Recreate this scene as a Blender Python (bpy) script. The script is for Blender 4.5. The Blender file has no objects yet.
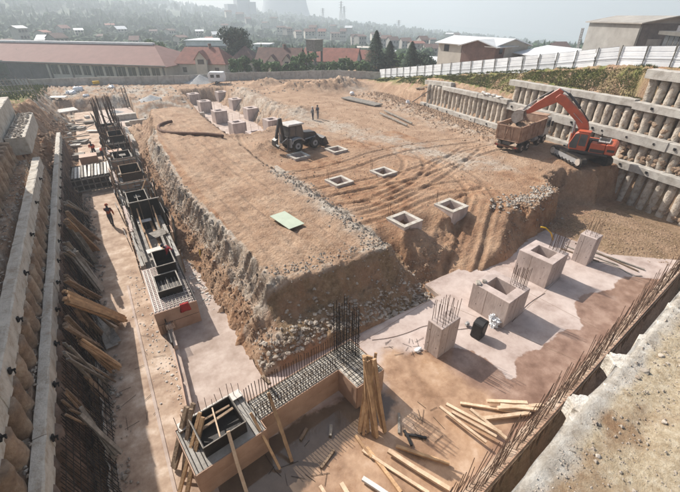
import bpy, bmesh, math, random
import numpy as np
from mathutils import Vector, Matrix, noise
R_ = math.radians
random.seed(7); rng = np.random.default_rng(7)
SC = bpy.context.scene
COL = SC.collection
# ------------------------------------------------------------------ camera
FPX, PITCH, YAW, CZ = 376.0, 31.6, -31.9, 12.0
cd = bpy.data.cameras.new('camera'); cam = bpy.data.objects.new('camera', cd); COL.objects.link(cam)
cam.location = (0, 0, CZ); cam.rotation_euler = (R_(90 - PITCH), 0, R_(YAW))
cd.sensor_width = 36.0; cd.lens = 36.0 * FPX / 680.0; cd.clip_start = 0.05; cd.clip_end = 9000
SC.camera = cam
# ------------------------------------------------------------------ sky, sun, exposure
SUN_D = Vector((-0.36, 1.12, 1.0)).normalized()          # towards the sun
w = bpy.data.worlds.new('World'); SC.world = w; w.use_nodes = True
nt = w.node_tree; bg = nt.nodes['Background']
sky = nt.nodes.new('ShaderNodeTexSky'); sky.sky_type = 'NISHITA'; sky.sun_disc = False
sky.sun_elevation = math.asin(SUN_D.z); sky.sun_rotation = math.atan2(SUN_D.x, SUN_D.y)
sky.dust_density = 4.0; sky.air_density = 1.3; sky.ozone_density = 1.5; sky.altitude = 300
tc = nt.nodes.new('ShaderNodeTexCoord'); sx = nt.nodes.new('ShaderNodeSeparateXYZ'); cx = nt.nodes.new('ShaderNodeCombineXYZ')
mx = nt.nodes.new('ShaderNodeMath'); mx.operation = 'MAXIMUM'; mx.inputs[1].default_value = 0.02
nt.links.new(tc.outputs['Generated'], sx.inputs[0]); nt.links.new(sx.outputs[0], cx.inputs[0]); nt.links.new(sx.outputs[1], cx.inputs[1])
nt.links.new(sx.outputs[2], mx.inputs[0]); nt.links.new(mx.outputs[0], cx.inputs[2]); nt.links.new(cx.outputs[0], sky.inputs[0])
hs = nt.nodes.new('ShaderNodeHueSaturation'); hs.inputs['Saturation'].default_value = 0.85
nt.links.new(sky.outputs[0], hs.inputs['Color']); nt.links.new(hs.outputs[0], bg.inputs[0]); bg.inputs[1].default_value = 0.11
sl = bpy.data.lights.new('sun', 'SUN'); sl.energy = 4.8; sl.angle = R_(0.5); sl.color = (1.0, 0.94, 0.86)
so = bpy.data.objects.new('sun', sl); COL.objects.link(so); so.rotation_euler = (-SUN_D).to_track_quat('-Z', 'Y').to_euler(); so.location = (0, 30, 60)
SC.view_settings.view_transform = 'Standard'; SC.view_settings.look = 'None'; SC.view_settings.gamma = 1.0
SC.view_settings.exposure = 0.5
HAZE = 0.0009
SC.cycles.volume_bounces = 1; SC.cycles.max_bounces = 5; SC.cycles.transparent_max_bounces = 8
# ------------------------------------------------------------------ photo geometry
_t = R_(PITCH); _F = (math.sin(R_(-YAW)), math.cos(R_(-YAW))); _Rt = (math.cos(R_(-YAW)), -math.sin(R_(-YAW)))
def _ray(px, py):
    x = px - 340; y = 246 - py
    fw = FPX * math.cos(_t) + y * math.sin(_t); up = -FPX * math.sin(_t) + y * math.cos(_t)
    return _Rt[0] * x + _F[0] * fw, _Rt[1] * x + _F[1] * fw, up, math.hypot(x, fw)
def at(px, py, z):                       # ground point at height z
    a = _ray(px, py); t = (z - CZ) / a[2]; return (a[0] * t, a[1] * t)
def far(px, py, d):                      # point at horizontal distance d
    a = _ray(px, py); t = d / a[3]; return (a[0] * t, a[1] * t, CZ + a[2] * t)
def onx(px, py, X0):                     # point on the plane x = X0
    a = _ray(px, py); t = X0 / a[0]; return (X0, a[1] * t, CZ + a[2] * t)
# ------------------------------------------------------------------ materials
MATS = {}
def mat(name, c1, c2=None, scale=2.0, rough=0.85, bump=0.3, bscale=None, metal=0.0, c3=None, spec=0.3, detail=6.0, stretch=None, rand=0.0, dist=0.05, coat=0):
    m = bpy.data.materials.new(name); m.use_nodes = True; n = m.node_tree; L = n.links.new
    b = n.nodes['Principled BSDF']; b.inputs['Roughness'].default_value = rough; b.inputs['Metallic'].default_value = metal
    b.inputs['Specular IOR Level'].default_value = spec
    if coat: b.inputs['Coat Weight'].default_value = coat; b.inputs['Coat Roughness'].default_value = 0.15
    g = n.nodes.new('ShaderNodeTexCoord'); src = g.outputs['Object']
    if stretch:
        mp = n.nodes.new('ShaderNodeMapping'); mp.inputs['Scale'].default_value = stretch; L(src, mp.inputs[0]); src = mp.outputs[0]
    if rand:
        oi = n.nodes.new('ShaderNodeObjectInfo'); va = n.nodes.new('ShaderNodeVectorMath'); va.operation = 'ADD'
        mm = n.nodes.new('ShaderNodeMath'); mm.operation = 'MULTIPLY'; mm.inputs[1].default_value = 37.0; L(oi.outputs['Random'], mm.inputs[0])
        L(src, va.inputs[0]); L(mm.outputs[0], va.inputs[1]); src = va.outputs[0]
    t = n.nodes.new('ShaderNodeTexNoise'); t.inputs['Scale'].default_value = scale; t.inputs['Detail'].default_value = detail; t.inputs['Roughness'].default_value = 0.65
    L(src, t.inputs['Vector'])
    r = n.nodes.new('ShaderNodeValToRGB'); c2 = c2 or tuple(x * 0.75 for x in c1)
    r.color_ramp.elements[0].position = 0.35; r.color_ramp.elements[0].color = (*c2, 1)
    r.color_ramp.elements[1].position = 0.65; r.color_ramp.elements[1].color = (*c1, 1)
    if c3:
        e = r.color_ramp.elements.new(0.52); e.color = (*c3, 1)
    L(t.outputs[0], r.inputs[0]); out = r.outputs[0]
    if rand:
        h = n.nodes.new('ShaderNodeHueSaturation'); mr = n.nodes.new('ShaderNodeMapRange'); mr.inputs[3].default_value = 1 - rand; mr.inputs[4].default_value = 1 + rand
        L(oi.outputs['Random'], mr.inputs[0]); L(mr.outputs[0], h.inputs['Value']); L(out, h.inputs['Color']); out = h.outputs[0]
    L(out, b.inputs['Base Color'])
    if bump:
        t2 = n.nodes.new('ShaderNodeTexNoise'); t2.inputs['Scale'].default_value = bscale or scale * 5; t2.inputs['Detail'].default_value = 5; L(src, t2.inputs['Vector'])
        bp = n.nodes.new('ShaderNodeBump'); bp.inputs['Strength'].default_value = bump; bp.inputs['Distance'].default_value = dist
        L(t2.outputs[0], bp.inputs['Height']); L(bp.outputs[0], b.inputs['Normal'])
    MATS[name] = m; return m
M = MATS
mat('slab', (0.49, 0.405, 0.35), (0.30, 0.225, 0.18), 0.9, 0.78, 0.2, 9, c3=(0.41, 0.325, 0.275), detail=12)
mat('slab_dirty', (0.56, 0.45, 0.36), (0.25, 0.165, 0.115), .9, 0.85, 0.3, 8, c3=(0.41, 0.30, 0.22), detail=10)
mat('slab_wet', (0.34, 0.215, 0.17), (0.20, 0.115, 0.085), 1.3, 0.3, 0.08, 5, spec=0.5, c3=(0.24, 0.14, 0.11), detail=11)
mat('mud_water', (0.37, 0.235, 0.14), (0.21, 0.125, 0.07), 0.55, 0.3, 0.1, 6, spec=0.5, c3=(0.285, 0.175, 0.10), detail=12)
mat('water', (0.15, 0.11, 0.082), (0.085, 0.06, 0.045), 0.6, 0.08, 0.03, 3, spec=0.5, detail=9)
mat('concrete', (0.40, 0.385, 0.35), (0.27, 0.25, 0.22), 1.3, 0.9, 0.35, 12, rand=0.08, c3=(0.35, 0.33, 0.30), detail=9)
mat('cap_concrete', (0.45, 0.43, 0.385), (0.29, 0.265, 0.23), 1.6, 0.9, 0.4, 10, rand=0.08, c3=(0.40, 0.375, 0.34), detail=9)
mat('pale_concrete', (0.52, 0.475, 0.41), (0.33, 0.275, 0.215), 2.2, 0.9, 0.6, 14, c3=(0.46, 0.425, 0.37), detail=10)
mat('form_concrete', (0.50, 0.415, 0.375), (0.33, 0.265, 0.235), 1.6, 0.8, 0.25, 11, rand=0.06, c3=(0.44, 0.36, 0.325), stretch=(1, 1, .35), detail=10)
mat('pile_dirty', (0.36, 0.28, 0.205), (0.17, 0.115, 0.08), 1.8, 0.95, 0.8, 7, rand=0.15, c3=(0.27, 0.19, 0.13), detail=9, dist=0.08)
mat('pile_rust_shade', (0.20, 0.135, 0.10), (0.08, 0.055, 0.043), 1.8, 0.95, 0.8, 7, rand=0.2, detail=9, dist=0.08)  # rust brown, darkened further for the shade behind the leaning mats
mat('pile', (0.48, 0.42, 0.355), (0.25, 0.19, 0.14), 2.4, 0.95, 0.8, 7, rand=0.15, c3=(0.42, 0.37, 0.31), detail=9, dist=0.08)
mat('ply_brown', (0.45, 0.30, 0.215), (0.34, 0.215, 0.15), 1.2, 0.6, 0.1, 10, rand=0.08)
mat('ply_dark', (0.032, 0.024, 0.019), (0.015, 0.012, 0.010), 1.5, 0.5, 0.15, 10, rand=0.2)
mat('timber', (0.50, 0.325, 0.18), (0.30, 0.18, 0.10), 2.5, 0.75, 0.4, 14, stretch=(1, 1, 1), rand=0.25)
mat('timber_pale', (0.64, 0.49, 0.35), (0.44, 0.31, 0.205), 2.5, 0.7, 0.3, 14, rand=0.15)
mat('timber_old', (0.29, 0.21, 0.145), (0.155, 0.11, 0.075), 3, 0.9, 0.5, 14, rand=0.3)
mat('timber_grey', (0.33, 0.30, 0.26), (0.18, 0.16, 0.135), 3, 0.9, 0.5, 14, rand=0.25)
mat('rebar', (0.13, 0.075, 0.05), (0.06, 0.04, 0.03), 8, 0.75, 0.2, 60, metal=0.3, rand=0.25)
mat('rebar_dark', (0.035, 0.028, 0.026), (0.018, 0.015, 0.014), 8, 0.7, 0.2, 60, metal=0.3)
mat('steel_dark', (0.03, 0.028, 0.028), (0.018, 0.017, 0.017), 6, 0.5, 0.1, 20, metal=0.2)
mat('rust', (0.17, 0.085, 0.05), (0.09, 0.05, 0.035), 5, 0.85, 0.4, 20)
mat('rock', (0.47, 0.42, 0.36), (0.25, 0.20, 0.155), 1.5, 0.95, 0.6, 9, rand=0.2, detail=8)
mat('rock_brown', (0.40, 0.285, 0.195), (0.25, 0.165, 0.11), 1.0, 0.95, 0.6, 9, rand=0.2, detail=8)
mat('gravel_grey', (0.44, 0.44, 0.43), (0.31, 0.305, 0.295), 3, 0.95, 0.8, 12, dist=0.1)
mat('white_flake', (0.70, 0.67, 0.62), (0.50, 0.46, 0.41), 3, 0.9, 0.4, 9)
mat('plastic_white', (0.72, 0.73, 0.74), (0.60, 0.61, 0.62), 4, 0.35, 0.6, 9, spec=0.5)
mat('green_sheet', (0.42, 0.47, 0.37), (0.36, 0.41, 0.32), 1.5, 0.7, 0.1)
mat('orange', (0.52, 0.105, 0.045), (0.38, 0.08, 0.038), 1.5, 0.42, 0.1, 8, spec=0.5)
mat('truck_body', (0.42, 0.29, 0.205), (0.23, 0.13, 0.085), 1.8, 0.8, 0.3, 9, c3=(0.33, 0.21, 0.145), detail=10)
mat('truck_white', (0.55, 0.53, 0.50), (0.38, 0.34, 0.30), 2, 0.55, 0.1)
mat('machine_dark', (0.028, 0.028, 0.03), (0.05, 0.04, 0.033), 3, 0.5, 0.15, 12, spec=0.5)
mat('machine_grey', (0.34, 0.34, 0.34), (0.25, 0.24, 0.23), 3, 0.5, 0.1)
mat('bucket_steel', (0.52, 0.46, 0.40), (0.33, 0.27, 0.22), 3, 0.6, 0.3, 10)
mat('tyre', (0.022, 0.021, 0.02), (0.07, 0.055, 0.042), 3, 0.9, 0.3, 20)
mat('glass', (0.05, 0.06, 0.065), (0.035, 0.04, 0.045), 1, 0.08, 0, spec=0.8)
mat('window_dark', (0.035, 0.038, 0.042), (0.02, 0.022, 0.025), 1, 0.15, 0, spec=0.6)
mat('roof_pink', (0.23, 0.125, 0.105), (0.185, 0.10, 0.085), 0.5, 0.85, 0.2, 6)
mat('roof_red', (0.27, 0.105, 0.075), (0.17, 0.07, 0.052), 0.8, 0.85, 0.3, 6, rand=0.2)
mat('roof_brown', (0.14, 0.08, 0.065), (0.09, 0.055, 0.045), 0.8, 0.85, 0.3, 6, rand=0.2)
mat('roof_white', (0.68, 0.69, 0.69), (0.52, 0.53, 0.53), 0.4, 0.6, 0.1, rand=0.1)
mat('wall_grey', (0.33, 0.31, 0.28), (0.23, 0.215, 0.195), 0.6, 0.9, 0.15, rand=0.15)
mat('wall_cream', (0.52, 0.49, 0.43), (0.42, 0.39, 0.34), 0.6, 0.9, 0.1, rand=0.15)
mat('wall_white', (0.66, 0.66, 0.65), (0.54, 0.54, 0.53), 0.6, 0.85, 0.1, rand=0.1)
mat('wall_brick', (0.20, 0.125, 0.105), (0.14, 0.09, 0.075), 1.2, 0.9, 0.2)
mat('wall_dark', (0.12, 0.115, 0.105), (0.075, 0.072, 0.068), 0.6, 0.9, 0.15)
mat('render_grey', (0.30, 0.29, 0.27), (0.20, 0.19, 0.175), 0.35, 0.9, 0.2, 5, detail=9)
mat('sheet_metal', (0.74, 0.75, 0.76), (0.60, 0.61, 0.63), 0.7, 0.5, 0.08, 4, metal=0.0, rand=0.1, spec=0.5)
mat('bark', (0.10, 0.075, 0.055), (0.06, 0.045, 0.035), 4, 0.95, 0.5)
mat('leaf_dark', (0.050, 0.085, 0.040), (0.022, 0.042, 0.022), 0.7, 0.8, 0, rand=0.2)
mat('leaf_mid', (0.13, 0.20, 0.065), (0.06, 0.105, 0.035), 0.8, 0.8, 0, rand=0.25)
mat('leaf_far', (0.055, 0.095, 0.038), (0.022, 0.045, 0.022), 0.04, 0.9, 0, rand=0.0)
mat('grass', (0.15, 0.17, 0.055), (0.075, 0.10, 0.03), 0.7, 0.9, 0)
mat('dry_grass', (0.27, 0.21, 0.10), (0.16, 0.13, 0.06), 0.7, 0.9, 0)
mat('skin', (0.45, 0.26, 0.18)); mat('cloth_dark', (0.06, 0.06, 0.075)); mat('cloth_orange', (0.70, 0.12, 0.05)); mat('cloth_red', (0.40, 0.035, 0.035), (0.25, 0.02, 0.02), 3)
mat('cloth_brown', (0.16, 0.07, 0.045)); mat('cloth_grey', (0.18, 0.18, 0.18)); mat('helmet', (0.6, 0.58, 0.5), rough=0.3, bump=0); mat('yellow', (0.65, 0.40, 0.03), rough=0.5)
mat('anchor', (0.012, 0.011, 0.011), rough=0.9)
mat('tower_concrete', (0.30, 0.31, 0.32), (0.25, 0.26, 0.27), 0.02, 0.9, 0)
# ------------------------------------------------------------------ mesh builder
class MB:
    def __init__(s): s.v = []; s.f = []
    def add(s, vs, fs):
        o = len(s.v); s.v += [tuple(p) for p in vs]; s.f += [tuple(i + o for i in f) for f in fs]; return s
    def box(s, c, d, rz=0.0, rot=None, taper=1.0):
        x, y, z = d[0] / 2, d[1] / 2, d[2] / 2
        P = [Vector((a * (taper if k > 0 else 1) * x, b * (taper if k > 0 else 1) * y, k * z)) for k in (-1, 1) for a, b in ((-1, -1), (1, -1), (1, 1), (-1, 1))]
        m = rot if rot is not None else Matrix.Rotation(rz, 3, 'Z'); c = Vector(c)
        return s.add([m @ p + c for p in P], [(0, 3, 2, 1), (4, 5, 6, 7), (0, 1, 5, 4), (1, 2, 6, 5), (2, 3, 7, 6), (3, 0, 4, 7)])
    def bar(s, p, q, w_, h_, up=(0, 0, 1)):
        p, q = Vector(p), Vector(q); d = q - p; L = d.length
        if L < 1e-6: return s
        d.normalize(); u = Vector(up)
        if abs(d.dot(u)) > 0.98: u = Vector((0, 1, 0))
        a = d.cross(u).normalized(); b = a.cross(d)
        P = [r + a * (i * w_ / 2) + b * (j * h_ / 2) for r in (p, q) for i, j in ((-1, -1), (1, -1), (1, 1), (-1, 1))]
        return s.add(P, [(0, 3, 2, 1), (4, 5, 6, 7), (0, 1, 5, 4), (1, 2, 6, 5), (2, 3, 7, 6), (3, 0, 4, 7)])
    def cyl(s, p, q, r0, r1=None, n=10, caps=True):
        p, q = Vector(p), Vector(q); r1 = r0 if r1 is None else r1; d = (q - p).normalized()
        u = Vector((0, 0, 1)) if abs(d.z) < 0.9 else Vector((0, 1, 0)); a = d.cross(u).normalized(); b = a.cross(d)
        P = [c + (a * math.cos(2 * math.pi * i / n) + b * math.sin(2 * math.pi * i / n)) * r for c, r in ((p, r0), (q, r1)) for i in range(n)]
        F = [(i, (i + 1) % n, n + (i + 1) % n, n + i) for i in range(n)]
        if caps: F += [tuple(range(n))[::-1], tuple(range(n, 2 * n))]
        return s.add(P, F)
    def tube(s, pts, r, n=6):
        pts = [Vector(p) for p in pts]; rings = []
        for k, p in enumerate(pts):
            d = (pts[min(k + 1, len(pts) - 1)] - pts[max(k - 1, 0)]).normalized()
            u = Vector((0, 0, 1)) if abs(d.z) < 0.9 else Vector((0, 1, 0)); a = d.cross(u).normalized(); b = a.cross(d)
            rr = r[k] if isinstance(r, (list, tuple)) else r
            rings += [p + (a * math.cos(2 * math.pi * i / n) + b * math.sin(2 * math.pi * i / n)) * rr for i in range(n)]
        F = [(k * n + i, k * n + (i + 1) % n, (k + 1) * n + (i + 1) % n, (k + 1) * n + i) for k in range(len(pts) - 1) for i in range(n)]
        F += [tuple(range(n))[::-1], tuple(range((len(pts) - 1) * n, len(pts) * n))]
        return s.add(rings, F)
    def prism(s, poly, z0, z1):
        n = len(poly); P = [(x, y, z0) for x, y in poly] + [(x, y, z1) for x, y in poly]
        F = [tuple(range(n))[::-1], tuple(range(n, 2 * n))] + [(i, (i + 1) % n, n + (i + 1) % n, n + i) for i in range(n)]
        return s.add(P, F)
    def prof(s, poly, y0, y1):           # profile in xz, extruded along y
        n = len(poly); P = [(x, y0, z) for x, z in poly] + [(x, y1, z) for x, z in poly]
        F = [tuple(range(n)), tuple(range(n, 2 * n))[::-1]] + [(i, n + i, n + (i + 1) % n, (i + 1) % n) for i in range(n)]
        return s.add(P, F)
    def rock(s, c, r, sq=0.7, n=1):
        ph = (1 + 5 ** .5) / 2
        if n == 0:
            P = [(1, 0, 0), (-1, 0, 0), (0, 1, 0), (0, -1, 0), (0, 0, 1), (0, 0, -1)]
            F = [(0, 2, 4), (2, 1, 4), (1, 3, 4), (3, 0, 4), (2, 0, 5), (1, 2, 5), (3, 1, 5), (0, 3, 5)]; k = 1.0
        else:
            P = [(-1, ph, 0), (1, ph, 0), (-1, -ph, 0), (1, -ph, 0), (0, -1, ph), (0, 1, ph), (0, -1, -ph), (0, 1, -ph), (ph, 0, -1), (ph, 0, 1), (-ph, 0, -1), (-ph, 0, 1)]
            F = [(0, 11, 5), (0, 5, 1), (0, 1, 7), (0, 7, 10), (0, 10, 11), (1, 5, 9), (5, 11, 4), (11, 10, 2), (10, 7, 6), (7, 1, 8), (3, 9, 4), (3, 4, 2), (3, 2, 6), (3, 6, 8), (3, 8, 9), (4, 9, 5), (2, 4, 11), (6, 2, 10), (8, 6, 7), (9, 8, 1)]; k = 0.53
        sx_, sy_ = random.uniform(.7, 1.3), random.uniform(.7, 1.3); a = random.uniform(0, 6.28); ca, sa = math.cos(a), math.sin(a)
        Q = []
        for p in P:
            j = k * r * random.uniform(.72, 1.2); x, y, z = p[0] * j * sx_, p[1] * j * sy_, p[2] * j * sq
            Q.append((c[0] + x * ca - y * sa, c[1] + x * sa + y * ca, c[2] + z))
        return s.add(Q, F)
    def mesh(s, name, m=None, smooth=False):
        me = bpy.data.meshes.new(name); me.from_pydata(s.v, [], s.f)
        if m is not None: me.materials.append(M[m] if isinstance(m, str) else m)
        if smooth: me.polygons.foreach_set('use_smooth', [True] * len(me.polygons))
        me.update(); return me
    def build(s, name, m, parent=None, smooth=False, bevel=0.0, label=None):
        o = bpy.data.objects.new(name, s.mesh(name, m, smooth)); COL.objects.link(o); par(o, parent)
        if bevel: bv(o, bevel)
        if label: o['label'] = label
        return o
def nrock(c, r, sub=2, sq=.8, amp=.35, fr=1.3):
    b_ = bmesh.new(); bmesh.ops.create_icosphere(b_, subdivisions=sub, radius=1); o = Vector((U(0, 99), U(0, 99), U(0, 99))); V = []
    sxx, syy = U(.8, 1.25), U(.8, 1.25)
    for v in b_.verts:
        k = 1 + amp * (noise.noise(v.co * fr + o) * 1.3 + .5 * noise.noise(v.co * fr * 2.7 + o) + .25 * noise.noise(v.co * fr * 6 + o)); p = v.co * k * r; V.append((c[0] + p.x * sxx, c[1] + p.y * syy, c[2] + p.z * sq))
    F = [tuple(v.index for v in f.verts) for f in b_.faces]; b_.free(); return V, F
def bv(o, w_, seg=1):
    b = o.modifiers.new('bevel', 'BEVEL'); b.width = w_; b.segments = seg; b.limit_method = 'ANGLE'; b.angle_limit = R_(35)
LOCAL = set()
def par(o, p):
    if p is None: return o
    o.parent = p
    if p.type == 'EMPTY' and p.name not in LOCAL: o.matrix_parent_inverse = p.matrix_basis.inverted()
    return o
def tag(o, label=None, cat=None, group=None, kind=None):
    if label: o['label'] = label
    if cat: o['category'] = cat
    if group: o['group'] = group
    if kind: o['kind'] = kind
    return o
def thing(name, label, cat, loc=(0, 0, 0), rz=0.0, group=None, local=False, rot=None):
    o = bpy.data.objects.new(name, None); COL.objects.link(o); o.location = loc; o.rotation_euler = rot if rot else (0, 0, rz)
    o.empty_display_size = 0.3
    if local: LOCAL.add(o.name)
    return tag(o, label, cat, group)
def inst(me, name, mtx, parent=None):
    o = bpy.data.objects.new(name, me); COL.objects.link(o); o.matrix_basis = mtx; par(o, parent); return o
def copytree(root, loc=None, rz=None, label=None, group=None, parent=None):
    c = root.copy(); COL.objects.link(c)
    if root.name in LOCAL: LOCAL.add(c.name)
    if parent: c.parent = parent
    if loc is not None: c.location = loc
    if rz is not None: c.rotation_euler = (0, 0, rz)
    if label: c['label'] = label
    if group: c['group'] = group
    for ch in root.children: copytree(ch, parent=c)
    return c
def TR(x, y, z, rz=0, s=(1, 1, 1)): return Matrix.Translation((x, y, z)) @ Matrix.Rotation(rz, 4, 'Z') @ Matrix.Diagonal((*s, 1))
U = random.uniform
# ------------------------------------------------------------------ terrain
S = -2.2
def _h(ix, iy, seed):
    n = (ix.astype(np.int64) * 374761393 + iy.astype(np.int64) * 668265263 + seed * 974634777) & 0xffffffff
    n = ((n ^ (n >> 13)) * 1274126177) & 0xffffffff
    return ((n ^ (n >> 16)) & 0xffff) / 65535.0
def vn(x, y, seed=0):
    ix, iy = np.floor(x), np.floor(y); fx, fy = x - ix, y - iy; fx = fx * fx * (3 - 2 * fx); fy = fy * fy * (3 - 2 * fy)
    a, b, c, d = _h(ix, iy, seed), _h(ix + 1, iy, seed), _h(ix, iy + 1, seed), _h(ix + 1, iy + 1, seed)
    return (a * (1 - fx) + b * fx) * (1 - fy) + (c * (1 - fx) + d * fx) * fy - 0.5
def fbm(x, y, seed=0, o=4, g=0.5):
    s = 0; a = 1.0
    for k in range(o): s = s + a * vn(x * 2 ** k + 17 * k, y * 2 ** k - 9 * k, seed + k); a *= g
    return s
def sdf(poly, X, Y):                     # negative inside
    n = len(poly); d = np.full(X.shape, 1e9); ins = np.zeros(X.shape, bool)
    for i in range(n):
        ax, ay = poly[i]; bx, by = poly[(i + 1) % n]; ex, ey = bx - ax, by - ay
        t = np.clip(((X - ax) * ex + (Y - ay) * ey) / (ex * ex + ey * ey), 0, 1)
        d = np.minimum(d, (X - ax - t * ex) ** 2 + (Y - ay - t * ey) ** 2)
        c = ((ay > Y) != (by > Y)) & (X < (bx - ax) * (Y - ay) / ((by - ay) if by != ay else 1e-9) + ax); ins ^= c
    d = np.sqrt(d); return np.where(ins, -d, d)
def pld(pts, X, Y):                      # distance to polyline
    d = np.full(X.shape, 1e9)
    for (ax, ay), (bx, by) in zip(pts[:-1], pts[1:]):
        ex, ey = bx - ax, by - ay; t = np.clip(((X - ax) * ex + (Y - ay) * ey) / (ex * ex + ey * ey), 0, 1)
        d = np.minimum(d, np.hypot(X - ax - t * ex, Y - ay - t * ey))
    return d
def smooth_pts(pts, k=2):
    for _ in range(k):
        q = [pts[0]]
        for a, b in zip(pts[:-1], pts[1:]):
            q += [(a[0] * .75 + b[0] * .25, a[1] * .75 + b[1] * .25), (a[0] * .25 + b[0] * .75, a[1] * .25 + b[1] * .75)]
        pts = q + [pts[-1]]
    return pts
WA, WB = 37.4, 0.17                      # right pile wall: x = WA + WB*y
def zW(z): return 12 - (12 - z) * 1.08
FZ_Y = [-20, 0, 15, 21, 27, 36, 53.6, 70.4, 85, 130]; FZ_Z = [8.6, 8.4, 8.0, 7.6, 6.6, 5.3, 2.7, 0.3, 0.2, 0.5]
def fence_z(Y): return np.interp(Y, FZ_Y, FZ_Z)
RIDGE = [(4.75, 14.6), (7.5, 14.2), (12.3, 14.4), (12.5, 22), (12.0, 30), (12.2, 45), (12.6, 60), (11.5, 63.5), (6.6, 63.5), (5.6, 56), (4.3, 45), (4.0, 36), (3.75, 30), (4.2, 24), (4.6, 19)]
TERR = [(11.5, 15.6), (13.6, 16.2), (15.3, 16.0), (17.3, 15.9), (19.2, 16.3), (20.9, 17.6), (22.6, 18.2), (23.7, 16.2), (23.4, 14.5), (25.4, 13.8), (28, 13.8), (29.5, 14.5), (31, 16.4), (33, 17.3), (34.6, 16.6), (36.4, 15.3), (39.8, 15.2), (44, 15), (75, 20), (75, 100), (14.2, 100), (14.2, 81), (22.6, 79), (23.0, 60), (21.6, 46.5), (16.2, 43.8), (11.8, 43.6)]
RAMP = [(15.6, 13.5), (15.9, 12.5), (18.6, 12.2), (20.8, 12.8), (23.2, 14.2), (23.8, 17.4), (21.4, 17.6), (19.2, 15.2), (17.4, 14.3)]
TRK = [smooth_pts([(17.0, 12.7), (19.2, 14.0), (21.4, 15.5)] + [at(*p, 0) for p in [(484, 198), (468, 178), (430, 158), (380, 143), (330, 128), (280, 112)]])] + [smooth_pts([at(*p, 0) for p in q]) for q in (
    [(225, 128), (240, 160), (264, 176), (293, 177), (341, 168), (388, 150), (470, 140)],
    [(285, 205), (330, 201), (385, 192), (419, 168), (403, 150), (360, 138)],
    [(300, 190), (348, 212), (385, 201), (439, 172), (470, 150)],
    [(310, 195), (360, 185), (410, 176), (450, 160), (500, 148)],
    [(340, 222), (380, 212), (430, 190), (470, 185)])]
RDG = [smooth_pts([at(*p, .6) for p in q]) for q in ([(150, 112), (190, 150), (230, 190), (275, 240), (300, 270)], [(175, 118), (235, 170), (290, 215), (345, 250)], [(155, 118), (205, 170), (262, 225), (330, 262)], [(190, 140), (240, 185), (300, 225), (350, 250)])]
_tabx = [-700, 0, 100, 200, 300, 400, 500, 600, 680, 1400]
_tabd = np.log([112, 180, 300, 450, 700, 1100, 1800, 3500])
_taby = [[76, 66, 48, 30, 8, -16, -18, 0], [77, 66, 46, 30, 10, -16, -22, 0], [78, 67, 48, 33, 16, -4, -10, 4], [76, 69, 52, 38, 24, 12, 9, 12], [78, 69, 57, 45, 30, 20, 21, 20],
         [76, 70, 60, 52, 42, 32, 30, 30], [70, 64, 58, 52, 47, 41, 38, 40], [55, 55, 54, 52, 50, 48, 47, 48], [50, 50, 52, 52, 51, 50, 50, 50], [50, 50, 52, 52, 51, 50, 50, 50]]
_tz = np.array([[12 + math.exp(ld) * (_ray(340, y)[2] / _ray(340, y)[3]) for ld, y in zip(_tabd, row)] for row in _taby])
_th = np.array([math.atan2(x - 340, 441.0) for x in _tabx])
def valley(X, Y):
    d = np.hypot(X, Y) + 1e-6; az = np.arctan2(_Rt[0] * X + _Rt[1] * Y, _F[0] * X + _F[1] * Y)
    az = np.clip(az, _th[0], _th[-1]); ld = np.clip(np.log(d), _tabd[0], _tabd[-1])
    i = np.clip(np.searchsorted(_th, az) - 1, 0, len(_th) - 2); j = np.clip(np.searchsorted(_tabd, ld) - 1, 0, len(_tabd) - 2)
    u = (az - _th[i]) / (_th[i + 1] - _th[i]); v = (ld - _tabd[j]) / (_tabd[j + 1] - _tabd[j])
    return (_tz[i, j] * (1 - u) + _tz[i + 1, j] * u) * (1 - v) + (_tz[i, j + 1] * (1 - u) + _tz[i + 1, j + 1] * u) * v
TRV = {}
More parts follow.
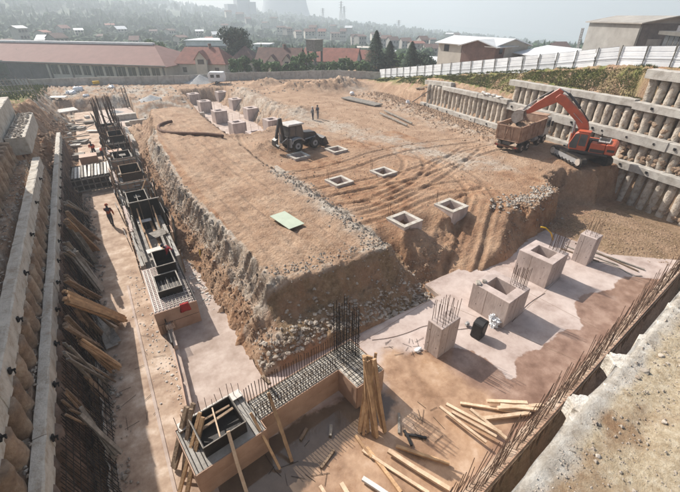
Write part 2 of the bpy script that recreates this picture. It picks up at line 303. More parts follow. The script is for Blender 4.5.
def height(X, Y, zones=False):
    X = np.asarray(X, float); Y = np.asarray(Y, float)
    n1 = fbm(X * .45, Y * .45, 1); n2 = fbm(X * 1.6, Y * 1.6, 11); n3 = fbm(X * 5, Y * 5, 21, 3); nl = fbm(X * .12, Y * .12, 31, 3)
    clump = np.abs(fbm(X * 2.3, Y * 2.3, 41, 3))
    z = np.full(X.shape, -2.42); amp = np.zeros(X.shape)
    rough = np.full(X.shape, .03)
    # trench notch beside the slab
    z = np.where((X > 3.2) & (X < 14.2) & (Y > 11.6) & (Y < 16), -2.75, z)
    # gravel basin towards the right wall
    g = (X > 27.3) & (Y < 18); z = np.where(g, -2.32 - np.clip(X - 30, 0, 9) * .09 + .25 * np.exp(-((X - 32) ** 2 + (Y - 9) ** 2) / 12) + n3 * .03 + n2 * .05, z)
    # ridge
    dr = sdf(RIDGE, X, Y); ruts = np.abs(np.sin(Y * 3.6 + n1 * 4 + X * 1.2)) ** .7 * .34
    frontness = np.clip((16.5 - Y) / 2.5, 0, 1) * np.clip((X - 4) / 1.5, 0, 1)
    k = 1.75 * (1 - frontness) + 1.2 * frontness
    dr2 = np.maximum(dr + (ruts * (1 - frontness) + n2 * .35 + .45 * n1) * np.clip(1.2 - np.abs(dr + .2), 0, 1), 0)
    rut = np.zeros(X.shape)
    for q in RDG:
        dq = pld(q, X, Y); e = np.abs(dq - .8); rut = rut - .07 * np.exp(-(e / .2) ** 2) + .04 * np.exp(-((e - .4) / .15) ** 2)
    top = .6 + .14 * n1 + .06 * n2 + rut + .03 * clump - .35 * np.clip((Y - 40) / 23, 0, 1) - .3 * np.clip((X - 9.5) / 3, 0, 1) * (Y > 26) * np.clip((Y - 26) / 6, 0, 1)
    dsteep = np.minimum(dr2, .52) * 2.6 + np.clip(dr2 - .52, 0, 9) * 1.15; dfr = np.minimum(dr2, .9) * 1.9 + np.clip(dr2 - .9, 0, 9) * .95
    zr = top - dsteep * (1 - frontness) - dfr * frontness + (n2 * .35 + clump * .5 + n3 * .15) * np.clip(dr * 2, 0, 1) * (dr < 3)
    skirt = -2.25 + 1.25 * np.clip(1 - np.maximum(sdf([(4.4, 12.7), (7.5, 12.9), (9.5, 13.5), (5, 15)], X, Y), 0) / 2.0, 0, 1) + clump * .5 - .15
    inrub = sdf([(3.2, 11.6), (14.0, 11.7), (14.0, 15), (3.2, 15)], X, Y) < 0
    zr = np.maximum(zr, np.where(inrub, skirt, -9))
    lowleft = -2.3 + .75 * np.clip((X - 2.75) / 1.2, 0, 1) * (.5 + .6 * np.abs(n1) + clump) * (X < 5) * (Y > 13) * (Y < 64)
    zr = np.maximum(zr, np.where((X > 2.7) & (X < 5) & (Y > 12.3) & (Y < 64), lowleft, -9))
    # terrace
    dt = sdf(TERR, X, Y); cliff = (X > 22.5) & (Y < 22)
    kt = np.where(cliff, 4.0, .98); dt2 = np.maximum(dt + (n2 * .5 + n1 * .8) * np.clip(1.5 - np.abs(dt), 0, 1), 0)
    tt = .42 * np.exp(-(((X - 36) / 7) ** 2 + ((Y - 20.5) / 6) ** 2)) - .55 * np.clip((X - 32) / 8, 0, 1) * np.clip((Y - 24) / 8, 0, 1) + .05 * n1
    tt = tt + np.clip(1 - np.abs(Y - 44.3) / 1.3, 0, 1) * ((X > 11.5) & (X < 21)) * .35
    moundf = lambda x0, y0, sx, sy, hh: hh * np.exp(-(((X - x0) / sx) ** 2 + ((Y - y0) / sy) ** 2))
    mnd = moundf(38, 67, 4.5, 3, 1.5) + moundf(44, 69, 4.5, 3.5, 1.7) + moundf(33, 70, 3, 2.4, 1.1) + moundf(30.5, 77, 3.6, 2.4, 1.1) + moundf(25, 51, 2, 3.2, .7) + moundf(23.2, 58, 1.5, 5, .6) + moundf(23.4, 69, 1.6, 6, .8) + moundf(19.2, 37.6, 2.2, 1.5, .55) + moundf(14.2, 37.5, 1.8, 1.8, .7)
    strip = np.clip(1 - np.abs((X - (WA + WB * Y)) + 4.2) / 3.4, 0, 1) * np.clip((Y - 25) / 5, 0, 1) * (Y < 62)
    mnd = mnd + strip * (.35 + 1.2 * clump) * .6
    fardeb = np.clip((Y - 64) / 8, 0, 1) * (X < 60) * np.clip((X - 14) / 6, 0, 1) * clump * .22
    mnd = mnd * (1 + .45 * n2) + fardeb
    tr = np.zeros(X.shape)
    for q in TRK:
        dq = pld(q, X, Y)
        for off in (.95, 1.45, .25):
            e = np.abs(dq - off); tr = tr - (.10 if off == .95 else .022) * np.exp(-(e / .2) ** 2) + (.05 if off == .95 else .012) * np.exp(-((e - .34) / .12) ** 2)
        tr = tr + .04 * np.exp(-(dq / .4) ** 2)
    for q in RDG:
        dq = pld(q, X, Y); e = np.abs(dq - .8); tr = tr - .05 * np.exp(-(e / .2) ** 2)
    TRV['t'] = tr
    zt = tt + mnd - dt2 * kt + (n2 * .3 + clump * .55 + n3 * .15) * np.clip(dt * 1.5, 0, 1) * (dt < 4) + np.clip(-dt, 0, 1) * tr
    # hollows beside the exposed footing rims
    for hx, hy, rr, dd in ((17.4, 16.2, 1.1, 1.0), (13.4, 15.8, 1.0, .9), (21.6, 16.8, .8, .8), (19.8, 15.4, .9, .7)):
        zt = zt - dd * np.exp(-(((X - hx) ** 2 + (Y - hy) ** 2) / rr ** 2))
    for hx, hy in ((15.7, 33.0), (19.9, 32.7), (15.6, 25.2), (20.1, 25.0), (15.75, 17.0), (20.1, 16.9)): zt = zt - .55 * ((np.abs(X - hx) < .6) & (np.abs(Y - hy) < .6))
    dp = sdf(RAMP, X, Y); zp = np.clip(-2.35 + ((X - 17.2) * .85 + (Y - 12.7) * .52) * .37, -2.4, .08) + .1 * n1 + tr * 1.5
    zp = np.where(dp < 0, zp + .05 * np.abs(np.sin(dp * 5)), zp - dp * 1.3 + clump * .3)
    # low ground beyond the ridge
    lowz = np.interp(Y, [60, 66, 72, 80, 86, 92], [-2.42, -2.42, -1.5, -.5, -.1, 0]) + moundf(8.5, 73, 2.6, 2, .9) + moundf(12.5, 76, 2.4, 2, .8) + moundf(3.5, 78, 3, 2, .8) + clump * .35 * (Y > 68)
    zl = np.where((X > -7) & (X < 14.6) & (Y > 66), lowz, -9); zl = np.where((X < 5.5) & (Y < 80), np.minimum(zl, -2.42), zl)
    zl = np.where((X <= 5.5) & (Y >= 80), np.interp(Y, [80, 82.5, 92], [-2.42, -.6, 0]) + clump * .8, zl)
    z = np.maximum.reduce([z, zr, zt, zp, zl])
    ky = 2.95 + .1012 * (X - 4.9); z = np.where((Y < ky - .35) & (X > 3) & (X < 37.5), -3.7 + n2 * .15, z)
    # left side: stepped pile wall, then a raw bank
    lw = np.where(Y < 33.5, np.where(X < -7.5, 9.2 - .9 * np.clip((Y - 12) / 8, 0, 1) * 3.4, np.where(X < -6.6, 6.1, np.where(X < -5.05, 3.35, np.where(X < -4.3, 1.5, -9)))),  # highest step backs the unseen tier that shades the floor
                  np.where(X < -7.2, np.interp(Y, [33, 44, 48, 60, 80, 100], [6.1, 5.5, 3.6, 2.6, 1.2, .2]), -9))
    bankr = np.interp(Y, [33, 46, 60, 80, 92, 100], [4.9, 4.4, 3.0, 1.3, .1, 0])
    bk = bankr - np.clip(X + 7.3 - .9 * n1 - ruts * .6, 0, 9) * np.interp(Y, [33, 80, 92], [2.2, 1.3, .7])
    lw = np.maximum(lw, np.where((Y > 33.2) & (X < -3.6), bk + n2 * .3 + clump * .4 - .1, -9))
    z = np.where(X < -3.6, np.maximum(z, lw + np.where(X < -4.3, n3 * .08 + clump * .18, 0)), z)
    # right side: steps behind the pile wall, embankment up to the fence
    e = X - (WA + WB * Y)
    farw = np.clip((Y - 29) / 1.2, 0, 1)
    s1, s2, s3 = .5, 2.9 * (1 - farw) + 3.15 * farw, 5.3 - .0 * farw
    e4 = 42 - WA; fz = fence_z(Y) - .3 * (e < e4 - .3)
    st = np.where(e < .3, -9, np.where(e < .85, s1, np.where(e < 1.5, s2, -9)))
    ramp = np.where(e > 1.5, np.minimum(fz, np.where(Y < 17, np.where(e < 2.3, 5.4, np.minimum(fz, 7.6)), s2 + .3 + (e - 1.5) * np.maximum((fz - s2 - .3) / 2.6, .25))), -9)
    ramp = np.where((e > 1.5) & (Y >= 17) & (Y < 30), np.minimum(fz, np.maximum(ramp, 5.25 + (e - 1.5) * .75)), ramp)
    rw = np.where(Y < 48.5, np.maximum(st, ramp), np.clip(fz * np.clip((e + .5) / 3.2, 0, 1), -1, 9)); rw = np.where(e > e4 - .2, fz, rw)
    rw = rw + np.where(e > .9, n2 * .15 + clump * .25, n3 * .1)
    z = np.where(e > (.3 if True else 0), np.where(Y < 48.5, rw, np.maximum(z, rw)), z)
    z = z + (n3 * .035 + n2 * .05) * (z > -2.35)
    # hollow under the camera side wall and open country
    dd = np.hypot(X, Y); out = (dd > 100) & ((Y > 90) | (X > 80) | (X < -40))
    vz = valley(X, Y) + nl * np.clip((dd - 150) / 400, 0, 1) * 9
    bl = np.clip((dd - 100) / 14, 0, 1); z = np.where((dd > 100) & ((X < 60) | (dd > 112)), z * (1 - bl) + vz * bl, z)
    return z
def hz(x, y): return float(height(np.array([x]), np.array([y]))[0])
def hzs(pts): a = np.array(pts, float); return height(a[:, 0], a[:, 1])
# ------------------------------------------------------------------ ground sheet
def seq(a, b, d): return list(np.arange(a, b - 1e-6, d))
geo = [3.0 * (1.13 ** i) for i in range(44)]
gx = seq(-40, -9, 1.0) + seq(-9, -2.6, .13) + seq(-2.6, 2.6, .4) + seq(2.6, 22, .13) + seq(22, 47, .2) + seq(47, 80, 1.1)
gy = seq(-12, 2, .8) + seq(2, 10.8, .3) + seq(10.8, 32, .13) + seq(32, 60, .25) + seq(60, 90, .45) + seq(90, 112, 1.0)
xs = sorted([-40 - sum(geo[:i + 1]) for i in range(44)]) + gx + [80 + sum(geo[:i + 1]) - 0 for i in range(44)]
ys = sorted([-12 - sum(geo[:i + 1]) for i in range(40)]) + gy + [112 + sum(geo[:i + 1]) for i in range(44)]
GX, GY = np.meshgrid(np.array(xs), np.array(ys)); GZ = height(GX, GY)
ny, nx = GX.shape
gv = np.stack([GX, GY, GZ], -1).reshape(-1, 3)
idx = np.arange(ny * nx).reshape(ny, nx)
gf = np.stack([idx[:-1, :-1], idx[:-1, 1:], idx[1:, 1:], idx[1:, :-1]], -1).reshape(-1, 4)
gm = bpy.data.meshes.new('ground'); gm.vertices.add(len(gv)); gm.vertices.foreach_set('co', gv.ravel())
gm.loops.add(gf.size); gm.loops.foreach_set('vertex_index', gf.ravel()); gm.polygons.add(len(gf))
gm.polygons.foreach_set('loop_start', np.arange(0, gf.size, 4)); gm.polygons.foreach_set('loop_total', np.full(len(gf), 4))
gm.polygons.foreach_set('use_smooth', np.ones(len(gf), bool)); gm.update()
trk_ = np.clip(TRV['t'] * 7, -1, 1) * ((sdf(TERR, GX, GY) < .3) | (sdf(RAMP, GX, GY) < .2)); X, Y = GX, GY; e_ = X - (WA + WB * Y); n1 = fbm(X * .3, Y * .3, 51); n2 = fbm(X * 1.1, Y * 1.1, 61)
dist_ = np.hypot(X, Y)
grass = np.clip((e_ > 1.6) * (.75 + 2.2 * n2) * (e_ < 6) * (Y > 12) * np.clip((Y - 12) / 12, .25, 1), 0, 1)
grass = np.maximum(grass, np.clip((X < -7.2) * (Y > 36) * (Y < 100) * (.8 + 2 * n2), 0, 1)); grass = np.maximum(grass, np.clip((dist_ - 104) / 10, 0, 1) * (.85 + .8 * n1)); woods = np.clip((dist_ - 112) / 15, 0, 1)
roadp = smooth_pts([at(*p, 0) for p in [(240, 92), (262, 105), (300, 117), (360, 133), (430, 152), (490, 166)]])
dro = pld(roadp, X, Y)
grey = np.clip(1 - dro / 2.6 + n2, 0, 1) * .8
grey = np.maximum(grey, np.clip((np.abs(sdf(RIDGE, X, Y)) < .9) * (Y < 32) * (.35 + 2.2 * n2) * (sdf(RIDGE, X, Y) > -.4) * 1.3, 0, .95))
fl_ = (X < 5.2) & (Y < 52) & (Y > 14); sd_ = sdf(RIDGE, X, Y); grey = np.where(fl_ & (sd_ > .75), 0, grey); grey = np.where(fl_ & (sd_ > -.5) & (sd_ <= .75), np.clip(.75 + n2, 0, 1), grey)
frontz = (X > 3.2) & (X < 13) & (Y < 14.6) & (Y > 11.4); grey = np.where(frontz, np.clip(.12 + 1.5 * n2, 0, .8), grey)
grey = np.maximum(grey, np.clip((np.exp(-((X - 12.2) / .9) ** 2)) * (Y < 30) * (Y > 14) * (1.1 + 2 * n2), 0, 1))
grey = np.maximum(grey, np.clip(((X < 14) & (Y > 66)) * (.4 + 2 * n2), 0, 1)); grey = np.maximum(grey, np.clip(((X < -3.9) & (Y < 34)) * (.1 + 1.3 * n2), 0, .7))
grey = np.where(dist_ > 104, 0, grey)
strip_ = np.clip(1 - np.abs(e_ + 4.5) / 4.5, 0, 1) * (Y > 22); grey = np.maximum(grey, strip_ * np.clip(.3 + n2, 0, 1))
red = np.clip(((X < 5) & (X > 2.6) & (Y < 50)) * (.7 + n2), 0, 1); red = np.maximum(red, np.clip((X > 22) * (Y < 19) * (Y > 12) * (.55 + n1), 0, 1))
red = np.maximum(red, np.clip((X > 12.5) * (X < 30) * (Y > 12) * (Y < 36) * (.7 + n1), 0, 1))
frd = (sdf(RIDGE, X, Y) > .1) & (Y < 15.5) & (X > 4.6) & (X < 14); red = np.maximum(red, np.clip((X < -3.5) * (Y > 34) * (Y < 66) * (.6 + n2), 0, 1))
red = np.where(dist_ > 104, 0, red)
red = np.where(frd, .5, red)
dark = np.clip(((X > 27.6) & (Y < 13.4)) * (.75 + n2), 0, 1); dark = np.where(frd, np.clip(.75 + 1.5 * n2, 0, 1), dark)  # ridge front reddened, and darkened with its shade put into the colour
ca = gm.color_attributes.new('zone', 'FLOAT_COLOR', 'POINT'); arr = np.stack([grass, grey, red, dark], -1).reshape(-1, 4).astype(np.float32); ca.data.foreach_set('color', arr.ravel())
ta_ = gm.attributes.new('ruts', 'FLOAT', 'POINT'); ta_.data.foreach_set('value', trk_.ravel().astype(np.float32))
wa_ = gm.attributes.new('woods', 'FLOAT', 'POINT'); wa_.data.foreach_set('value', woods.ravel().astype(np.float32))
mg = bpy.data.materials.new('earth'); mg.use_nodes = True; n = mg.node_tree; L = n.links.new; b = n.nodes['Principled BSDF']; b.inputs['Roughness'].default_value = .95; b.inputs['Specular IOR Level'].default_value = .15
tcg = n.nodes.new('ShaderNodeTexCoord'); ob = tcg.outputs['Object']
def nz(scale, det=8, rg=.65):
    t = n.nodes.new('ShaderNodeTexNoise'); t.inputs['Scale'].default_value = scale; t.inputs['Detail'].default_value = det; t.inputs['Roughness'].default_value = rg; L(ob, t.inputs['Vector']); return t.outputs[0]
def rp(src, *el):
    r = n.nodes.new('ShaderNodeValToRGB'); c = r.color_ramp; c.elements[0].position, c.elements[0].color = el[0][0], (*el[0][1], 1); c.elements[1].position, c.elements[1].color = el[-1][0], (*el[-1][1], 1)
    for p_, q_ in el[1:-1]: x_ = c.elements.new(p_); x_.color = (*q_, 1)
    L(src, r.inputs[0]); return r.outputs[0]
def mxc(f_, a_, b_):
    m_ = n.nodes.new('ShaderNodeMix'); m_.data_type = 'RGBA'; L(a_, m_.inputs[6]); L(b_, m_.inputs[7])
    if isinstance(f_, float): m_.inputs[0].default_value = f_
    else: L(f_, m_.inputs[0])
    return m_.outputs[2]
an = n.nodes.new('ShaderNodeAttribute'); an.attribute_name = 'zone'; sc = n.nodes.new('ShaderNodeSeparateColor'); L(an.outputs['Color'], sc.inputs[0])
dirt = rp(nz(.45, 12), (.33, (.21, .125, .08)), (.45, (.315, .205, .135)), (.55, (.385, .262, .177)), (.68, (.49, .36, .255)))
fine = rp(nz(5, 9, .75), (.36, (.15, .092, .058)), (.5, (.32, .21, .138)), (.66, (.51, .385, .28)))
base = mxc(.45, dirt, fine)
redc = rp(nz(1.1, 11), (.35, (.18, .092, .052)), (.5, (.30, .172, .10)), (.66, (.41, .265, .165)))
greyc = rp(nz(2.6, 11, .75), (.33, (.20, .155, .115)), (.5, (.38, .325, .265)), (.67, (.58, .53, .46)))
darkc = rp(nz(3.5, 11, .75), (.35, (.15, .095, .055)), (.5, (.235, .16, .095)), (.66, (.33, .24, .155)))
grc = rp(nz(1.4, 9), (.35, (.10, .115, .035)), (.5, (.16, .17, .055)), (.66, (.30, .24, .13)))
c_ = mxc(sc.outputs[2], base, redc); at_ = n.nodes.new('ShaderNodeAttribute'); at_.attribute_name = 'ruts'; rr0 = n.nodes.new('ShaderNodeMapRange'); rr0.inputs[1].default_value = -.7; rr0.inputs[2].default_value = .7; rr0.inputs[3].default_value = .74; rr0.inputs[4].default_value = 1.28; L(at_.outputs['Fac'], rr0.inputs[0])
vm_ = n.nodes.new('ShaderNodeVectorMath'); vm_.operation = 'SCALE'; L(c_, vm_.inputs[0]); L(rr0.outputs[0], vm_.inputs[3]); c_ = vm_.outputs[0]
c_ = mxc(sc.outputs[1], c_, greyc); c_ = mxc(an.outputs['Alpha'], c_, darkc); c_ = mxc(sc.outputs[0], c_, grc); aw = n.nodes.new('ShaderNodeAttribute'); aw.attribute_name = 'woods'; c_ = mxc(aw.outputs['Fac'], c_, rp(nz(.03, 6), (.35, (.030, .045, .022)), (.5, (.055, .075, .035)), (.68, (.12, .13, .07)))); L(c_, b.inputs['Base Color'])
bp1 = n.nodes.new('ShaderNodeBump'); bp1.inputs['Strength'].default_value = .9; bp1.inputs['Distance'].default_value = .12; L(nz(4.5, 12, .75), bp1.inputs['Height'])
vo = n.nodes.new('ShaderNodeTexVoronoi'); vo.inputs['Scale'].default_value = 7; L(ob, vo.inputs['Vector'])
bp2 = n.nodes.new('ShaderNodeBump'); bp2.inputs['Strength'].default_value = .5; bp2.inputs['Distance'].default_value = .06; L(vo.outputs[0], bp2.inputs['Height']); L(bp1.outputs[0], bp2.inputs['Normal']); L(bp2.outputs[0], b.inputs['Normal'])
gm.materials.append(mg); M['earth'] = mg
go = bpy.data.objects.new('ground', gm); COL.objects.link(go); tag(go, 'bare orange brown earth of the excavation running out to green hills', kind='structure')
def structure(name, mb, m, label=None, smooth=False, bevel=0):
    o = mb.build(name, m, smooth=smooth, bevel=bevel); return tag(o, label, kind='structure')
# ------------------------------------------------------------------ concrete slabs
def rag(poly, step=.4, amp=.04, seed=1):
    r = random.Random(seed); out = []
    for (a, b2), (c, d) in zip(poly, poly[1:] + poly[:1]):
        L_ = math.hypot(c - a, d - b2); k = max(1, int(L_ / step))
        for i in range(k): t = i / k; out.append((a + (c - a) * t + (r.uniform(-amp, amp) if i else 0), b2 + (d - b2) * t + (r.uniform(-amp, amp) if i else 0)))
    return out
def sheet(poly, z, th=.3): m_ = MB(); m_.prism(poly, z - th, z); return m_
structure('floor_slab', sheet([(-3.3, -2), (-.15, -2), (-.15, 80.5), (-3.3, 80.5)], S), 'slab_dirty', 'muddy concrete floor strip beside the left pile wall')
lsl = [(-.15, 7.5), (3.05, 8.5), (3.05, 26), (2.85, 45), (2.75, 64), (5.3, 64.2), (5.3, 80.4), (-.15, 80.5)]
structure('blinding_slab', sheet(rag(lsl, .5, .035, 3), S + .004, .3), 'slab', 'pale concrete floor strip between the formwork wall and the earth ridge')
msl = [(-.15, 2.4), (4.9, 2.9), (31, 5.55), (31, 5.7), (27.5, 8.8), (27.2, 11.6), (27.0, 13.2), (14.3, 13.0), (14.25, 11.75), (3.05, 11.62), (3.05, 8.5), (-.15, 7.5)]
structure('foundation_slab', sheet(rag(msl, .7, .015, 4), S, .35), 'slab', 'smooth pinkish concrete foundation slab with pedestals')
structure('far_slab', sheet(rag([(14.25, 45), (21.5, 46.2), (22.9, 60), (22.5, 79.3), (14.3, 80)], .6, .05, 5), S, .3), 'slab', 'pale slab sunk behind the earth ridge with two rows of pedestals')
# kerb joints
kb = MB(); kb.box((-1.35, 14, S + .02), (.12, 17, .05)); structure('floor_joint', kb, 'slab', 'thin raised joint running along the muddy floor strip')
# wet areas: thin sheets lying on the slab
wet = [at(*p, S) for p in [(410, 352), (430, 349), (437, 354), (452, 347), (462, 349), (476, 353), (488, 360), (500, 372), (509, 380), (515, 377), (517, 368), (514, 361), (520, 355), (530, 351), (541, 350), (546, 343), (556, 336), (562, 331), (574, 329), (583, 332), (581, 322), (576, 313), (575, 303), (580, 296), (590, 293), (603, 292), (612, 289), (616, 282), (622, 277), (636, 277), (648, 279)]]
wet += [(27.5, 5.4), (16, 4.15), (6.5, 3.2), (5.4, 4), (6, 6.8)]
def wob(poly, k=1): return smooth_pts(poly + [poly[0]], k)[:-1]
mud = [at(*p, S) for p in [(378, 358), (385, 350), (398, 349), (412, 353), (424, 352), (437, 360), (452, 372), (470, 384), (490, 397), (510, 408), (524, 415), (505, 435), (488, 455), ]] + [(5.3, 3.05), (3.5, 2.9), (-.1, 2.6), (-.3, 8.9), (2.2, 9.1), (6.6, 8.6), (7.2, 7.8)]
pud = [(-.1, 5.0), (1.6, 6.1), (3.6, 6.9), (5.2, 7.0), (6.9, 7.0), (7.6, 7.6), (6.8, 8.7), (2.2, 9.0), (-.2, 8.8)]
sgx, sgy = np.arange(-.15, 31.2, .11), np.arange(2.3, 13.3, .11); SX, SY = np.meshgrid(sgx, sgy); SM = sdf(msl[:-2] + [(3.05, 8.95), (-.15, 8.75)], SX, SY)
NWH = (SX > .0)  # whole sheet; faces outside the slab outline are dropped
sv = np.stack([SX, SY, np.full(SX.shape, S + .009) + .003 * fbm(SX * .8, SY * .8, 90)], -1).reshape(-1, 3).tolist(); ok = (SM < -.02); wn = SX.shape[1]
sf = [(j * wn + i, j * wn + i + 1, (j + 1) * wn + i + 1, (j + 1) * wn + i) for j in range(SX.shape[0] - 1) for i in range(wn - 1) if ok[j, i] and ok[j, i + 1] and ok[j + 1, i] and ok[j + 1, i + 1]]
sm_ = bpy.data.meshes.new('slab_surface'); sm_.from_pydata(sv, [], sf); sm_.polygons.foreach_set('use_smooth', [True] * len(sf))
for nm_, pl_ in (('wet', wob(wet)), ('mud', wob(mud)), ('pud', wob(pud))):
    q_ = sm_.attributes.new(nm_, 'FLOAT', 'POINT'); q_.data.foreach_set('value', np.clip(-sdf(pl_, SX, SY), -1.5, 1.5).ravel().astype(np.float32))
m0 = bpy.data.materials.new('slab_surface'); m0.use_nodes = True; n = m0.node_tree; L = n.links.new; b = n.nodes['Principled BSDF']; tcg = n.nodes.new('ShaderNodeTexCoord'); ob = tcg.outputs['Object']
def msk(nm_, amp, w_, sc_=1.5):
    a_ = n.nodes.new('ShaderNodeAttribute'); a_.attribute_name = nm_; q_ = n.nodes.new('ShaderNodeMath'); q_.operation = 'MULTIPLY_ADD'; L(nz(sc_, 10, .62), q_.inputs[0]); q_.inputs[1].default_value = amp; q_.inputs[2].default_value = -amp / 2
    r_ = n.nodes.new('ShaderNodeMath'); r_.operation = 'ADD'; L(q_.outputs[0], r_.inputs[0]); L(a_.outputs['Fac'], r_.inputs[1]); mr_ = n.nodes.new('ShaderNodeMapRange'); mr_.interpolation_type = 'SMOOTHSTEP'; mr_.inputs[1].default_value = -w_; mr_.inputs[2].default_value = w_; L(r_.outputs[0], mr_.inputs[0]); return mr_.outputs[0]
dry = rp(nz(.8, 13, .68), (.33, (.31, .235, .20)), (.47, (.42, .335, .295)), (.66, (.52, .435, .39)))
wetc = rp(nz(1.2, 12, .65), (.34, (.17, .098, .066)), (.5, (.255, .158, .112)), (.66, (.36, .245, .185)))
mudc = rp(nz(.7, 13, .68), (.34, (.20, .115, .065)), (.47, (.31, .19, .115)), (.56, (.40, .26, .165)), (.68, (.50, .36, .26)))
pudc = rp(nz(.6, 10), (.35, (.085, .06, .043)), (.65, (.16, .115, .082)))
wf, mf, pf = msk('wet', .55, .05, 2.2), msk('mud', 1.1, .35), msk('pud', 1.0, .16)
L(mxc(pf, mxc(mf, mxc(wf, dry, wetc), mudc), pudc), b.inputs['Base Color'])
def mixf(f_, a_, b_):
    m_ = n.nodes.new('ShaderNodeMix'); L(f_, m_.inputs[0])
    if isinstance(a_, float): m_.inputs[2].default_value = a_
    else: L(a_, m_.inputs[2])
    m_.inputs[3].default_value = b_; return m_.outputs[0]
rr_ = rp(nz(.9, 8), (.42, (.18, .18, .18)), (.56, (.62, .62, .62))); rs_ = n.nodes.new('ShaderNodeSeparateColor'); L(rr_, rs_.inputs[0])
mm_ = n.nodes.new('ShaderNodeMix'); L(mf, mm_.inputs[0]); L(mixf(wf, .8, .28), mm_.inputs[2]); L(rs_.outputs[0], mm_.inputs[3]); L(mixf(pf, mm_.outputs[0], .07), b.inputs['Roughness'])
bq = n.nodes.new('ShaderNodeBump'); bq.inputs['Distance'].default_value = .03; L(nz(6, 12, .7), bq.inputs['Height']); L(mixf(pf, mixf(wf, .35, .12), .02), bq.inputs['Strength']); L(bq.outputs[0], b.inputs['Normal'])
sm_.materials.append(m0); M['slab_surface'] = m0; so_ = bpy.data.objects.new('slab_surface', sm_); COL.objects.link(so_); tag(so_, 'pinkish slab surface with wet margins, tan mud and dark standing water', kind='structure')
for a_, b_ in ((at(512, 322, S), at(560, 278, S)), (at(432, 298, S), at(640, 388, S)), (at(330, 362, S), at(430, 300, S)), (at(470, 262, S), at(600, 330, S))):
    m_ = MB(); m_.bar((*a_, S + .012), (*b_, S + .012), .016, .004); structure('slab_joint', m_, 'timber_old', 'thin dark joint line across the foundation slab')
# trench floor
tf = MB(); tf.prism(rag([(12.9, 11.7), (14.2, 11.8), (14.2, 13.4), (12.9, 13.2)], .4, .05), S - .5, S - .35); structure('trench_bottom', tf, 'pale_concrete', 'pale bottom of the small notch beside the slab edge')
# ------------------------------------------------------------------ platform under the camera
PZ = 9.8
ea = at(510, 492, PZ); eb = at(680, 290, PZ); ux, uy = eb[0] - ea[0], eb[1] - ea[1]; ul = math.hypot(ux, uy); ux /= ul; uy /= ul
def pedge(s, o=0): return (ea[0] + ux * s + uy * o, ea[1] + uy * s - ux * o)   # o > 0 goes away from the pit
mb = MB(); NU, NV = 190, 60; us = [-4 + 16 * (i / NU) ** 1.0 for i in range(NU + 1)]; vs = [4.5 * (j / NV) ** 1.5 for j in range(NV + 1)]
UU, VV = np.meshgrid(us, vs); PX = ea[0] + ux * UU + uy * VV; PY = ea[1] + uy * UU - ux * VV
edge = .035 * fbm(PX * 3, PX * 0 + 3, 71) * np.clip(1 - VV / .3, 0, 1)
PXs = PX - uy * edge; PYs = PY + ux * edge
dz = .05 * np.clip((VV - .3) / .25, 0, 1) * (1 + 2.5 * fbm(PX * 2.5, PY * 2.5, 72)) + .035 * fbm(PX * 14, PY * 14, 73) * np.clip((VV - .12) / .2, .25, 1) + .02 * fbm(PX * 40, PY * 40, 74, 3)
vsx = np.stack([PXs, PYs, PZ + dz - .02 * (VV < .01)], -1).reshape(-1, 3).tolist()
W_ = NU + 1; mb.add(vsx, [(j * W_ + i, (j + 1) * W_ + i, (j + 1) * W_ + i + 1, j * W_ + i + 1) for j in range(NV) for i in range(NU)])
pm = bpy.data.materials.new('platform_earth'); pm.use_nodes = True; n = pm.node_tree; L = n.links.new; b = n.nodes['Principled BSDF']; b.inputs['Roughness'].default_value = .95; b.inputs['Specular IOR Level'].default_value = .15
tcg = n.nodes.new('ShaderNodeTexCoord'); ob = tcg.outputs['Object']
ca1 = rp(nz(22, 9, .75), (.34, (.40, .30, .19)), (.5, (.60, .49, .34)), (.66, (.74, .65, .50)))
cb1 = rp(nz(9, 10, .7), (.35, (.40, .345, .28)), (.5, (.58, .53, .46)), (.62, (.72, .68, .61)))
cr1 = rp(nz(15, 10, .7), (.35, (.28, .17, .10)), (.6, (.42, .28, .17)))
at1 = n.nodes.new('ShaderNodeAttribute'); at1.attribute_name = 'edge'
f1 = n.nodes.new('ShaderNodeMath'); f1.operation = 'ADD'; L(at1.outputs['Fac'], f1.inputs[0]); f2 = n.nodes.new('ShaderNodeMath'); f2.operation = 'MULTIPLY_ADD'; L(nz(2.2, 8, .6), f2.inputs[0]); f2.inputs[1].default_value = 1.5; f2.inputs[2].default_value = -.75; L(f2.outputs[0], f1.inputs[1])
mr = n.nodes.new('ShaderNodeMapRange'); mr.inputs[1].default_value = .35; mr.inputs[2].default_value = .65; L(f1.outputs[0], mr.inputs[0])
mr2 = n.nodes.new('ShaderNodeMapRange'); mr2.inputs[1].default_value = .56; mr2.inputs[2].default_value = .66; L(nz(1.3, 6, .6), mr2.inputs[0])
L(mxc(mr.outputs[0], mxc(mr2.outputs[0], ca1, cr1), cb1), b.inputs['Base Color'])
bp1 = n.nodes.new('ShaderNodeBump'); bp1.inputs['Strength'].default_value = 1.0; bp1.inputs['Distance'].default_value = .03; L(nz(38, 12, .8), bp1.inputs['Height']); L(bp1.outputs[0], b.inputs['Normal'])
M['platform_earth'] = pm
po = mb.build('platform_surface', 'platform_earth', smooth=True); tag(po, 'dusty gravelly top of the concrete ledge in the near right corner', kind='structure')
ea_ = po.data.attributes.new('edge', 'FLOAT', 'POINT'); ea_.data.foreach_set('value', np.clip(1.0 - VV / .25, 0, 1).reshape(-1).astype(np.float32))
mb = MB(); q0, q1, q2, q3 = pedge(-4, .0), pedge(12, .0), pedge(12, 4.4), pedge(-4, 4.4); mb.prism([q0, q3, q2, q1], -2.6, PZ - .03); structure('platform_wall', mb, 'concrete', 'concrete wall face below the near ledge')
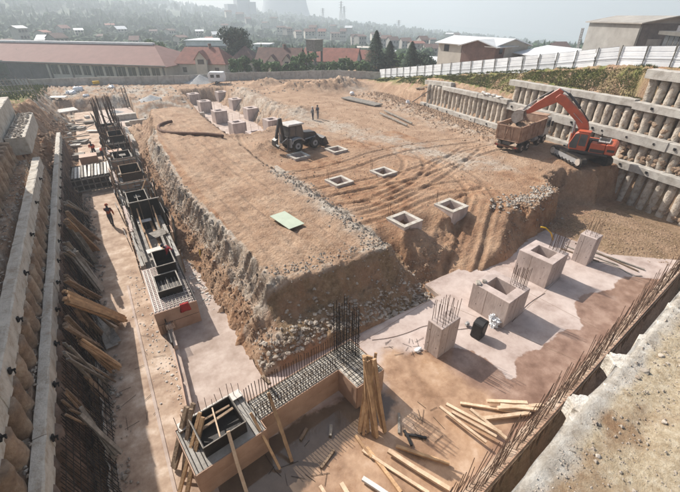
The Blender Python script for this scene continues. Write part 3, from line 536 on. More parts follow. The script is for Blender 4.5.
# broken concrete along the lip and loose stones
mat('lip_concrete', (0.56, 0.53, 0.48), (0.38, 0.33, 0.27), 9, 0.92, 0.8, 45, c3=(0.52, 0.48, 0.42), detail=10, dist=0.015)
lip = thing('broken_edge', 'ragged pale lumps of spilled concrete along the lip of the near ledge', 'concrete spill', (*pedge(2, 0), PZ))
def dzs(s_, o_):
    a, b_ = pedge(s_, o_); A, B, O = np.array([a]), np.array([b_]), o_
    return float((.05 * np.clip((O - .3) / .25, 0, 1) * (1 + 2.5 * fbm(A * 2.5, B * 2.5, 72)) + .035 * fbm(A * 14, B * 14, 73) * np.clip((O - .12) / .2, .25, 1) + .02 * fbm(A * 40, B * 40, 74, 3))[0])
for (px, py, r) in [(608, 357, .085), (577, 405, .085), (566, 417, .05), (636, 338, .05), (650, 322, .03), (540, 442, .03), (596, 383, .03), (664, 306, .04), (527, 462, .025)]:
    c = at(px, py, PZ - .05); m_ = MB()
    s0_ = (c[0] - ea[0]) * ux + (c[1] - ea[1]) * uy; pl = [pedge(s0_ + 1.25 * r * math.cos(a_) * U(.8, 1.15), .06 + (-1.7 * r * math.sin(a_) * U(.75, 1.15))) for a_ in np.linspace(0, math.pi, 15)]
    pl = [pedge(s0_ + 1.3 * r, .1), pedge(s0_ - 1.3 * r, .1)][:0] + pl; m_.prism(pl, PZ - .16, PZ - .008)
    o = m_.build('lump', 'lip_concrete', lip, bevel=.012)
st = MB()
_sg = np.linspace(-2, 9.5, 460); _og = np.linspace(0, 4.5, 200); _S, _O = np.meshgrid(_sg, _og, indexing='ij'); _A = ea[0] + ux * _S + uy * _O; _B = ea[1] + uy * _S - ux * _O
_D = .05 * np.clip((_O - .3) / .25, 0, 1) * (1 + 2.5 * fbm(_A * 2.5, _B * 2.5, 72)) + .035 * fbm(_A * 14, _B * 14, 73) * np.clip((_O - .12) / .2, .25, 1) + .02 * fbm(_A * 40, _B * 40, 74, 3)
def DZ(s_, o_): return float(_D[int(np.clip((s_ + 2) / 11.5 * 459, 0, 459)), int(np.clip(o_ / 4.5 * 199, 0, 199))])
for _ in range(24000):
    s_, o_ = U(-1.5, 9), abs(random.gauss(0, 1)) * 1.1 + .05
    x_, y_ = pedge(s_, o_); r = min(.02, .0025 + random.expovariate(1 / .0024)); st.rock((x_, y_, PZ + DZ(s_, o_) + r * .25), r, .7, 0)
tag(st.build('loose_gravel', 'rock', None), 'small loose stones scattered over the near ledge', 'gravel', kind='stuff')
for k, (px, py, r) in enumerate([(648, 367, .026), (640, 373, .016), (664, 352, .02), (598, 418, .014), (601, 452, .016), (666, 420, .014)]):
    c = at(px, py, PZ + .05); m_ = MB(); m_.add(*nrock((0, 0, 0), r, 2, .75)); o = m_.build('stone', 'rock'); s_, o_ = (c[0] - ea[0]) * ux + (c[1] - ea[1]) * uy, (c[0] - ea[0]) * uy - (c[1] - ea[1]) * ux; o.location = (c[0], c[1], PZ + DZ(s_, o_) + r * .3); tag(o, 'fist sized loose stone among the gravel of the near ledge', 'stone', 'stones on the near ledge')
# ------------------------------------------------------------------ pile walls
def pile_mesh(h, r=.42, seed=0, mt='pile'):
    rr = random.Random(seed); m_ = MB(); n_ = 12; ks = 7; V = []
    lean = rr.uniform(-.03, .03)
    for k in range(ks):
        z = h * k / (ks - 1)
        for i in range(n_):
            a = 2 * math.pi * i / n_; q = r * (1 + rr.uniform(-.09, .09)); V.append((math.cos(a) * q + lean * z, math.sin(a) * q, z))
    m_.add(V, [(k * n_ + i, k * n_ + (i + 1) % n_, (k + 1) * n_ + (i + 1) % n_, (k + 1) * n_ + i) for k in range(ks - 1) for i in range(n_)] + [tuple(range((ks - 1) * n_, ks * n_))])
    return m_.mesh('pile', mt, True)
def rough_beam(L_, d, h, seed, chip=.02):   # along +y, face on x=0, body in +x
    rr = random.Random(seed); m_ = MB(); n_ = max(2, int(L_ / .45)); V = []
    for k in range(n_ + 1):
        y = L_ * k / n_; j = lambda s=chip: rr.uniform(-s, s)
        V += [(j() * .5, y, j()), (j() * .4, y, h * .5), (j() * .6, y, h - .03 + j() * .4), (.05, y, h + j()), (d, y, h + j()), (d, y, 0)]
    F = [(k * 6 + i, k * 6 + (i + 1) % 6, (k + 1) * 6 + (i + 1) % 6, (k + 1) * 6 + i) for k in range(n_) for i in range(6)] + [tuple(range(6))[::-1], tuple(range(n_ * 6, n_ * 6 + 6))]
    return m_.add(V, F)
angW = -math.atan(WB)
def wpt(s, off): return (WA + WB * s + off, s)
rwall = thing('pile_retaining_wall', 'stepped wall of bored piles with pale capping beams right of the pit', 'retaining wall', (WA + 5, 29, 0))
pv = {}
def piles(parent, s0, s1, off, z0, z1, step, left=None, r=.42, m=None):
    if left is None: step *= .82; r = .36
    n_ = int((s1 - s0) / step)
    for i in range(n_):
        s_ = s0 + (i + .5) * step; h = round(z1 - z0, 1); kk = (h, i % 3, r, m)
        if kk not in pv: pv[kk] = pile_mesh(h, r, i % 3 + int(h * 10), m or 'pile')
        x, y = wpt(s_, off + r) if left is None else (left - r + off, s_)
        inst(pv[kk], 'pile', TR(x + U(-.04, .04), y + U(-.05, .05), z0, U(0, 6.28)), parent)
hole = MB(); hole.box((0, 0, 0), (.14, .14, .14)); hole.box((.03, 0, 0), (.08, .2, .19)); holem = hole.mesh('anchor_head', 'anchor')
def beamR(s0, s1, off, z0a, z0b, h, seg=5.8, d=.75, anchors=2.35, parent=None, jog=0):
    s_ = s0; k = 0
    while s_ < s1 - .2:
        e = min(s1, s_ + seg * U(.85, 1.15)); e = s1 if s1 - e < 1.5 else e
        za = z0a + (z0b - z0a) * (s_ - s0) / (s1 - s0); L_ = (e - s_) / math.cos(angW) - .015
        m_ = rough_beam(L_, d, h + U(-.02, .02), int(s_ * 10)); o = m_.build('capping_beam', 'cap_concrete', parent); x, y = wpt(s_, off + U(-.05, .05))
        pit = math.atan2((z0b - z0a), (s1 - s0)); o.matrix_basis = Matrix.Translation((x, y, za)) @ Matrix.Rotation(angW, 4, 'Z') @ Matrix.Rotation(pit, 4, 'X')
        a_ = s_ + U(.5, 1.2)
        while anchors and a_ < e - .3:
            x, y = wpt(a_, off - .02); inst(holem, 'anchor_head', TR(x, y, z0a + (z0b - z0a) * (a_ - s0) / (s1 - s0) + h * .52, angW), parent); a_ += anchors
        s_ = e; k += 1
# piles then beams, tier by tier
piles(rwall, 0, 19, .05, -3.8, .05, 1.08)
beamR(0, 29, -.25, -.15, -.02, .66, parent=rwall); beamR(29, 48, -.25, -.35, -.66, .56, parent=rwall)
piles(rwall, 0, 30, .42, .55, 2.2, 1.08)
piles(rwall, 30, 47.5, .22, -.15, 2.6, 1.1)
beamR(0, 30, .1, 2.15, 2.2, .78, parent=rwall); beamR(30, 43, -.05, 2.72, 2.45, .52, parent=rwall, anchors=0); beamR(41.5, 48.2, .45, 2.95, 2.5, .62, parent=rwall, anchors=0)
piles(rwall, 0, 30.6, .78, 2.9, 4.85, 1.08)
beamR(0, 16, .42, 4.72, 4.85, .62, parent=rwall, seg=8); beamR(16, 30.8, .62, 5.0, 4.75, .6, parent=rwall, anchors=0)
piles(rwall, 0, 16.2, 1.35, 5.4, 7.35, 1.08)
beamR(0, 16.2, 1.1, 7.25, 7.3, .72, parent=rwall, seg=6, anchors=0, d=1.2)
pk_ = MB()
for (s0_, s1_, off_, za_, zb_, cnt) in ((0, 17, .55, .6, 1.9, 150), (0, 17, .95, 2.95, 4.3, 120), (17, 30, .55, .6, 1.1, 60), (0, 12, .3, -3.4, -2.0, 60)):
    for _ in range(cnt):
        x, y = wpt(U(s0_, s1_), off_ + U(-.1, .35)); pk_.add(*nrock((x, y, za_ + (zb_ - za_) * random.random() ** 1.6), U(.1, .32), 1, .9, .5, 1.6))
pk_.build('soil_pockets', 'pile_dirty', rwall)['kind'] = 'stuff'
# sheet of thin stakes above the third beam
stk = MB()
for i in range(44):
    x, y = wpt(16.5 + i * .22, 1.75 + U(-.08, .08)); stk.bar((x, y, 5.3), (x + .1, y, 6.1 + U(-.25, .1)), .03, .03)
stk.build('stake_row', 'rebar', rwall)
# left wall
lwall = thing('pile_retaining_wall', 'stepped wall of bored piles with bright capping beams left of the pit', 'retaining wall', (-6, 20, 0))
piles(lwall, 2, 49, 0, S - .3, 1.0, 1.0, left=-3.72, m='pile_rust_shade')
piles(lwall, 2, 34, 0, 1.3, 2.75, 1.0, left=-4.22, r=.36, m='pile_dirty')
piles(lwall, 2, 33, 0, 3.0, 4.75, 1.0, left=-5.5, m='pile_dirty')
def beamL(s0, s1, xf, z0, h, d=.7, seg=9, m='pale_concrete', z1=None):
    s_ = s0
    while s_ < s1 - .2:
        e = min(s1, s_ + seg * U(.9, 1.1)); e = s1 if s1 - e < 1.5 else e
        b_ = rough_beam(e - s_ - .012, d, h, int(s_ * 7) + 3, .03); b_.v = [(-x, y, z) for x, y, z in b_.v]; b_.f = [f[::-1] for f in b_.f]
        o = b_.build('capping_beam', m, lwall); o.matrix_basis = TR(xf + U(-.02, .02), s_, z0)
        s_ = e
beamL(1.5, 49, -3.85, .9, .68, .34); beamL(1.5, 33.4, -4.35, 2.62, .8, .42); beamL(34, 43, -4.75, 3.55, 1.2, 1.15, 9); beamL(4, 32, -5.9, 4.65, 1.5, 1.2, 9); piles(lwall, 2, 32, 0, 6.0, 9.2, 1.0, left=-6.25, m='pile_dirty'); beamL(2, 32, -6.2, 9.1, 1.0, 1.3)  # last piles and beam: unseen top tier, extended to shade the floor strip
beamL(32.3, 43.5, -6.0, 4.55, 1.55, 1.4, 3)
anc = MB(); anc.box((0, 0, 0), (.05, .18, .17)); anc.cyl((0, 0, 0), (.13, 0, 0), .04, .035, 8); anc.box((.09, 0, -.06), (.03, .05, .15)); ancm = anc.mesh('anchor_head', 'anchor')
for xf, z, ss in ((-3.85, 1.25, [7.8 + 2.25 * i for i in range(16)]), (-4.35, 3.02, [9.2, 11.5, 14.2, 17.4, 21.2, 25.4, 29.6])):
    for s_ in ss: inst(ancm, 'anchor_head', TR(xf + .045, s_ + U(-.1, .1), z, 0) @ Matrix.Rotation(U(-.3, .3), 4, 'X'), lwall)
# rubble lying on the berms and on the wide beam end
rb = MB()
for _ in range(1100): y = U(4, 33); rb.rock((U(-4.75, -4.2) if _ % 2 else U(-5.8, -4.8), y, (1.55 if _ % 2 else 3.40) + U(0, .06)), U(.02, .09), .7, 0)
for _ in range(160): rb.rock((U(-5.8, -4.9), U(34.2, 42.8), 4.8), U(.05, .2), .6, 0)
tag(rb.build('berm_rubble', 'rock'), 'broken stone and mortar on the steps of the left pile wall', 'rubble', kind='stuff')
# ------------------------------------------------------------------ rebar mats and timber leaning on the left wall
barm = MB().cyl((0, 0, 0), (0, 0, 1), .011, n=5, caps=False).mesh('bar', 'rebar_dark')
def bari(p, q, parent, r=1.0, name='bar', me=None):
    p, q = Vector(p), Vector(q); d = q - p; L_ = d.length
    inst(me or barm, name, Matrix.Translation(p) @ d.to_track_quat('Z', 'Y').to_matrix().to_4x4() @ Matrix.Diagonal((r, r, L_, 1)), parent)
barM = MB().cyl((0, 0, 0), (0, 0, 1), .011, n=5, caps=False).mesh('bar', 'rebar')
def matn(y0, y1, label, nb=30, shear=0.):
    t_ = thing('reinforcement_mat', label, 'rebar mat', (-3.3, (y0 + y1) / 2, S), group='rebar mats leaning on the left pile wall')
    for i in range(nb):
        y = y0 + (y1 - y0) * i / nb; bari((-2.95 + U(-.1, .1), y, S + .05), (-3.72, y + shear + U(-.05, .05), .85 + U(-.1, .1)), t_, 1.1)
    for k in range(9): f_ = (k + .5) / 9; x_ = -2.95 - .77 * f_; z_ = S + .05 + 3.0 * f_; bari((x_ + .02, y0 - .1 + shear * f_, z_), (x_ + .02, y1 + shear * f_, z_), t_)
matn(6.5, 10.8, 'rebar mat nearest the camera, lit grid of thin black bars against the left wall', 34, .5)
matn(10.6, 14.2, 'dark rebar mat beside the lowest plank bundle on the left wall', 26, .4)
matn(14, 19, 'dark rebar mat behind the large plank bundle on the left wall', 30, .9)
matn(19, 27, 'long rebar mat behind the grey leaning boards on the left wall', 40, 1.4)
matn(27, 36, 'farthest rebar mat on the left wall near the cross formwork', 40, 1.6)
def lowwall(px, py, z=None): # point against the leaning mats for an upper end
    return onx(px, py, -3.45)
def plank(p, q, w_, h_, m, label, group, name='plank', bevel=0):
    p, q = Vector(p), Vector(q); c = (p + q) / 2; m_ = MB(); e0, e1 = p - c, q - c; k_ = U(.82, 1.22); mid = Vector((U(-.02, .02), U(-.02, .02), U(-.02, .03))); m_.bar(e0 * U(.95, 1), mid, w_ * k_, h_ * k_); m_.v[4:8] = m_.v[4:8]; m2 = MB(); m2.bar(mid, e1 * U(.93, 1), w_ * k_, h_ * k_); m_.add(m2.v[4:8], []); m_.f = [m_.f[0]] + m_.f[2:] + [(4, 5, 9, 8), (5, 6, 10, 9), (6, 7, 11, 10), (7, 4, 8, 11), (8, 9, 10, 11)]; o = m_.build(name, m); o.location = c
    return tag(o, label, name.replace('_', ' '), group)
def bundle(a, b, n_, w_, h_, m, label, group, spread=.25, name='plank'):
    A = Vector(onx(*a, -3.35)); B = Vector((*at(*b, S + .12), S + .12)); A.z = min(max(A.z, S + .4), 1.7)
    for i in range(n_):
        o = Vector((U(-.08, .12), U(-spread, spread), (i % 3) * h_ * 1.15)); o2 = Vector((U(-.25, .25), U(-spread, spread) * .6, (i % 3) * h_ * 1.15))
        plank(A + o, B + o2, w_, h_, m, label, group, name)
bundle((62, 206), (97, 241), 4, .16, .07, 'timber_old', 'brown board leaning between the left wall and the cross formwork', 'brown boards leaning by the cross formwork')
bundle((60, 190), (90, 214), 5, .12, .07, 'timber_grey', 'grey pole in the loose stack under the far rebar mat', 'grey poles near the cross formwork', .6)
bundle((63, 214), (96, 252), 4, .18, .06, 'timber', 'reddish brown plank leaning above the grey boards', 'reddish planks by the left wall', .3)
bundle((70, 226), (94, 262), 3, .30, .04, 'timber_grey', 'grey board leaning on the left wall above the big plank bundle', 'grey boards above the big bundle', .35)
bundle((71, 250), (103, 290), 3, .42, .04, 'timber_grey', 'wide weathered grey board leaning beside the big plank bundle', 'wide grey boards on the left wall', .25)
bundle((57, 282), (122, 322), 17, .10, .10, 'timber', 'long squared timber in the large bundle leaning on the left wall', 'large timber bundle on the left wall', .38, 'timber')
bundle((68, 292), (116, 326), 7, .13, .06, 'timber_old', 'dark plank under the large timber bundle on the left wall', 'dark planks under the large bundle', .4)
bundle((75, 306), (100, 338), 6, .14, .06, 'timber_old', 'dark brown plank with splintered end below the large bundle', 'splintered dark planks', .3)
bundle((90, 300), (113, 346), 2, .5, .03, 'timber_grey', 'broad grey sheet standing below the large bundle', 'grey sheets below the large bundle', .12, 'board')
bundle((79, 341), (117, 370), 12, .10, .06, 'timber', 'yellow brown plank in the neat lower bundle on the left wall', 'neat lower plank bundle', .28)
bundle((80, 362), (119, 382), 1, .14, .07, 'timber_old', 'single brown beam lying below the neat plank bundle', None, .1, 'beam')
bundle((86, 374), (106, 401), 5, .12, .06, 'timber_old', 'short brown plank in the lowest bundle on the left wall', 'lowest short plank bundle', .2)
bundle((56, 200), (88, 232), 7, .12, .07, 'timber_old', 'dark plank in the heap below the far anchors of the left wall', 'dark planks heaped under the far anchors', .7)
bundle((60, 236), (90, 268), 7, .13, .05, 'timber_grey', 'weathered plank in the heap above the wide grey boards', 'weathered planks above the wide grey boards', .7)
bundle((58, 262), (98, 300), 6, .12, .05, 'timber_old', 'brown plank half hidden behind the wide grey boards', 'brown planks behind the wide grey boards', .6)
bundle((62, 318), (100, 352), 7, .12, .06, 'timber_old', 'dark plank between the two timber bundles', 'dark planks between the bundles', .5)
bundle((66, 350), (104, 384), 5, .10, .05, 'timber_grey', 'thin grey lath behind the neat plank bundle', 'grey laths behind the neat bundle', .5)
bundle((55, 390), (92, 425), 5, .06, .05, 'timber_old', 'thin dark lath lying over the near rebar mat', 'dark laths over the near mat', .8, 'lath')
bundle((80, 412), (121, 457), 3, .12, .08, 'timber_grey', 'grey beam with pale end reaching the floor at the lower left', 'grey beams at the lower left', .15, 'beam')
# pale torn membrane strip between floor and mats
mem = MB(); V = []
for i in range(120):
    y = 7 + i * .25; j = U(-.08, .08); V += [(-3.25 + j, y, S + .02), (-3.2 + j + U(-.05, .05), y, S + .42 + U(-.12, .12))]
mem.add(V, [(2 * i, 2 * i + 2, 2 * i + 3, 2 * i + 1) for i in range(119)] + [])
mo = mem.build('membrane_strip', 'pale_concrete'); s_m = mo.modifiers.new('solid', 'SOLIDIFY'); s_m.thickness = .04; tag(mo, 'torn pale membrane edge along the foot of the left wall', 'membrane')
# ------------------------------------------------------------------ long formwork wall
G_ = S
def mbbox(c, d, rz=0): return MB().box(c, d, rz)
def lattice(parent, x0, x1, y, z0, z1, nv, nh, t=.07, th=.06, mback='ply_dark', mbat='timber_old', rz=0):
    """panel facing the camera (-y) with proud battens"""
    mbbox(((x0 + x1) / 2, y + .04, (z0 + z1) / 2), (x1 - x0, .03, z1 - z0)).build('panel', mback, parent)
    for i in range(nv):
        x = x0 + (x1 - x0) * i / (nv - 1) + U(-.03, .03); mbbox((x, y - th / 2 + .02, (z0 + z1) / 2 + U(0, .06)), (t, th, z1 - z0)).build('batten', mbat, parent)
    for i in range(nh):
        z = z0 + .12 + (z1 - z0 - .24) * i / max(1, nh - 1); mbbox(((x0 + x1) / 2 + U(-.05, .05), y - th - .02, z), (x1 - x0 + .12, .06, t * 1.3)).build('rail', mbat, parent)
def openbox(parent, x0, x1, y0, y1, z0, z1, m='ply_dark', rail='timber_grey', divider=False):
    t = .035
    for c, d in (((x0, (y0 + y1) / 2), (t, y1 - y0)), ((x1, (y0 + y1) / 2), (t, y1 - y0)), (((x0 + x1) / 2, y0), (x1 - x0 - t, t)), (((x0 + x1) / 2, y1), (x1 - x0 - t, t))):
        mbbox((*c, (z0 + z1) / 2), (*d, z1 - z0)).build('panel', m, parent)
    for c, d in (((x0, (y0 + y1) / 2), (t + .03, y1 - y0 + .08)), ((x1, (y0 + y1) / 2), (t + .03, y1 - y0 + .08)), (((x0 + x1) / 2, y0), (x1 - x0 - .07, t + .03)), (((x0 + x1) / 2, y1), (x1 - x0 - .07, t + .03))):
        mbbox((*c, z1 + .012), (*d, .03)).build('rim', rail, parent)
    if divider: mbbox(((x0 + x1) / 2, (y0 + y1) / 2, z1 - .25), (.05, y1 - y0 - .1, .07)).build('brace', rail, parent)
fw = thing('formwork_wall', 'long concrete and plywood formwork wall with open dark boxes running away from the camera', 'formwork', (.8, 45, S))
TOP = -.78
# near end: brown shuttered block
mbbox((.62, 19.25, (G_ + TOP) / 2 + .05), (1.95, 4.4, TOP - G_ - .1), 0).build('core', 'form_concrete', fw)
mbbox((.66, 17.0, (G_ + TOP) / 2), (2.08, .04, TOP - G_)).build('end_panel', 'ply_brown', fw)
mbbox((-.37, 19.3, (G_ + TOP) / 2), (.04, 4.5, TOP - G_)).build('side_panel', 'ply_brown', fw); mbbox((1.66, 19.3, (G_ + TOP) / 2), (.04, 4.5, TOP - G_)).build('side_panel', 'ply_dark', fw)
for zz in (-1.55,): mbbox((.66, 16.97, zz), (2.05, .012, .012)).build('panel_joint', 'ply_dark', fw)
for i in range(6): mbbox((-.22 + i * .13, 16.965, G_ + .36 + U(-.05, .05)), (.03, .014, .5 + U(-.1, .1))).build('scratch_mark', 'timber_old', fw)
# mesh on the top of the block (streaky pale)
for i in range(26): y = 17.15 + i * .165; bari((-.32, y, TOP + .0), (1.6, y + U(-.05, .05), TOP + .02), fw, 1.3, 'bar')
for i in range(11): x = -.3 + i * .18; mbbox((x, 19.2, TOP + .035), (.05, 4.2, .02)).build('strip', 'white_flake' if i < 3 else 'timber_grey', fw)
openbox(fw, .12, 1.28, 18.15, 19.75, TOP - .15, TOP + .42, divider=True); mbbox((.7, 18.95, TOP + .02), (1.1, 1.55, .02)).build('box_floor', 'ply_dark', fw)
openbox(fw, .42, 1.42, 20.1, 21.9, TOP - .15, TOP + .75); mbbox((.92, 21.0, TOP + .02), (.95, 1.7, .02)).build('box_floor', 'ply_dark', fw)
# twin low walls with brown boards on the outside
for k, y in enumerate(range(22, 66, 5)):
    yy = y + 2.45; g = .0
    hl, hr = (1, 1) if k < 2 else (U(.45, .95), U(.45, 1)); Ll, Lr = (4.85, 4.85) if k < 2 else (U(3, 4.6), U(3, 4.6))
    mbbox((-.2, yy, G_ + hl * (TOP - .05 - G_) / 2), (.26, Ll, hl * (TOP - .05 - G_))).build('wall_section', 'form_concrete' if k % 2 else 'concrete', fw)
    mbbox((1.78, yy, G_ + hr * (TOP - G_) / 2), (.28, Lr, hr * (TOP - G_))).build('wall_section', 'concrete', fw)
    mbbox((.6, yy, G_ + .25), (1.3, 4.85, .5)).build('infill', 'concrete', fw)
    mbbox((-.36, yy, (G_ + TOP) / 2 - .1), (.03, 4.6, TOP - G_ - .3)).build('side_panel', 'ply_brown' if k < 2 else 'ply_dark', fw)
for k in range(40):
    y = 22 + k * 1.1 + U(-.2, .2); mbbox((-.42, y, (G_ + TOP) / 2 + U(-.1, .2)), (.08, .10, TOP - G_ + U(0, .5) + (.8 if k > 18 else 0) * U(.3, 1.5))).build('upright', 'timber_old' if k % 3 else 'timber_grey', fw)
    if k % 2 == 0: mbbox((1.97, y, (G_ + TOP) / 2 + U(-.1, .3)), (.08, .10, TOP - G_ + U(0, .6))).build('upright', 'timber_old', fw)
for (x, y0, y1, z) in ((.02, 22, 29, TOP + .12), (.34, 22.2, 28.8, TOP + .05), (.55, 22, 27.5, TOP - .1), (1.35, 22.5, 28, TOP + .1), (1.1, 23, 28.4, TOP - .2), (.1, 31, 37, TOP + .1), (1.5, 33, 37, TOP + .1)):
    MB().bar((x, y0, z), (x + U(-.1, .1), y1, z + U(-.05, .05)), .16, .06).build('walkway_plank', 'timber_grey' if z > TOP else 'timber', fw)
# tall panel box
for x0, x1 in ((.1, .72), (.76, 1.38), (1.42, 2.05)): mbbox(((x0 + x1) / 2, 28.6, -.6), (x1 - x0, .05, 2.3)).build('tall_panel', 'ply_dark', fw)
for x in (.12, .74, 1.4, 2.03): mbbox((x, 28.53, -.6), (.06, .08, 2.35)).build('batten', 'timber_old', fw)
mbbox((2.06, 27.4, -.75), (.05, 2.3, 2.2)).build('tall_panel', 'ply_dark', fw); mbbox((1.08, 28.6, .58), (2.1, .09, .06)).build('rim', 'timber_grey', fw)
for x in (.45, 1.5): MB().bar((x, 26.2, TOP), (x + .05, 28.5, .1), .09, .07).build('strut', 'timber', fw)
# repeating shaft boxes with lattice fronts
for k, (y, s_) in enumerate([(30.2, 1), (36.3, 1), (42.6, 1), (49.5, 1), (57, 1)]):
    sh_ = 0 if k == 0 else U(-.25, .3)
    openbox(fw, .12 + sh_, 1.5 + sh_ + (U(-.1, .25) if k else 0), y, y + U(2.0, 2.7), -1.9, TOP + (.62 if k == 0 else U(.35, 1.15)), divider=k % 2 == 0, rail='timber_old' if k % 2 else 'timber_grey')
    lattice(fw, .02 + sh_ - (.25 if k else 0), 1.62 + sh_ + (.3 if k else 0), y - 1.3 if k else y + 2.9, -1.95, TOP + (.5 if k == 0 else U(.5, 1.0)), 5, 4, t=.08, mback='ply_brown' if k % 3 else 'ply_dark', mbat='timber_grey')
    mbbox((.8, y + 3.0, TOP + .1), (1.5, .5, .05)).build('cover_board', 'timber_grey' if k % 2 else 'pale_concrete', fw)
for k in range(40):
    y = 24.5 + k * .98 + U(-.6, .6); sd = random.choice((-1, 1, 1)); x = -.5 if sd < 0 else 2.1; hh_ = U(1.1, 1.9) + (.5 if k % 4 == 0 else 0); m_ = MB(); m_.box((0, 0, hh_ / 2), (.04, U(.7, 1.5), hh_)); o = m_.build('standing_panel', random.choice(('ply_dark', 'ply_dark', 'ply_brown')), None); par(o, fw); o.location = (x + U(-.1, .1), y, S + .55 + U(0, .5)); o.rotation_euler = (U(-.05, .05), sd * U(.0, .12), U(-.12, .12))
for k in range(26):
    y = 31 + k * 1.3 + U(-.5, .5); m_ = MB(); m_.bar((U(-.5, 2.2), y, TOP - .6), (U(-.5, 2.2), y + U(-1, 1), TOP + U(.5, 1.4)), .09, .06); m_.build('loose_prop', random.choice(('timber_old', 'timber', 'timber_grey')), fw)
for k in range(16):
    y = 23 + k * 2.4; m_ = MB(); m_.box((U(.1, 1.5), y, TOP + U(.0, .35)), (U(.3, 1.3), U(.2, 1.1), .04), U(-.4, .4)); m_.build('cover_board', random.choice(('timber_grey', 'white_flake', 'ply_brown', 'timber')), fw)
# panels standing proud on the right side
for y in (25.5, 33.2, 38.7, 52): mbbox((2.12, y, G_ + .85), (.05, 1.3, 1.6)).build('side_panel', 'ply_dark' if y != 25.5 else 'ply_brown', fw)
# starter bars of the far part
nb = 0
for k in range(150):
    y = 47 + 19 * (k / 150) ** .7 + U(-.1, .1); x = random.choice((-.3, -.1, .1, .5, 1.2, 1.6, 1.9)); h = U(.7, 1.5) + (k / 150) * 2.0
    bari((x, y, TOP - .2), (x + U(-.15, .15), y + U(-.2, .2), TOP + h), fw, 3.2, 'starter_bar', barM)
for k in range(60): y = 22 + k * .5; x = random.choice((-.12, 1.7)); bari((x, y, TOP - .1), (x + U(-.1, .1), y, TOP + U(.3, .9)), fw, 2, 'starter_bar', barM)
# low brown kerb form leading to the near wall
lk = thing('low_side_form', 'low brown form board curving from the long formwork to the near wall', 'formwork', (0, 13.5, S))
for (a, b_, h) in (((.02, 17.0), (-.02, 15.1), .95), ((-.02, 15.05), (-.12, 12.9), .6), ((-.12, 12.85), (-.3, 10.4), .75)):
    MB().bar((*a, S + h / 2), (*b_, S + h / 2), .05, h).build('side_board', 'ply_brown' if h != .95 else 'ply_dark', lk)
    MB().bar((a[0] + .12, a[1], S + h * .35), (b_[0] + .12, b_[1], S + h * .35), .18, h * .7).build('concrete_strip', 'slab', lk)
for i in range(9): bari((-.05 + i * .045, 16.7, S + .9), (-.04 + i * .045, 15.9, S + 1.05), lk, 1.2, 'bar', barM)
# stepped slabs right of the formwork
for (x, y, sx_, sy_, h) in ((3.6, 70.5, 3.2, .9, .8), (4.2, 66.2, 2.2, 1.0, .5), (2.6, 55.5, 1.1, 3.8, .7), (2.55, 60.5, 1.0, 4.5, .55), (2.45, 49, .8, 2.6, .6)):
    o = mbbox((0, 0, h / 2), (sx_, sy_, h)).build('ground_beam', 'pale_concrete', bevel=.03); o.location = (x, y, S + .003); tag(o, 'short pale ground beam beside the far end of the formwork wall', 'ground beam', 'pale ground beams beside the formwork wall')
o = mbbox((0, 0, .4), (11, .5, .8)).build('low_wall', 'pale_concrete', bevel=.03); o.location = (9.2, 65.2, S + .002); tag(o, 'low pale wall crossing behind the end of the earth ridge', 'low wall')
# cross formwork
cf = thing('cross_formwork', 'formwork with pale slatted deck between the left wall and the long formwork', 'formwork', (-2.4, 42, S))
lattice(cf, -4.0, -.55, 40.4, G_ + .05, -.85, 8, 3, t=.09, mback='ply_dark', mbat='timber_grey')
for i in range(13): MB().bar((-3.9 + i * .27, 40.5, -.8), (-3.8 + i * .27 + U(-.1, .1), 44.2 + U(-.4, .3), -.78), .19, .05).build('deck_board', 'white_flake' if i % 3 != 1 else 'timber_grey', cf)
mbbox((-2.3, 44.3, -1.5), (3.4, .05, 1.4)).build('back_panel', 'ply_dark', cf)
# rust coloured pedestal and blocks on the far left floor
o = mbbox((0, 0, .45), (1.7, 1.4, .9)).build('block_form', 'ply_brown'); o.location = (-2.2, 49.6, S + .003); tag(o, 'brown box form standing on the floor behind the cross formwork', 'box form')
# ------------------------------------------------------------------ near wall in front of the puddle
nr = R_(7.0)
nw = thing('low_formwork_wall', 'low wall in brown plywood forms with a grid of bars on top, beside the dark puddle', 'formwork wall', (2.5, 8.8, S))
def nb_(x, y): return (x * math.cos(nr) - (y) * math.sin(nr) - .55 + 0, x * math.sin(nr) + y * math.cos(nr) + 8.05)
def nbox(x0, x1, y0, y1, z0, z1, name, m, parent=nw):
    c = nb_((x0 + x1) / 2, (y0 + y1) / 2); return mbbox((*c, (z0 + z1) / 2), (x1 - x0, y1 - y0, z1 - z0), nr).build(name, m, parent)
NT = -.85
for x0, x1, y0, y1 in ((0, 2.6, 0, 2.0), (2.6, 6.35, .45, 1.45), (6.35, 7.85, -.75, 1.45)):
    nbox(x0 + .02, x1 - .02, y0 + .03, y1 - .03, G_ - .02, NT - .03, 'core', 'concrete')
    zc = G_ + .72
    nbox(x0, x1 + (-.0), y0 - .03, y0, zc + .004, NT, 'form_panel', 'ply_brown'); nbox(x0, x1, y0 - .028, y0, G_ - .02, zc - .004, 'form_panel', 'ply_brown')
    nbox(x0, x1, y1, y1 + .03, G_, NT, 'form_panel', 'ply_brown'); 
nbox(-.03, 0, 0, 2.0, G_, NT + .02, 'form_panel', 'ply_brown'); nbox(2.6, 2.63, 0, .45, G_, NT, 'form_panel', 'ply_brown'); nbox(6.32, 6.35, -.75, .45, G_, NT, 'form_panel', 'ply_brown'); nbox(7.85, 7.88, -.75, 1.45, G_, NT, 'form_panel', 'ply_brown')
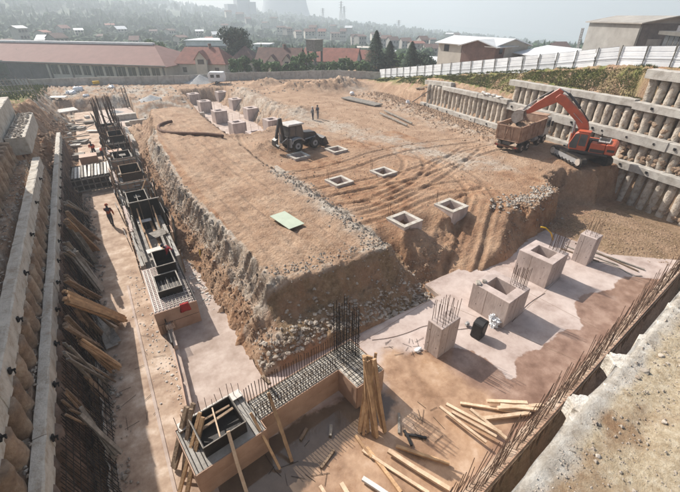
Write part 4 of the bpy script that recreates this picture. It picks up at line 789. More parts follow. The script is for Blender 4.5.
# top mats (pale grid)
for k in range(48):
    x = .1 + k * .16; y0, y1 = (0, 2.0) if x < 2.6 else ((.45, 1.45) if x < 6.35 else (-.75, 1.45))
    a, b_ = nb_(x, y0 + .05), nb_(x, y1 - .05)
    if not (.5 < x < 2.1): bari((*a, NT + .01), (*b_, NT + .03), nw, 1.3, 'bar')
for y in (.55, .75, .95, 1.15, 1.35):
    a, b_ = nb_(2.65, y), nb_(7.8, y); bari((*a, NT + .035), (*b_, NT + .04), nw, 1.3, 'bar')
for y in (-.6, -.35, -.1, .2): a, b_ = nb_(6.4, y), nb_(7.8, y); bari((*a, NT + .035), (*b_, NT + .04), nw, 1.3, 'bar')
nbox(2.63, 6.3, .5, 1.42, NT - .03, NT - .012, 'top_face', 'pale_concrete'); nbox(6.4, 7.8, -.7, 1.42, NT - .03, NT - .012, 'top_face', 'pale_concrete')
# open black box near the corner
bx = thing('box_form', 'open black box form in the near end of the low formwork wall', 'box form', (*nb_(1.3, 1.1), NT))
for c0, c1, d0, d1 in ((.5, .54, .35, 1.7), (2.0, 2.04, .35, 1.7), (.54, 2.0, .35, .39), (.54, 2.0, 1.66, 1.7)): nbox(c0, c1, d0, d1, NT - .03, NT + .55, 'panel', 'ply_dark', bx)
nbox(.54, 2.0, .39, 1.66, NT - .02, NT, 'box_floor', 'ply_dark', bx)
for c0, c1, d0, d1 in ((.48, 2.06, .33, .36), (.48, 2.06, 1.69, 1.72), (.48, .51, .36, 1.69), (2.03, 2.06, .36, 1.69)): nbox(c0, c1, d0, d1, NT + .55, NT + .575, 'rim', 'timber_grey', bx)
a, b_ = nb_(1.1, .37), nb_(1.35, 1.68); MB().bar((*a, NT + .52), (*b_, NT + .52), .05, .03).build('brace', 'timber_pale', bx)
a, b_ = nb_(.6, 1.15), nb_(1.95, 1.2); MB().bar((*a, NT + .40), (*b_, NT + .46), .1, .05).build('brace', 'timber_old', bx); MB().bar((*nb_(.6, 1.5), NT + .36), (*nb_(1.9, 1.4), NT + .44), .08, .05).build('brace', 'timber_old', bx)
for i in range(5): nbox(.1 + i * .5, .57 + i * .5, 1.74, 2.12, NT + .1, NT + .13, 'cover_panel', 'white_flake', bx)
# starter bars along the low wall
for k in range(40):
    x = 2.5 + k * .125; p = nb_(x, 1.38); bari((*p, NT - .05), (p[0] + U(-.03, .03), p[1] + U(-.03, .03), NT + .9 + U(-.08, .1)), nw, 1.5, 'starter_bar', barM)
    if x < 6.3: p = nb_(x, .55); bari((*p, NT - .05), (p[0] + U(-.03, .03), p[1], NT + .75 + U(-.1, .1)), nw, 1.4, 'starter_bar', barM)
for k in range(12): p = nb_(.1 + k * .22, 1.95); bari((*p, NT - .05), (p[0] + U(-.05, .05), p[1], NT + .8 + U(-.2, .2)), nw, 1.0, 'starter_bar', barM)
# column cage
cg = thing('column_cage', 'tall cage of dark reinforcing bars rising from the corner block of the low wall', 'rebar cage', (*nb_(7.05, .75), NT))
for i in range(7):
    for j in range(5):
        if 0 < i < 6 and 0 < j < 4: continue
        p = nb_(6.72 + i * .115, .35 + j * .22); bari((*p, NT - .1), (p[0] + U(-.05, .05), p[1] + U(-.05, .05), 2.0 + U(-.25, .25)), cg, 1.5, 'bar')
for k in range(9):
    z = NT + .15 + k * .3; q = [nb_(6.7, .33), nb_(7.43, .33), nb_(7.43, 1.25), nb_(6.7, 1.25)]
    for a, b_ in zip(q, q[1:] + q[:1]): bari((*a, z), (*b_, z), cg, .9, 'stirrup')
# bundle of timbers leaning on the cage
for k in range(13):
    top = Vector((*at(368 + U(-5, 8), 357 + U(-3, 3), 1.15), 1.15 + U(-.1, .1))); bot = Vector((*at(373 + U(-14, 14), 434 + U(-6, 5), S + .05), S + .04))
    plank(bot, top, .12, .085, 'timber', 'upright orange timber in the bundle leaning against the rebar cage', 'orange timbers leaning on the rebar cage', 'timber')
# props at the near end of the low wall
def prop(a, za, b_, zb, w_, m, label, group=None, name='prop'):
    return plank((*at(*a, za), za), (*at(*b_, zb), zb), w_, w_ * .7, m, label, group, name)
prop((228, 431), -.25, (247, 494), -2.1, .11, 'timber_pale', 'pale prop with sawn end leaning on the front of the black box form')
prop((250, 412), -.3, (281, 471), -2.15, .11, 'timber', 'brown prop leaning on the joint of the low wall')
prop((268, 392), -.1, (292, 462), -2.15, .11, 'timber', 'brown prop leaning right of the box form near a bar row')
for k, (a, b_) in enumerate([((203, 398), (181, 470)), ((209, 408), (186, 494)), ((196, 402), (180, 468)), ((212, 412), (193, 498)), ((200, 405), (190, 480))]):
    a = (a[0] - 9, a[1] + 4); b_ = (b_[0] - 7, b_[1])
    prop(a, .0, b_, S + .1, .14, 'timber_old' if k % 2 == 0 else 'timber', 'dark brown board in the stack leaning on the left end of the low wall', 'dark boards on the left end of the low wall', 'board')
prop((270, 384), -.4, (262, 376), -.5, .15, 'timber_old', 'short dark board lying at the back of the low wall')
# ------------------------------------------------------------------ right rebar kerb
rk = thing('rebar_kerb', 'long low kerb with a dense row of slanting rusty starter bars along the near right side', 'kerb', (16, 4.4, S))
ka, kb_ = Vector((4.9, 2.95, S)), Vector((37.5, 6.25, S)); kd = (kb_ - ka).normalized(); kn = Vector((kd.y, -kd.x, 0)); KL = (kb_ - ka).length
for k in range(12):
    a = ka + kd * (KL * k / 12); b_ = ka + kd * (KL * (k + 1) / 12 - .01)
    MB().bar(a + Vector((0, 0, .12)), b_ + Vector((0, 0, .12)), .42, .30).build('kerb_section', 'slab_dirty', rk)
    MB().bar(a + kn * .24 + Vector((0, 0, -.5)), b_ + kn * .24 + Vector((0, 0, -.5)), .05, 1.65).build('form_board', 'ply_brown', rk)
    MB().bar(a + kn * .30 + Vector((0, 0, .22)), b_ + kn * .30 + Vector((0, 0, .22)), .07, .10).build('waler', 'timber_old', rk)
for k in range(60):
    a = ka + kd * (KL * (k + .5) / 60) + kn * .31; MB().bar(a + Vector((0, 0, -1.3)), a + Vector((0, 0, .2)) , .07, .06).build('cleat', 'timber_old', rk)
for k in range(298):
    s_ = KL * (k + U(-.3, .3)) / 270; a = ka + kd * s_ + kn * random.choice((-.14, .13)) + Vector((0, 0, .15)); an_ = R_(random.gauss(30, 5)); Lb = U(1.1, 1.9)
    d = kd * math.sin(an_) + Vector((0, 0, 1)) * math.cos(an_) + kn * U(-.12, .05); bari(a, a + d.normalized() * Lb, rk, 1.25, 'starter_bar', barM)
for k in range(14):
    z = S + .5 + (k % 3) * .35; a = ka + kd * (2.2 * k) + Vector((0, 0, z - S)) + kd * (z - S) * .6; bari(a, a + kd * 6 + Vector((0, 0, U(-.1, .1))), rk, 1.1, 'tie_bar', barM)
# ------------------------------------------------------------------ pedestals
def ring(x, y, sx_, sy_, z0, z1, t, rz=0, m='form_concrete', taper=1.0, fl=True):
    m_ = MB(); o, i_ = (sx_ / 2, sy_ / 2), (sx_ / 2 - t, sy_ / 2 - t); ho = z1 - z0
    P = []
    for (a, b_), z in ((o, 0), (o, ho), (i_, ho), (i_, ho * .25)):
        P += [(a * i, b_ * j, z if fl or z != ho * .25 else 0) for i, j in ((-1, -1), (1, -1), (1, 1), (-1, 1))]
    F = [(k * 4 + i, k * 4 + (i + 1) % 4, k * 4 + 4 + (i + 1) % 4, k * 4 + 4 + i) for k in range(3) for i in range(4)] + ([(3, 2, 1, 0), (12, 13, 14, 15)] if fl else [(12 + i, 12 + (i + 1) % 4, (i + 1) % 4, i) for i in range(4)])
    return m_.add(P, F)
def pedestal(x, y, sx_, sy_, z0, z1, label, rz=0, bars=(), group=None, t=.42, m='form_concrete', hb=1.0, cat='pedestal', nm='pedestal', solid=False):
    t_ = thing(nm, label, cat, (x, y, z0), rz, group, local=True)
    if solid: MB().box((0, 0, (z1 - z0) / 2), (sx_, sy_, z1 - z0)).build('body', m, t_, bevel=.02)
    else: ring(0, 0, sx_, sy_, 0, z1 - z0, t).build('body', m, t_, bevel=.02)
    for (bx_, by_) in bars: bari((bx_, by_, (z1 - z0) - .2), (bx_ + U(-.06, .06), by_ + U(-.06, .06), z1 - z0 + hb * U(.8, 1.1)), t_, 1.3, 'starter_bar', barM)
    return t_
r7 = R_(6)
def seams(t_, sx_, sy_, h):
    m_ = MB(); m_.box((-.15, -sy_ / 2 - .002, h / 2), (.012, .006, h * .98)); m_.build('form_seam', 'timber_old', t_)
    m_ = MB(); m_.box((-sx_ / 2 - .002, .2, h / 2), (.006, .012, h * .98)); m_.build('form_seam', 'timber_old', t_)
    for u_ in (-.3, .3):
        for z_ in (.3, .75):
            MB().cyl((u_ * sx_, -sy_ / 2 - .003, h * z_), (u_ * sx_, -sy_ / 2 + .02, h * z_), .025, n=8).build('tie_hole', 'anchor', t_); MB().cyl((-sx_ / 2 - .003, u_ * sy_, h * z_), (-sx_ / 2 + .02, u_ * sy_, h * z_), .025, n=8).build('tie_hole', 'anchor', t_)
def bgrid(x0, x1, y0, y1, nx_, ny_): return [(x0 + (x1 - x0) * i / max(1, nx_ - 1), y0 + (y1 - y0) * j / max(1, ny_ - 1)) for i in range(nx_) for j in range(ny_)]
seams(pedestal(16.0, 9.15, 2.0, 2.2, S, -.5, 'pedestal with draped wet cloth patch and bars, second from the puddle', r7, bgrid(.55, .9, -.9, -.2, 3, 5), t=.5, hb=1.15), 2.0, 2.2, 1.7)
seams(pedestal(21.0, 9.95, 2.0, 2.1, S, -.42, 'pedestal with a clean rectangular socket and bars, behind the patched one', r7, bgrid(.6, .9, -.85, 0, 3, 5), t=.48, hb=1.1), 2.0, 2.1, 1.78)
seams(pedestal(11.3, 8.75, 1.35, .85, S, -.3, 'slim solid pedestal full of bars standing in the edge of the puddle', r7, bgrid(-.55, .55, -.3, .3, 6, 3), solid=True, hb=1.15), 1.35, 0.85, 1.9)
seams(pedestal(25.1, 9.35, .95, 1.0, S, -.15, 'slim solid pedestal farthest from the camera at the end of the slab', r7, bgrid(-.3, .3, -.3, .3, 3, 3), solid=True, hb=1.0), 0.95, 1.0, 2.05)
desc = ['nearest pedestal of the far slab half buried by dirt beside the backhoe', 'second pedestal of the left row on the far slab', 'third pedestal of the left row on the far slab', 'fourth pedestal of the left row on the far slab', 'farthest pedestal of the left row on the far slab']
for k, (x, y) in enumerate([(16.1, 45.9), (15.85, 52.2), (15.9, 60.7), (15.95, 69.4), (16.1, 77.6)]): pedestal(x, y, 1.9, 2.0, S, -.45, desc[k], R_(2), [(-.8, .8), (-.8, -.8), (.8, .8)], t=.5, hb=1.3)
desc = ['pedestal of the right row on the far slab directly behind the backhoe', 'second pedestal of the right row on the far slab', 'third pedestal of the right row on the far slab', 'farthest pedestal of the right row on the far slab']
for k, (x, y) in enumerate([(20.5, 51.2), (20.75, 60.0), (21.1, 68.5), (21.15, 77.0)]): pedestal(x, y, 1.9, 2.0, S, -.45, desc[k], R_(2), [(-.8, .8), (.8, -.8)], t=.5, hb=1.3)
pedestal(19.6, 46.8, 1.5, 1.3, S, -1.0, 'low pale box form between the near pedestals of the far slab', R_(2), [(-.6, .5), (.6, .5), (-.6, -.5)], t=.3, hb=1.3)
desc = ['footing rim under the backhoe rear wheel, full of dirt', 'footing rim in front of the backhoe bucket', 'footing rim in the middle of the tyre tracks, left of the pair', 'footing rim in the middle of the tyre tracks, right of the pair', 'footing rim at the slope edge with its brown front exposed', 'footing rim next to the ramp with rubble behind it']
for k, (x, y, z) in enumerate([(15.7, 33.0, .16), (19.9, 32.7, .16), (15.6, 25.2, .16), (20.1, 25.0, .15), (15.75, 17.0, .12), (20.1, 16.9, .12)]):
    t_ = pedestal(x, y, 1.75, 1.75, -1.9, z, desc[k], R_(5), [(-.78, .78), (-.7, .72)] if k != 2 else [(-.75, .75), (-.6, .7), (-.7, .6)], t=.28, hb=1.1, cat='footing', nm='footing', m='form_concrete')
    m_ = ring(0, 0, 1.78, 1.78, 0, .06, .29, fl=False); o = m_.build('rim_top', 'pale_concrete', t_); o.location = (0, 0, z + 1.9)
# odds and ends on the slab
# ------------------------------------------------------------------ excavator
def L3(pts, a): c, s_ = math.cos(a), math.sin(a); return [(x * c - y * s_, x * s_ + y * c, z) for x, y, z in pts]
class MR(MB):                             # builder with a yaw applied at build time
    def __init__(s, a=0): super().__init__(); s.a = a
    def build(s, *k, **w_): s.v = L3(s.v, s.a); return super().build(*k, **w_)
ez = hz(36.5, 18) + .02
ex = thing('excavator', 'orange crawler excavator with raised boom tipping earth into the truck', 'excavator', (37.05, 17.25, .40), R_(66), local=True)
for sy_ in (1, -1):
    y0, y1 = sy_ * 1.0, sy_ * 1.52
    n_ = 14; prof = [(-1.75, .03), (1.75, .03)] + [(1.85 + .42 * math.cos(t), .46 + .42 * math.sin(t)) for t in np.linspace(-1.3, 1.35, 6)] + [(-1.85 - .42 * math.cos(t), .46 + .42 * math.sin(t)) for t in np.linspace(1.35, -1.3, 6)]
    tm = MB(); tm.prof(prof, min(y0, y1), max(y0, y1)); tr_ = tm.build('track', 'tyre', ex, bevel=.02)
    fr = MB(); fr.prof([(-1.55, .22), (1.55, .22), (1.5, .66), (-1.5, .66)], sy_ * 1.53 if sy_ > 0 else -1.56, sy_ * 1.56 if sy_ > 0 else -1.53); fr.build('track_frame', 'machine_grey', tr_)
    for x in (-1.8, 1.8): MB().cyl((x, sy_ * 1.5, .47), (x, sy_ * 1.6, .47), .30, n=14).build('sprocket', 'bucket_steel', tr_)
    for i in range(6): MB().cyl((-1.25 + i * .5, sy_ * 1.5, .2), (-1.25 + i * .5, sy_ * 1.6, .2), .13, n=10).build('roller', 'machine_dark', tr_)
    sh = MB()
    for i in range(24): sh.box((-1.85 + i * .16, (y0 + y1) / 2, .9), (.05, .56, .05)); sh.box((-1.85 + i * .16, (y0 + y1) / 2, .03), (.05, .56, .04))
    sh.build('grousers', 'machine_dark', tr_)['kind'] = 'stuff'
MB().box((0, 0, .68), (2.2, 2.0, .35)).build('undercarriage', 'machine_dark', ex)
HA = R_(111 - 66)
MR(HA).cyl((0, 0, .84), (0, 0, 1.02), .8, n=20).build('slew_ring', 'machine_dark', ex)
MR(HA).box((-.55, 0, 1.10), (3.1, 2.5, .22)).build('deck', 'machine_dark', ex, bevel=.03)
MR(HA).prof([(-2.55, 1.18), (-1.75, 1.16), (-1.75, 2.02), (-2.3, 2.06), (-2.6, 1.85)], -1.25, 1.25).build('counterweight', 'orange', ex, bevel=.07)
MR(HA).box((-1.15, .80, 1.58), (1.15, .88, .84)).build('side_door', 'orange', ex, bevel=.04)
MR(HA).box((-.9, -.80, 1.55), (1.65, .88, .78)).build('side_door', 'orange', ex, bevel=.04)
MR(HA).box((-1.0, 0, 1.62), (1.5, .70, .90)).build('engine_bay', 'machine_dark', ex, bevel=.03)
MR(HA).box((-1.5, .25, 2.14), (.95, 1.5, .14)).build('engine_hood', 'truck_white', ex, bevel=.04)
MR(HA).box((-1.5, .25, 2.22), (.7, 1.15, .03)).build('hood_grille', 'machine_dark', ex)
MR(HA).cyl((-1.1, -.5, 2.0), (-1.1, -.5, 2.5), .06, n=8).build('exhaust', 'machine_dark', ex)
MR(HA).box((-2.2, 1.262, 1.55), (.55, .012, .22)).build('dark_stripe', 'machine_dark', ex); MR(HA).box((-1.2, 1.248, 1.38), (1.1, .012, .28)).build('dark_stripe', 'machine_dark', ex)
cabp = [(-.35, 1.2), (1.0, 1.2), (1.12, 1.7), (.82, 2.62), (.55, 2.78), (-.30, 2.78)]
cb = MR(HA).prof(cabp, .36, 1.26).build('cab', 'orange', ex, bevel=.05)
MR(HA).prof([(-.22, 1.62), (.35, 1.62), (.35, 2.62), (-.2, 2.62)], 1.262, 1.275).build('cab_window', 'glass', cb); MR(HA).prof([(.42, 1.35), (.98, 1.35), (1.03, 1.7), (.76, 2.55), (.42, 2.62)], 1.262, 1.275).build('cab_window', 'glass', cb)
MR(HA).add([(1.015, .44, 1.3), (1.015, 1.18, 1.3), (1.135, 1.18, 1.72), (.86, 1.18, 2.54), (.86, .44, 2.54), (1.135, .44, 1.72)], [(0, 1, 2, 5), (5, 2, 3, 4)]).build('windscreen', 'glass', cb)
MR(HA).box((.15, .81, 2.83), (1.0, .86, .06)).build('cab_roof', 'orange', cb, bevel=.02)
for i in range(3): MR(HA).bar((-1.6 + i * .55, 1.22, 2.03), (-1.6 + i * .55, 1.22, 2.4), .03, .03).build('handrail_post', 'machine_dark', ex)
MR(HA).bar((-1.62, 1.22, 2.4), (-.48, 1.22, 2.4), .03, .03).build('handrail', 'machine_dark', ex)
bm = MR(HA).prof([(.15, 1.25), (-.12, 2.0), (.0, 2.9), (.28, 3.55), (.85, 4.05), (2.6, 5.45), (3.05, 5.55), (3.35, 5.2), (3.2, 4.85), (2.6, 4.55), (1.25, 3.45), (.85, 2.9), (.72, 2.0), (.65, 1.25)], -.26, .26).build('boom', 'orange', ex, bevel=.03)
MR(HA).bar((.62, .265, 3.35), (1.55, .265, 4.1), .02, .16, (0, 1, 0)).build('decal', 'truck_white', bm)
for y in (-.38, .38): MR(HA).cyl((1.05, y, 1.25), (1.15, y, 2.4), .11, n=10).build('boom_cylinder', 'orange', ex); MR(HA).cyl((1.15, y, 2.4), (1.22, y, 3.45), .06, n=8).build('boom_rod', 'machine_grey', ex)
MR(HA).cyl((1.15, 0, 4.5), (2.4, 0, 5.62), .10, n=10).build('arm_cylinder', 'machine_dark', ex); MR(HA).cyl((2.4, 0, 5.62), (3.25, 0, 5.95), .055, n=8).build('arm_rod', 'machine_grey', ex)
am = MR(HA).prof([(2.95, 5.0), (2.85, 5.75), (3.25, 5.98), (3.7, 5.6), (4.9, 4.55), (5.55, 3.75), (5.42, 3.5), (5.1, 3.6), (3.9, 4.35), (3.3, 4.7)], -.19, .19).build('arm', 'orange', ex, bevel=.03)
for y in (-.1, .1): MR(HA).tube([(.2, y, 3.5), (.9, y, 4.25), (2.0, y, 5.2), (2.7, y, 5.75), (3.3, y, 5.85), (4.0, y, 5.35)], .03, 5).build('hose', 'machine_dark', bm)
MR(HA).bar((1.12, .3, 1.25), (1.18, .3, 2.3), .03, .03).build('grab_rail', 'machine_dark', cb)
MR(HA).cyl((3.7, 0, 5.75), (4.7, 0, 5.0), .09, n=10).build('bucket_cylinder', 'machine_dark', ex); MR(HA).cyl((4.7, 0, 5.0), (5.5, 0, 4.25), .05, n=8).build('bucket_rod', 'machine_grey', ex)
MR(HA).bar((5.5, .16, 4.25), (5.85, .16, 3.72), .07, .14).build('bucket_link', 'machine_grey', ex); MR(HA).bar((5.5, -.16, 4.25), (5.85, -.16, 3.72), .07, .14).build('bucket_link', 'machine_grey', ex); MR(HA).bar((5.5, 0, 4.25), (5.05, 0, 4.2), .2, .1).build('bucket_link', 'machine_grey', ex)
t_ = np.linspace(R_(120), R_(-75), 9); outer = [(6.0 + .68 * math.cos(a), 3.2 + .68 * math.sin(a)) for a in t_]; inner = [(6.0 + .62 * math.cos(a), 3.2 + .62 * math.sin(a)) for a in t_[::-1]]
bk_ = MR(HA).prof(outer + inner, -.6, .6).build('bucket', 'bucket_steel', ex)
for y in (-.6, .57): MR(HA).prof(outer + [(5.55, 3.05)], y, y + .03).build('bucket_side', 'bucket_steel', bk_)
for i in range(5): MR(HA).bar((6.15, -.5 + i * .25, 2.55), (5.95, -.5 + i * .25, 2.36), .1, .05).build('tooth', 'machine_dark', bk_)
ms = MB();
for k in range(26): a = U(0, 6.28); ms.rock((5.85 + U(-.35, .35), U(-.5, .5), 3.0 + U(-.25, .25)), U(.08, .2), .7, 0)
ms.v = L3(ms.v, HA); ms.build('bucket_load', 'rock_brown', bk_)
# ------------------------------------------------------------------ dump truck
tk = thing('dump_truck', 'dusty brown dump truck with loaded tipper body seen from behind', 'truck', (33.15, 22.45, .40), R_(10), local=True)
def wheel(parent, x, y, r, w_, name='wheel', tm='tyre', rm='machine_grey', n_=18, so_=1):
    wv = MB(); wv.cyl((x, y - w_ / 2, r), (x, y + w_ / 2, r), r, n=n_); o = wv.build(name, tm, parent, smooth=False, bevel=.03)
    f = so_ * w_ / 2; rmm = MB(); rmm.cyl((x, y + f - .01 * so_, r), (x, y + f + .012 * so_, r), r * .56, r * .5, n=n_); rmm.build('rim', rm, o); hb = MB(); hb.cyl((x, y + f + .012 * so_, r), (x, y + f + .06 * so_, r), r * .2, n=8); hb.build('hub', 'machine_dark', o)
    return o
for x in (.95, 2.15, 4.75, 5.95):
    for s_ in (-1, 1): wheel(tk, x, s_ * .98, .47, .36 if x > 3 else .44, so_=s_, rm='bucket_steel')
MB().box((3.2, 0, .95), (6.6, .8, .28)).build('chassis', 'machine_dark', tk)
MB().box((.05, 0, .62), (.18, 2.4, .20)).build('rear_bumper', 'rust', tk, bevel=.02); 
for s_ in (-1, 1): MB().box((-.05, s_ * .95, .62), (.03, .2, .08)).build('tail_light', 'cloth_red', tk)
for x in (.9, 2.2): 
    for s_ in (-1, 1): MB().prof([(x - .62, .95), (x - .5, 1.08), (x + .5, 1.08), (x + .62, .95), (x + .5, 1.03), (x - .5, 1.03)], s_ * 1.0 - .22, s_ * 1.0 + .22).build('mudguard', 'machine_dark', tk)
bd = MB()
T = .07; P = lambda x, y, z: (x, y, z)
bd.prof([(.1, 1.12), (5.1, 1.12), (5.1, 1.22), (.1, 1.22)], -1.2, 1.2)
bed = bd.build('tipper_floor', 'truck_body', tk)
for s_ in (-1, 1):
    MB().prof([(.0, 1.22), (5.1, 1.22), (5.28, 2.62), (-.12, 2.55)], s_ * 1.2 - (T if s_ > 0 else 0), s_ * 1.2 + (0 if s_ > 0 else T)).build('tipper_side', 'truck_body', tk)
    MB().bar((-.14, s_ * 1.22, 2.6), (5.3, s_ * 1.22, 2.67), .14, .12).build('top_rail', 'truck_body', tk)
    for i in range(5): MB().bar((.05 + i * 1.26, s_ * 1.235, 1.2), (-.02 + i * 1.29, s_ * 1.235, 2.58), .12, .07, (0, 1, 0)).build('side_rib', 'truck_body', tk)
MB().add([(-.02, -1.13, 1.15), (-.02, 1.13, 1.15), (-.14, 1.13, 2.6), (-.14, -1.13, 2.6), (.05, -1.13, 1.15), (.05, 1.13, 1.15), (-.07, 1.13, 2.6), (-.07, -1.13, 2.6)], [(0, 3, 2, 1), (4, 5, 6, 7), (0, 1, 5, 4), (1, 2, 6, 5), (2, 3, 7, 6), (3, 0, 4, 7)]).build('tailgate', 'truck_body', tk)
for y in (-1.1, -.38, .38, 1.1): MB().bar((-.05, y, 1.15), (-.17, y, 2.6), .09, .09).build('tailgate_rib', 'truck_body', tk)
for a, b_ in (((-.06, -.35, 1.2), (-.16, -.02, 2.5)), ((-.06, .35, 1.2), (-.16, .02, 2.5))): MB().bar(a, b_, .08, .05).build('tailgate_brace', 'truck_body', tk)
for z in (1.2, 2.56): MB().bar((-.05 - (z - 1.2) * .085, -1.15, z), (-.05 - (z - 1.2) * .085, 1.15, z), .1, .1).build('tailgate_rail', 'truck_body', tk)
MB().prof([(5.1, 1.2), (5.2, 1.2), (5.38, 2.85), (5.3, 2.85)], -1.18, 1.18).build('headboard', 'truck_body', tk)
MB().prof([(5.3, 2.8), (6.1, 2.9), (6.1, 2.96), (5.28, 2.88)], -1.1, 1.1).build('cab_shield', 'truck_body', tk)
ld = MB(); V = []
for i in range(15):
    for j in range(9):
        x, y = .1 + i * .355, -1.1 + j * .275; V.append((x, y, 2.05 + .45 * math.exp(-((x - 2.3) ** 2 / 2.4 + y * y / .9)) + U(-.09, .09)))
ld.add(V, [(i * 9 + j, (i + 1) * 9 + j, (i + 1) * 9 + j + 1, i * 9 + j + 1) for i in range(14) for j in range(8)])
for _ in range(60): ld.rock((U(.4, 4.8), U(-1, 1), 2.25 + U(-.1, .15)), U(.06, .17), .7, 0)
ld.build('earth_load', 'rock_brown', tk)
ck = MB().prof([(5.45, .75), (6.75, .75), (6.85, 1.5), (6.7, 2.5), (6.5, 2.62), (5.45, 2.62)], -1.15, 1.15).build('cab', 'truck_white', tk, bevel=.05)
for s_ in (-1, 1): MB().prof([(5.65, 1.6), (6.6, 1.6), (6.5, 2.4), (5.65, 2.4)], s_ * 1.155 - .006, s_ * 1.155 + .006).build('side_window', 'glass', ck); MB().box((6.7, s_ * 1.32, 1.95), (.08, .16, .5)).build('mirror', 'machine_dark', ck)
MB().cyl((3.4, -1.0, .85), (4.2, -1.0, .85), .24, n=12).build('fuel_tank', 'machine_grey', tk)
# ------------------------------------------------------------------ backhoe loader
bh = thing('backhoe_loader', 'black backhoe loader with grey fenders scraping by the footing rims', 'loader', (16.15, 35.25, .08), R_(8), local=True)
for x, r in ((0, .60), (2.15, .56)):
    for s_ in (-1, 1): wheel(bh, x, s_ * .88, r, .42, so_=s_, n_=22)
MB().box((1.0, 0, .75), (2.9, .75, .35)).build('chassis', 'machine_dark', bh)
MB().prof([(.95, .9), (2.75, .85), (2.85, 1.25), (2.6, 1.55), (1.0, 1.72)], -.5, .5).build('hood', 'machine_dark', bh, bevel=.05)
for s_ in (-1, 1):
    MB().prof([(-.75, .95), (-.6, 1.3), (-.1, 1.42), (.5, 1.36), (.85, 1.05), (.78, .98), (.45, 1.26), (-.1, 1.31), (-.5, 1.2), (-.66, .9)], s_ * .9 - .27, s_ * .9 + .27).build('fender', 'machine_grey', bh)
    MB().box((-.78, s_ * .95, 1.0), (.16, .3, .85)).build('stabiliser_box', 'machine_grey', bh, bevel=.02)
    MB().bar((-1.05, s_ * 1.0, 1.5), (-1.2, s_ * 1.05, .45), .16, .16).build('stabiliser_leg', 'machine_dark', bh); MB().box((-1.2, s_ * 1.05, .35), (.4, .35, .06)).build('stabiliser_foot', 'machine_dark', bh)
    MB().bar((1.15, s_ * .52, 1.62), (2.7, s_ * .58, 1.15), .12, .2).build('loader_arm', 'machine_dark', bh); MB().bar((2.7, s_ * .58, 1.15), (3.35, s_ * .58, .45), .12, .18).build('loader_arm', 'machine_dark', bh)
    MB().cyl((1.2, s_ * .62, 1.0), (2.5, s_ * .62, 1.1), .06, n=8).build('lift_cylinder', 'machine_grey', bh)
cbb = MB().prof([(-.7, .95), (.95, .95), (1.05, 1.6), (.85, 2.55), (-.62, 2.55), (-.8, 1.6)], -.68, .68).build('cab', 'machine_dark', bh, bevel=.03)
for s_ in (-1, 1):
    y = s_ * .688; MB().prof([(-.68, 1.5), (.02, 1.5), (.02, 2.45), (-.55, 2.45)], y - .006, y + .006).build('side_window', 'glass', cbb); MB().prof([(.12, 1.25), (.92, 1.25), (.96, 1.6), (.78, 2.45), (.12, 2.45)], y - .006, y + .006).build('side_window', 'glass', cbb)
MB().prof([(-.85, 2.56), (1.1, 2.56), (1.0, 2.72), (-.72, 2.74)], -.78, .78).build('roof', 'truck_white', bh, bevel=.03)
MB().prof([(3.2, .12), (3.95, .1), (3.98, .16), (3.4, .3), (3.3, .75), (3.55, .95), (3.5, 1.0), (3.15, .85)], -1.1, 1.1).build('loader_bucket', 'machine_dark', bh)
for s_ in (-1.1, 1.07): MB().prof([(3.2, .12), (3.95, .1), (3.5, 1.0), (3.15, .85)], s_, s_ + .03).build('bucket_side', 'machine_dark', bh)
MB().prof([(-1.0, .8), (-.85, .8), (-.85, 1.6), (-1.0, 1.6)], -.7, .7).build('hoe_frame', 'machine_dark', bh)
MB().bar((-1.0, 0, 1.1), (-1.25, 0, 3.35), .26, .34).build('hoe_boom', 'machine_dark', bh, bevel=.03); MB().bar((-1.3, 0, 3.3), (-1.85, 0, 1.5), .2, .26).build('hoe_arm', 'machine_dark', bh, bevel=.03)
MB().cyl((-1.35, 0, 1.2), (-1.5, 0, 2.8), .07, n=8).build('hoe_cylinder', 'machine_grey', bh)
MB().prof([(-1.8, 1.55), (-2.15, 1.35), (-2.2, .85), (-1.9, .6), (-1.6, .75), (-1.68, .8), (-1.9, .72), (-2.1, .92), (-2.05, 1.3), (-1.75, 1.45)], -.32, .32).build('hoe_bucket', 'machine_dark', bh)
MB().bar((-1.0, -.75, 1.5), (-1.7, -.72, 1.15), .06, .06).build('side_arm', 'machine_grey', bh)
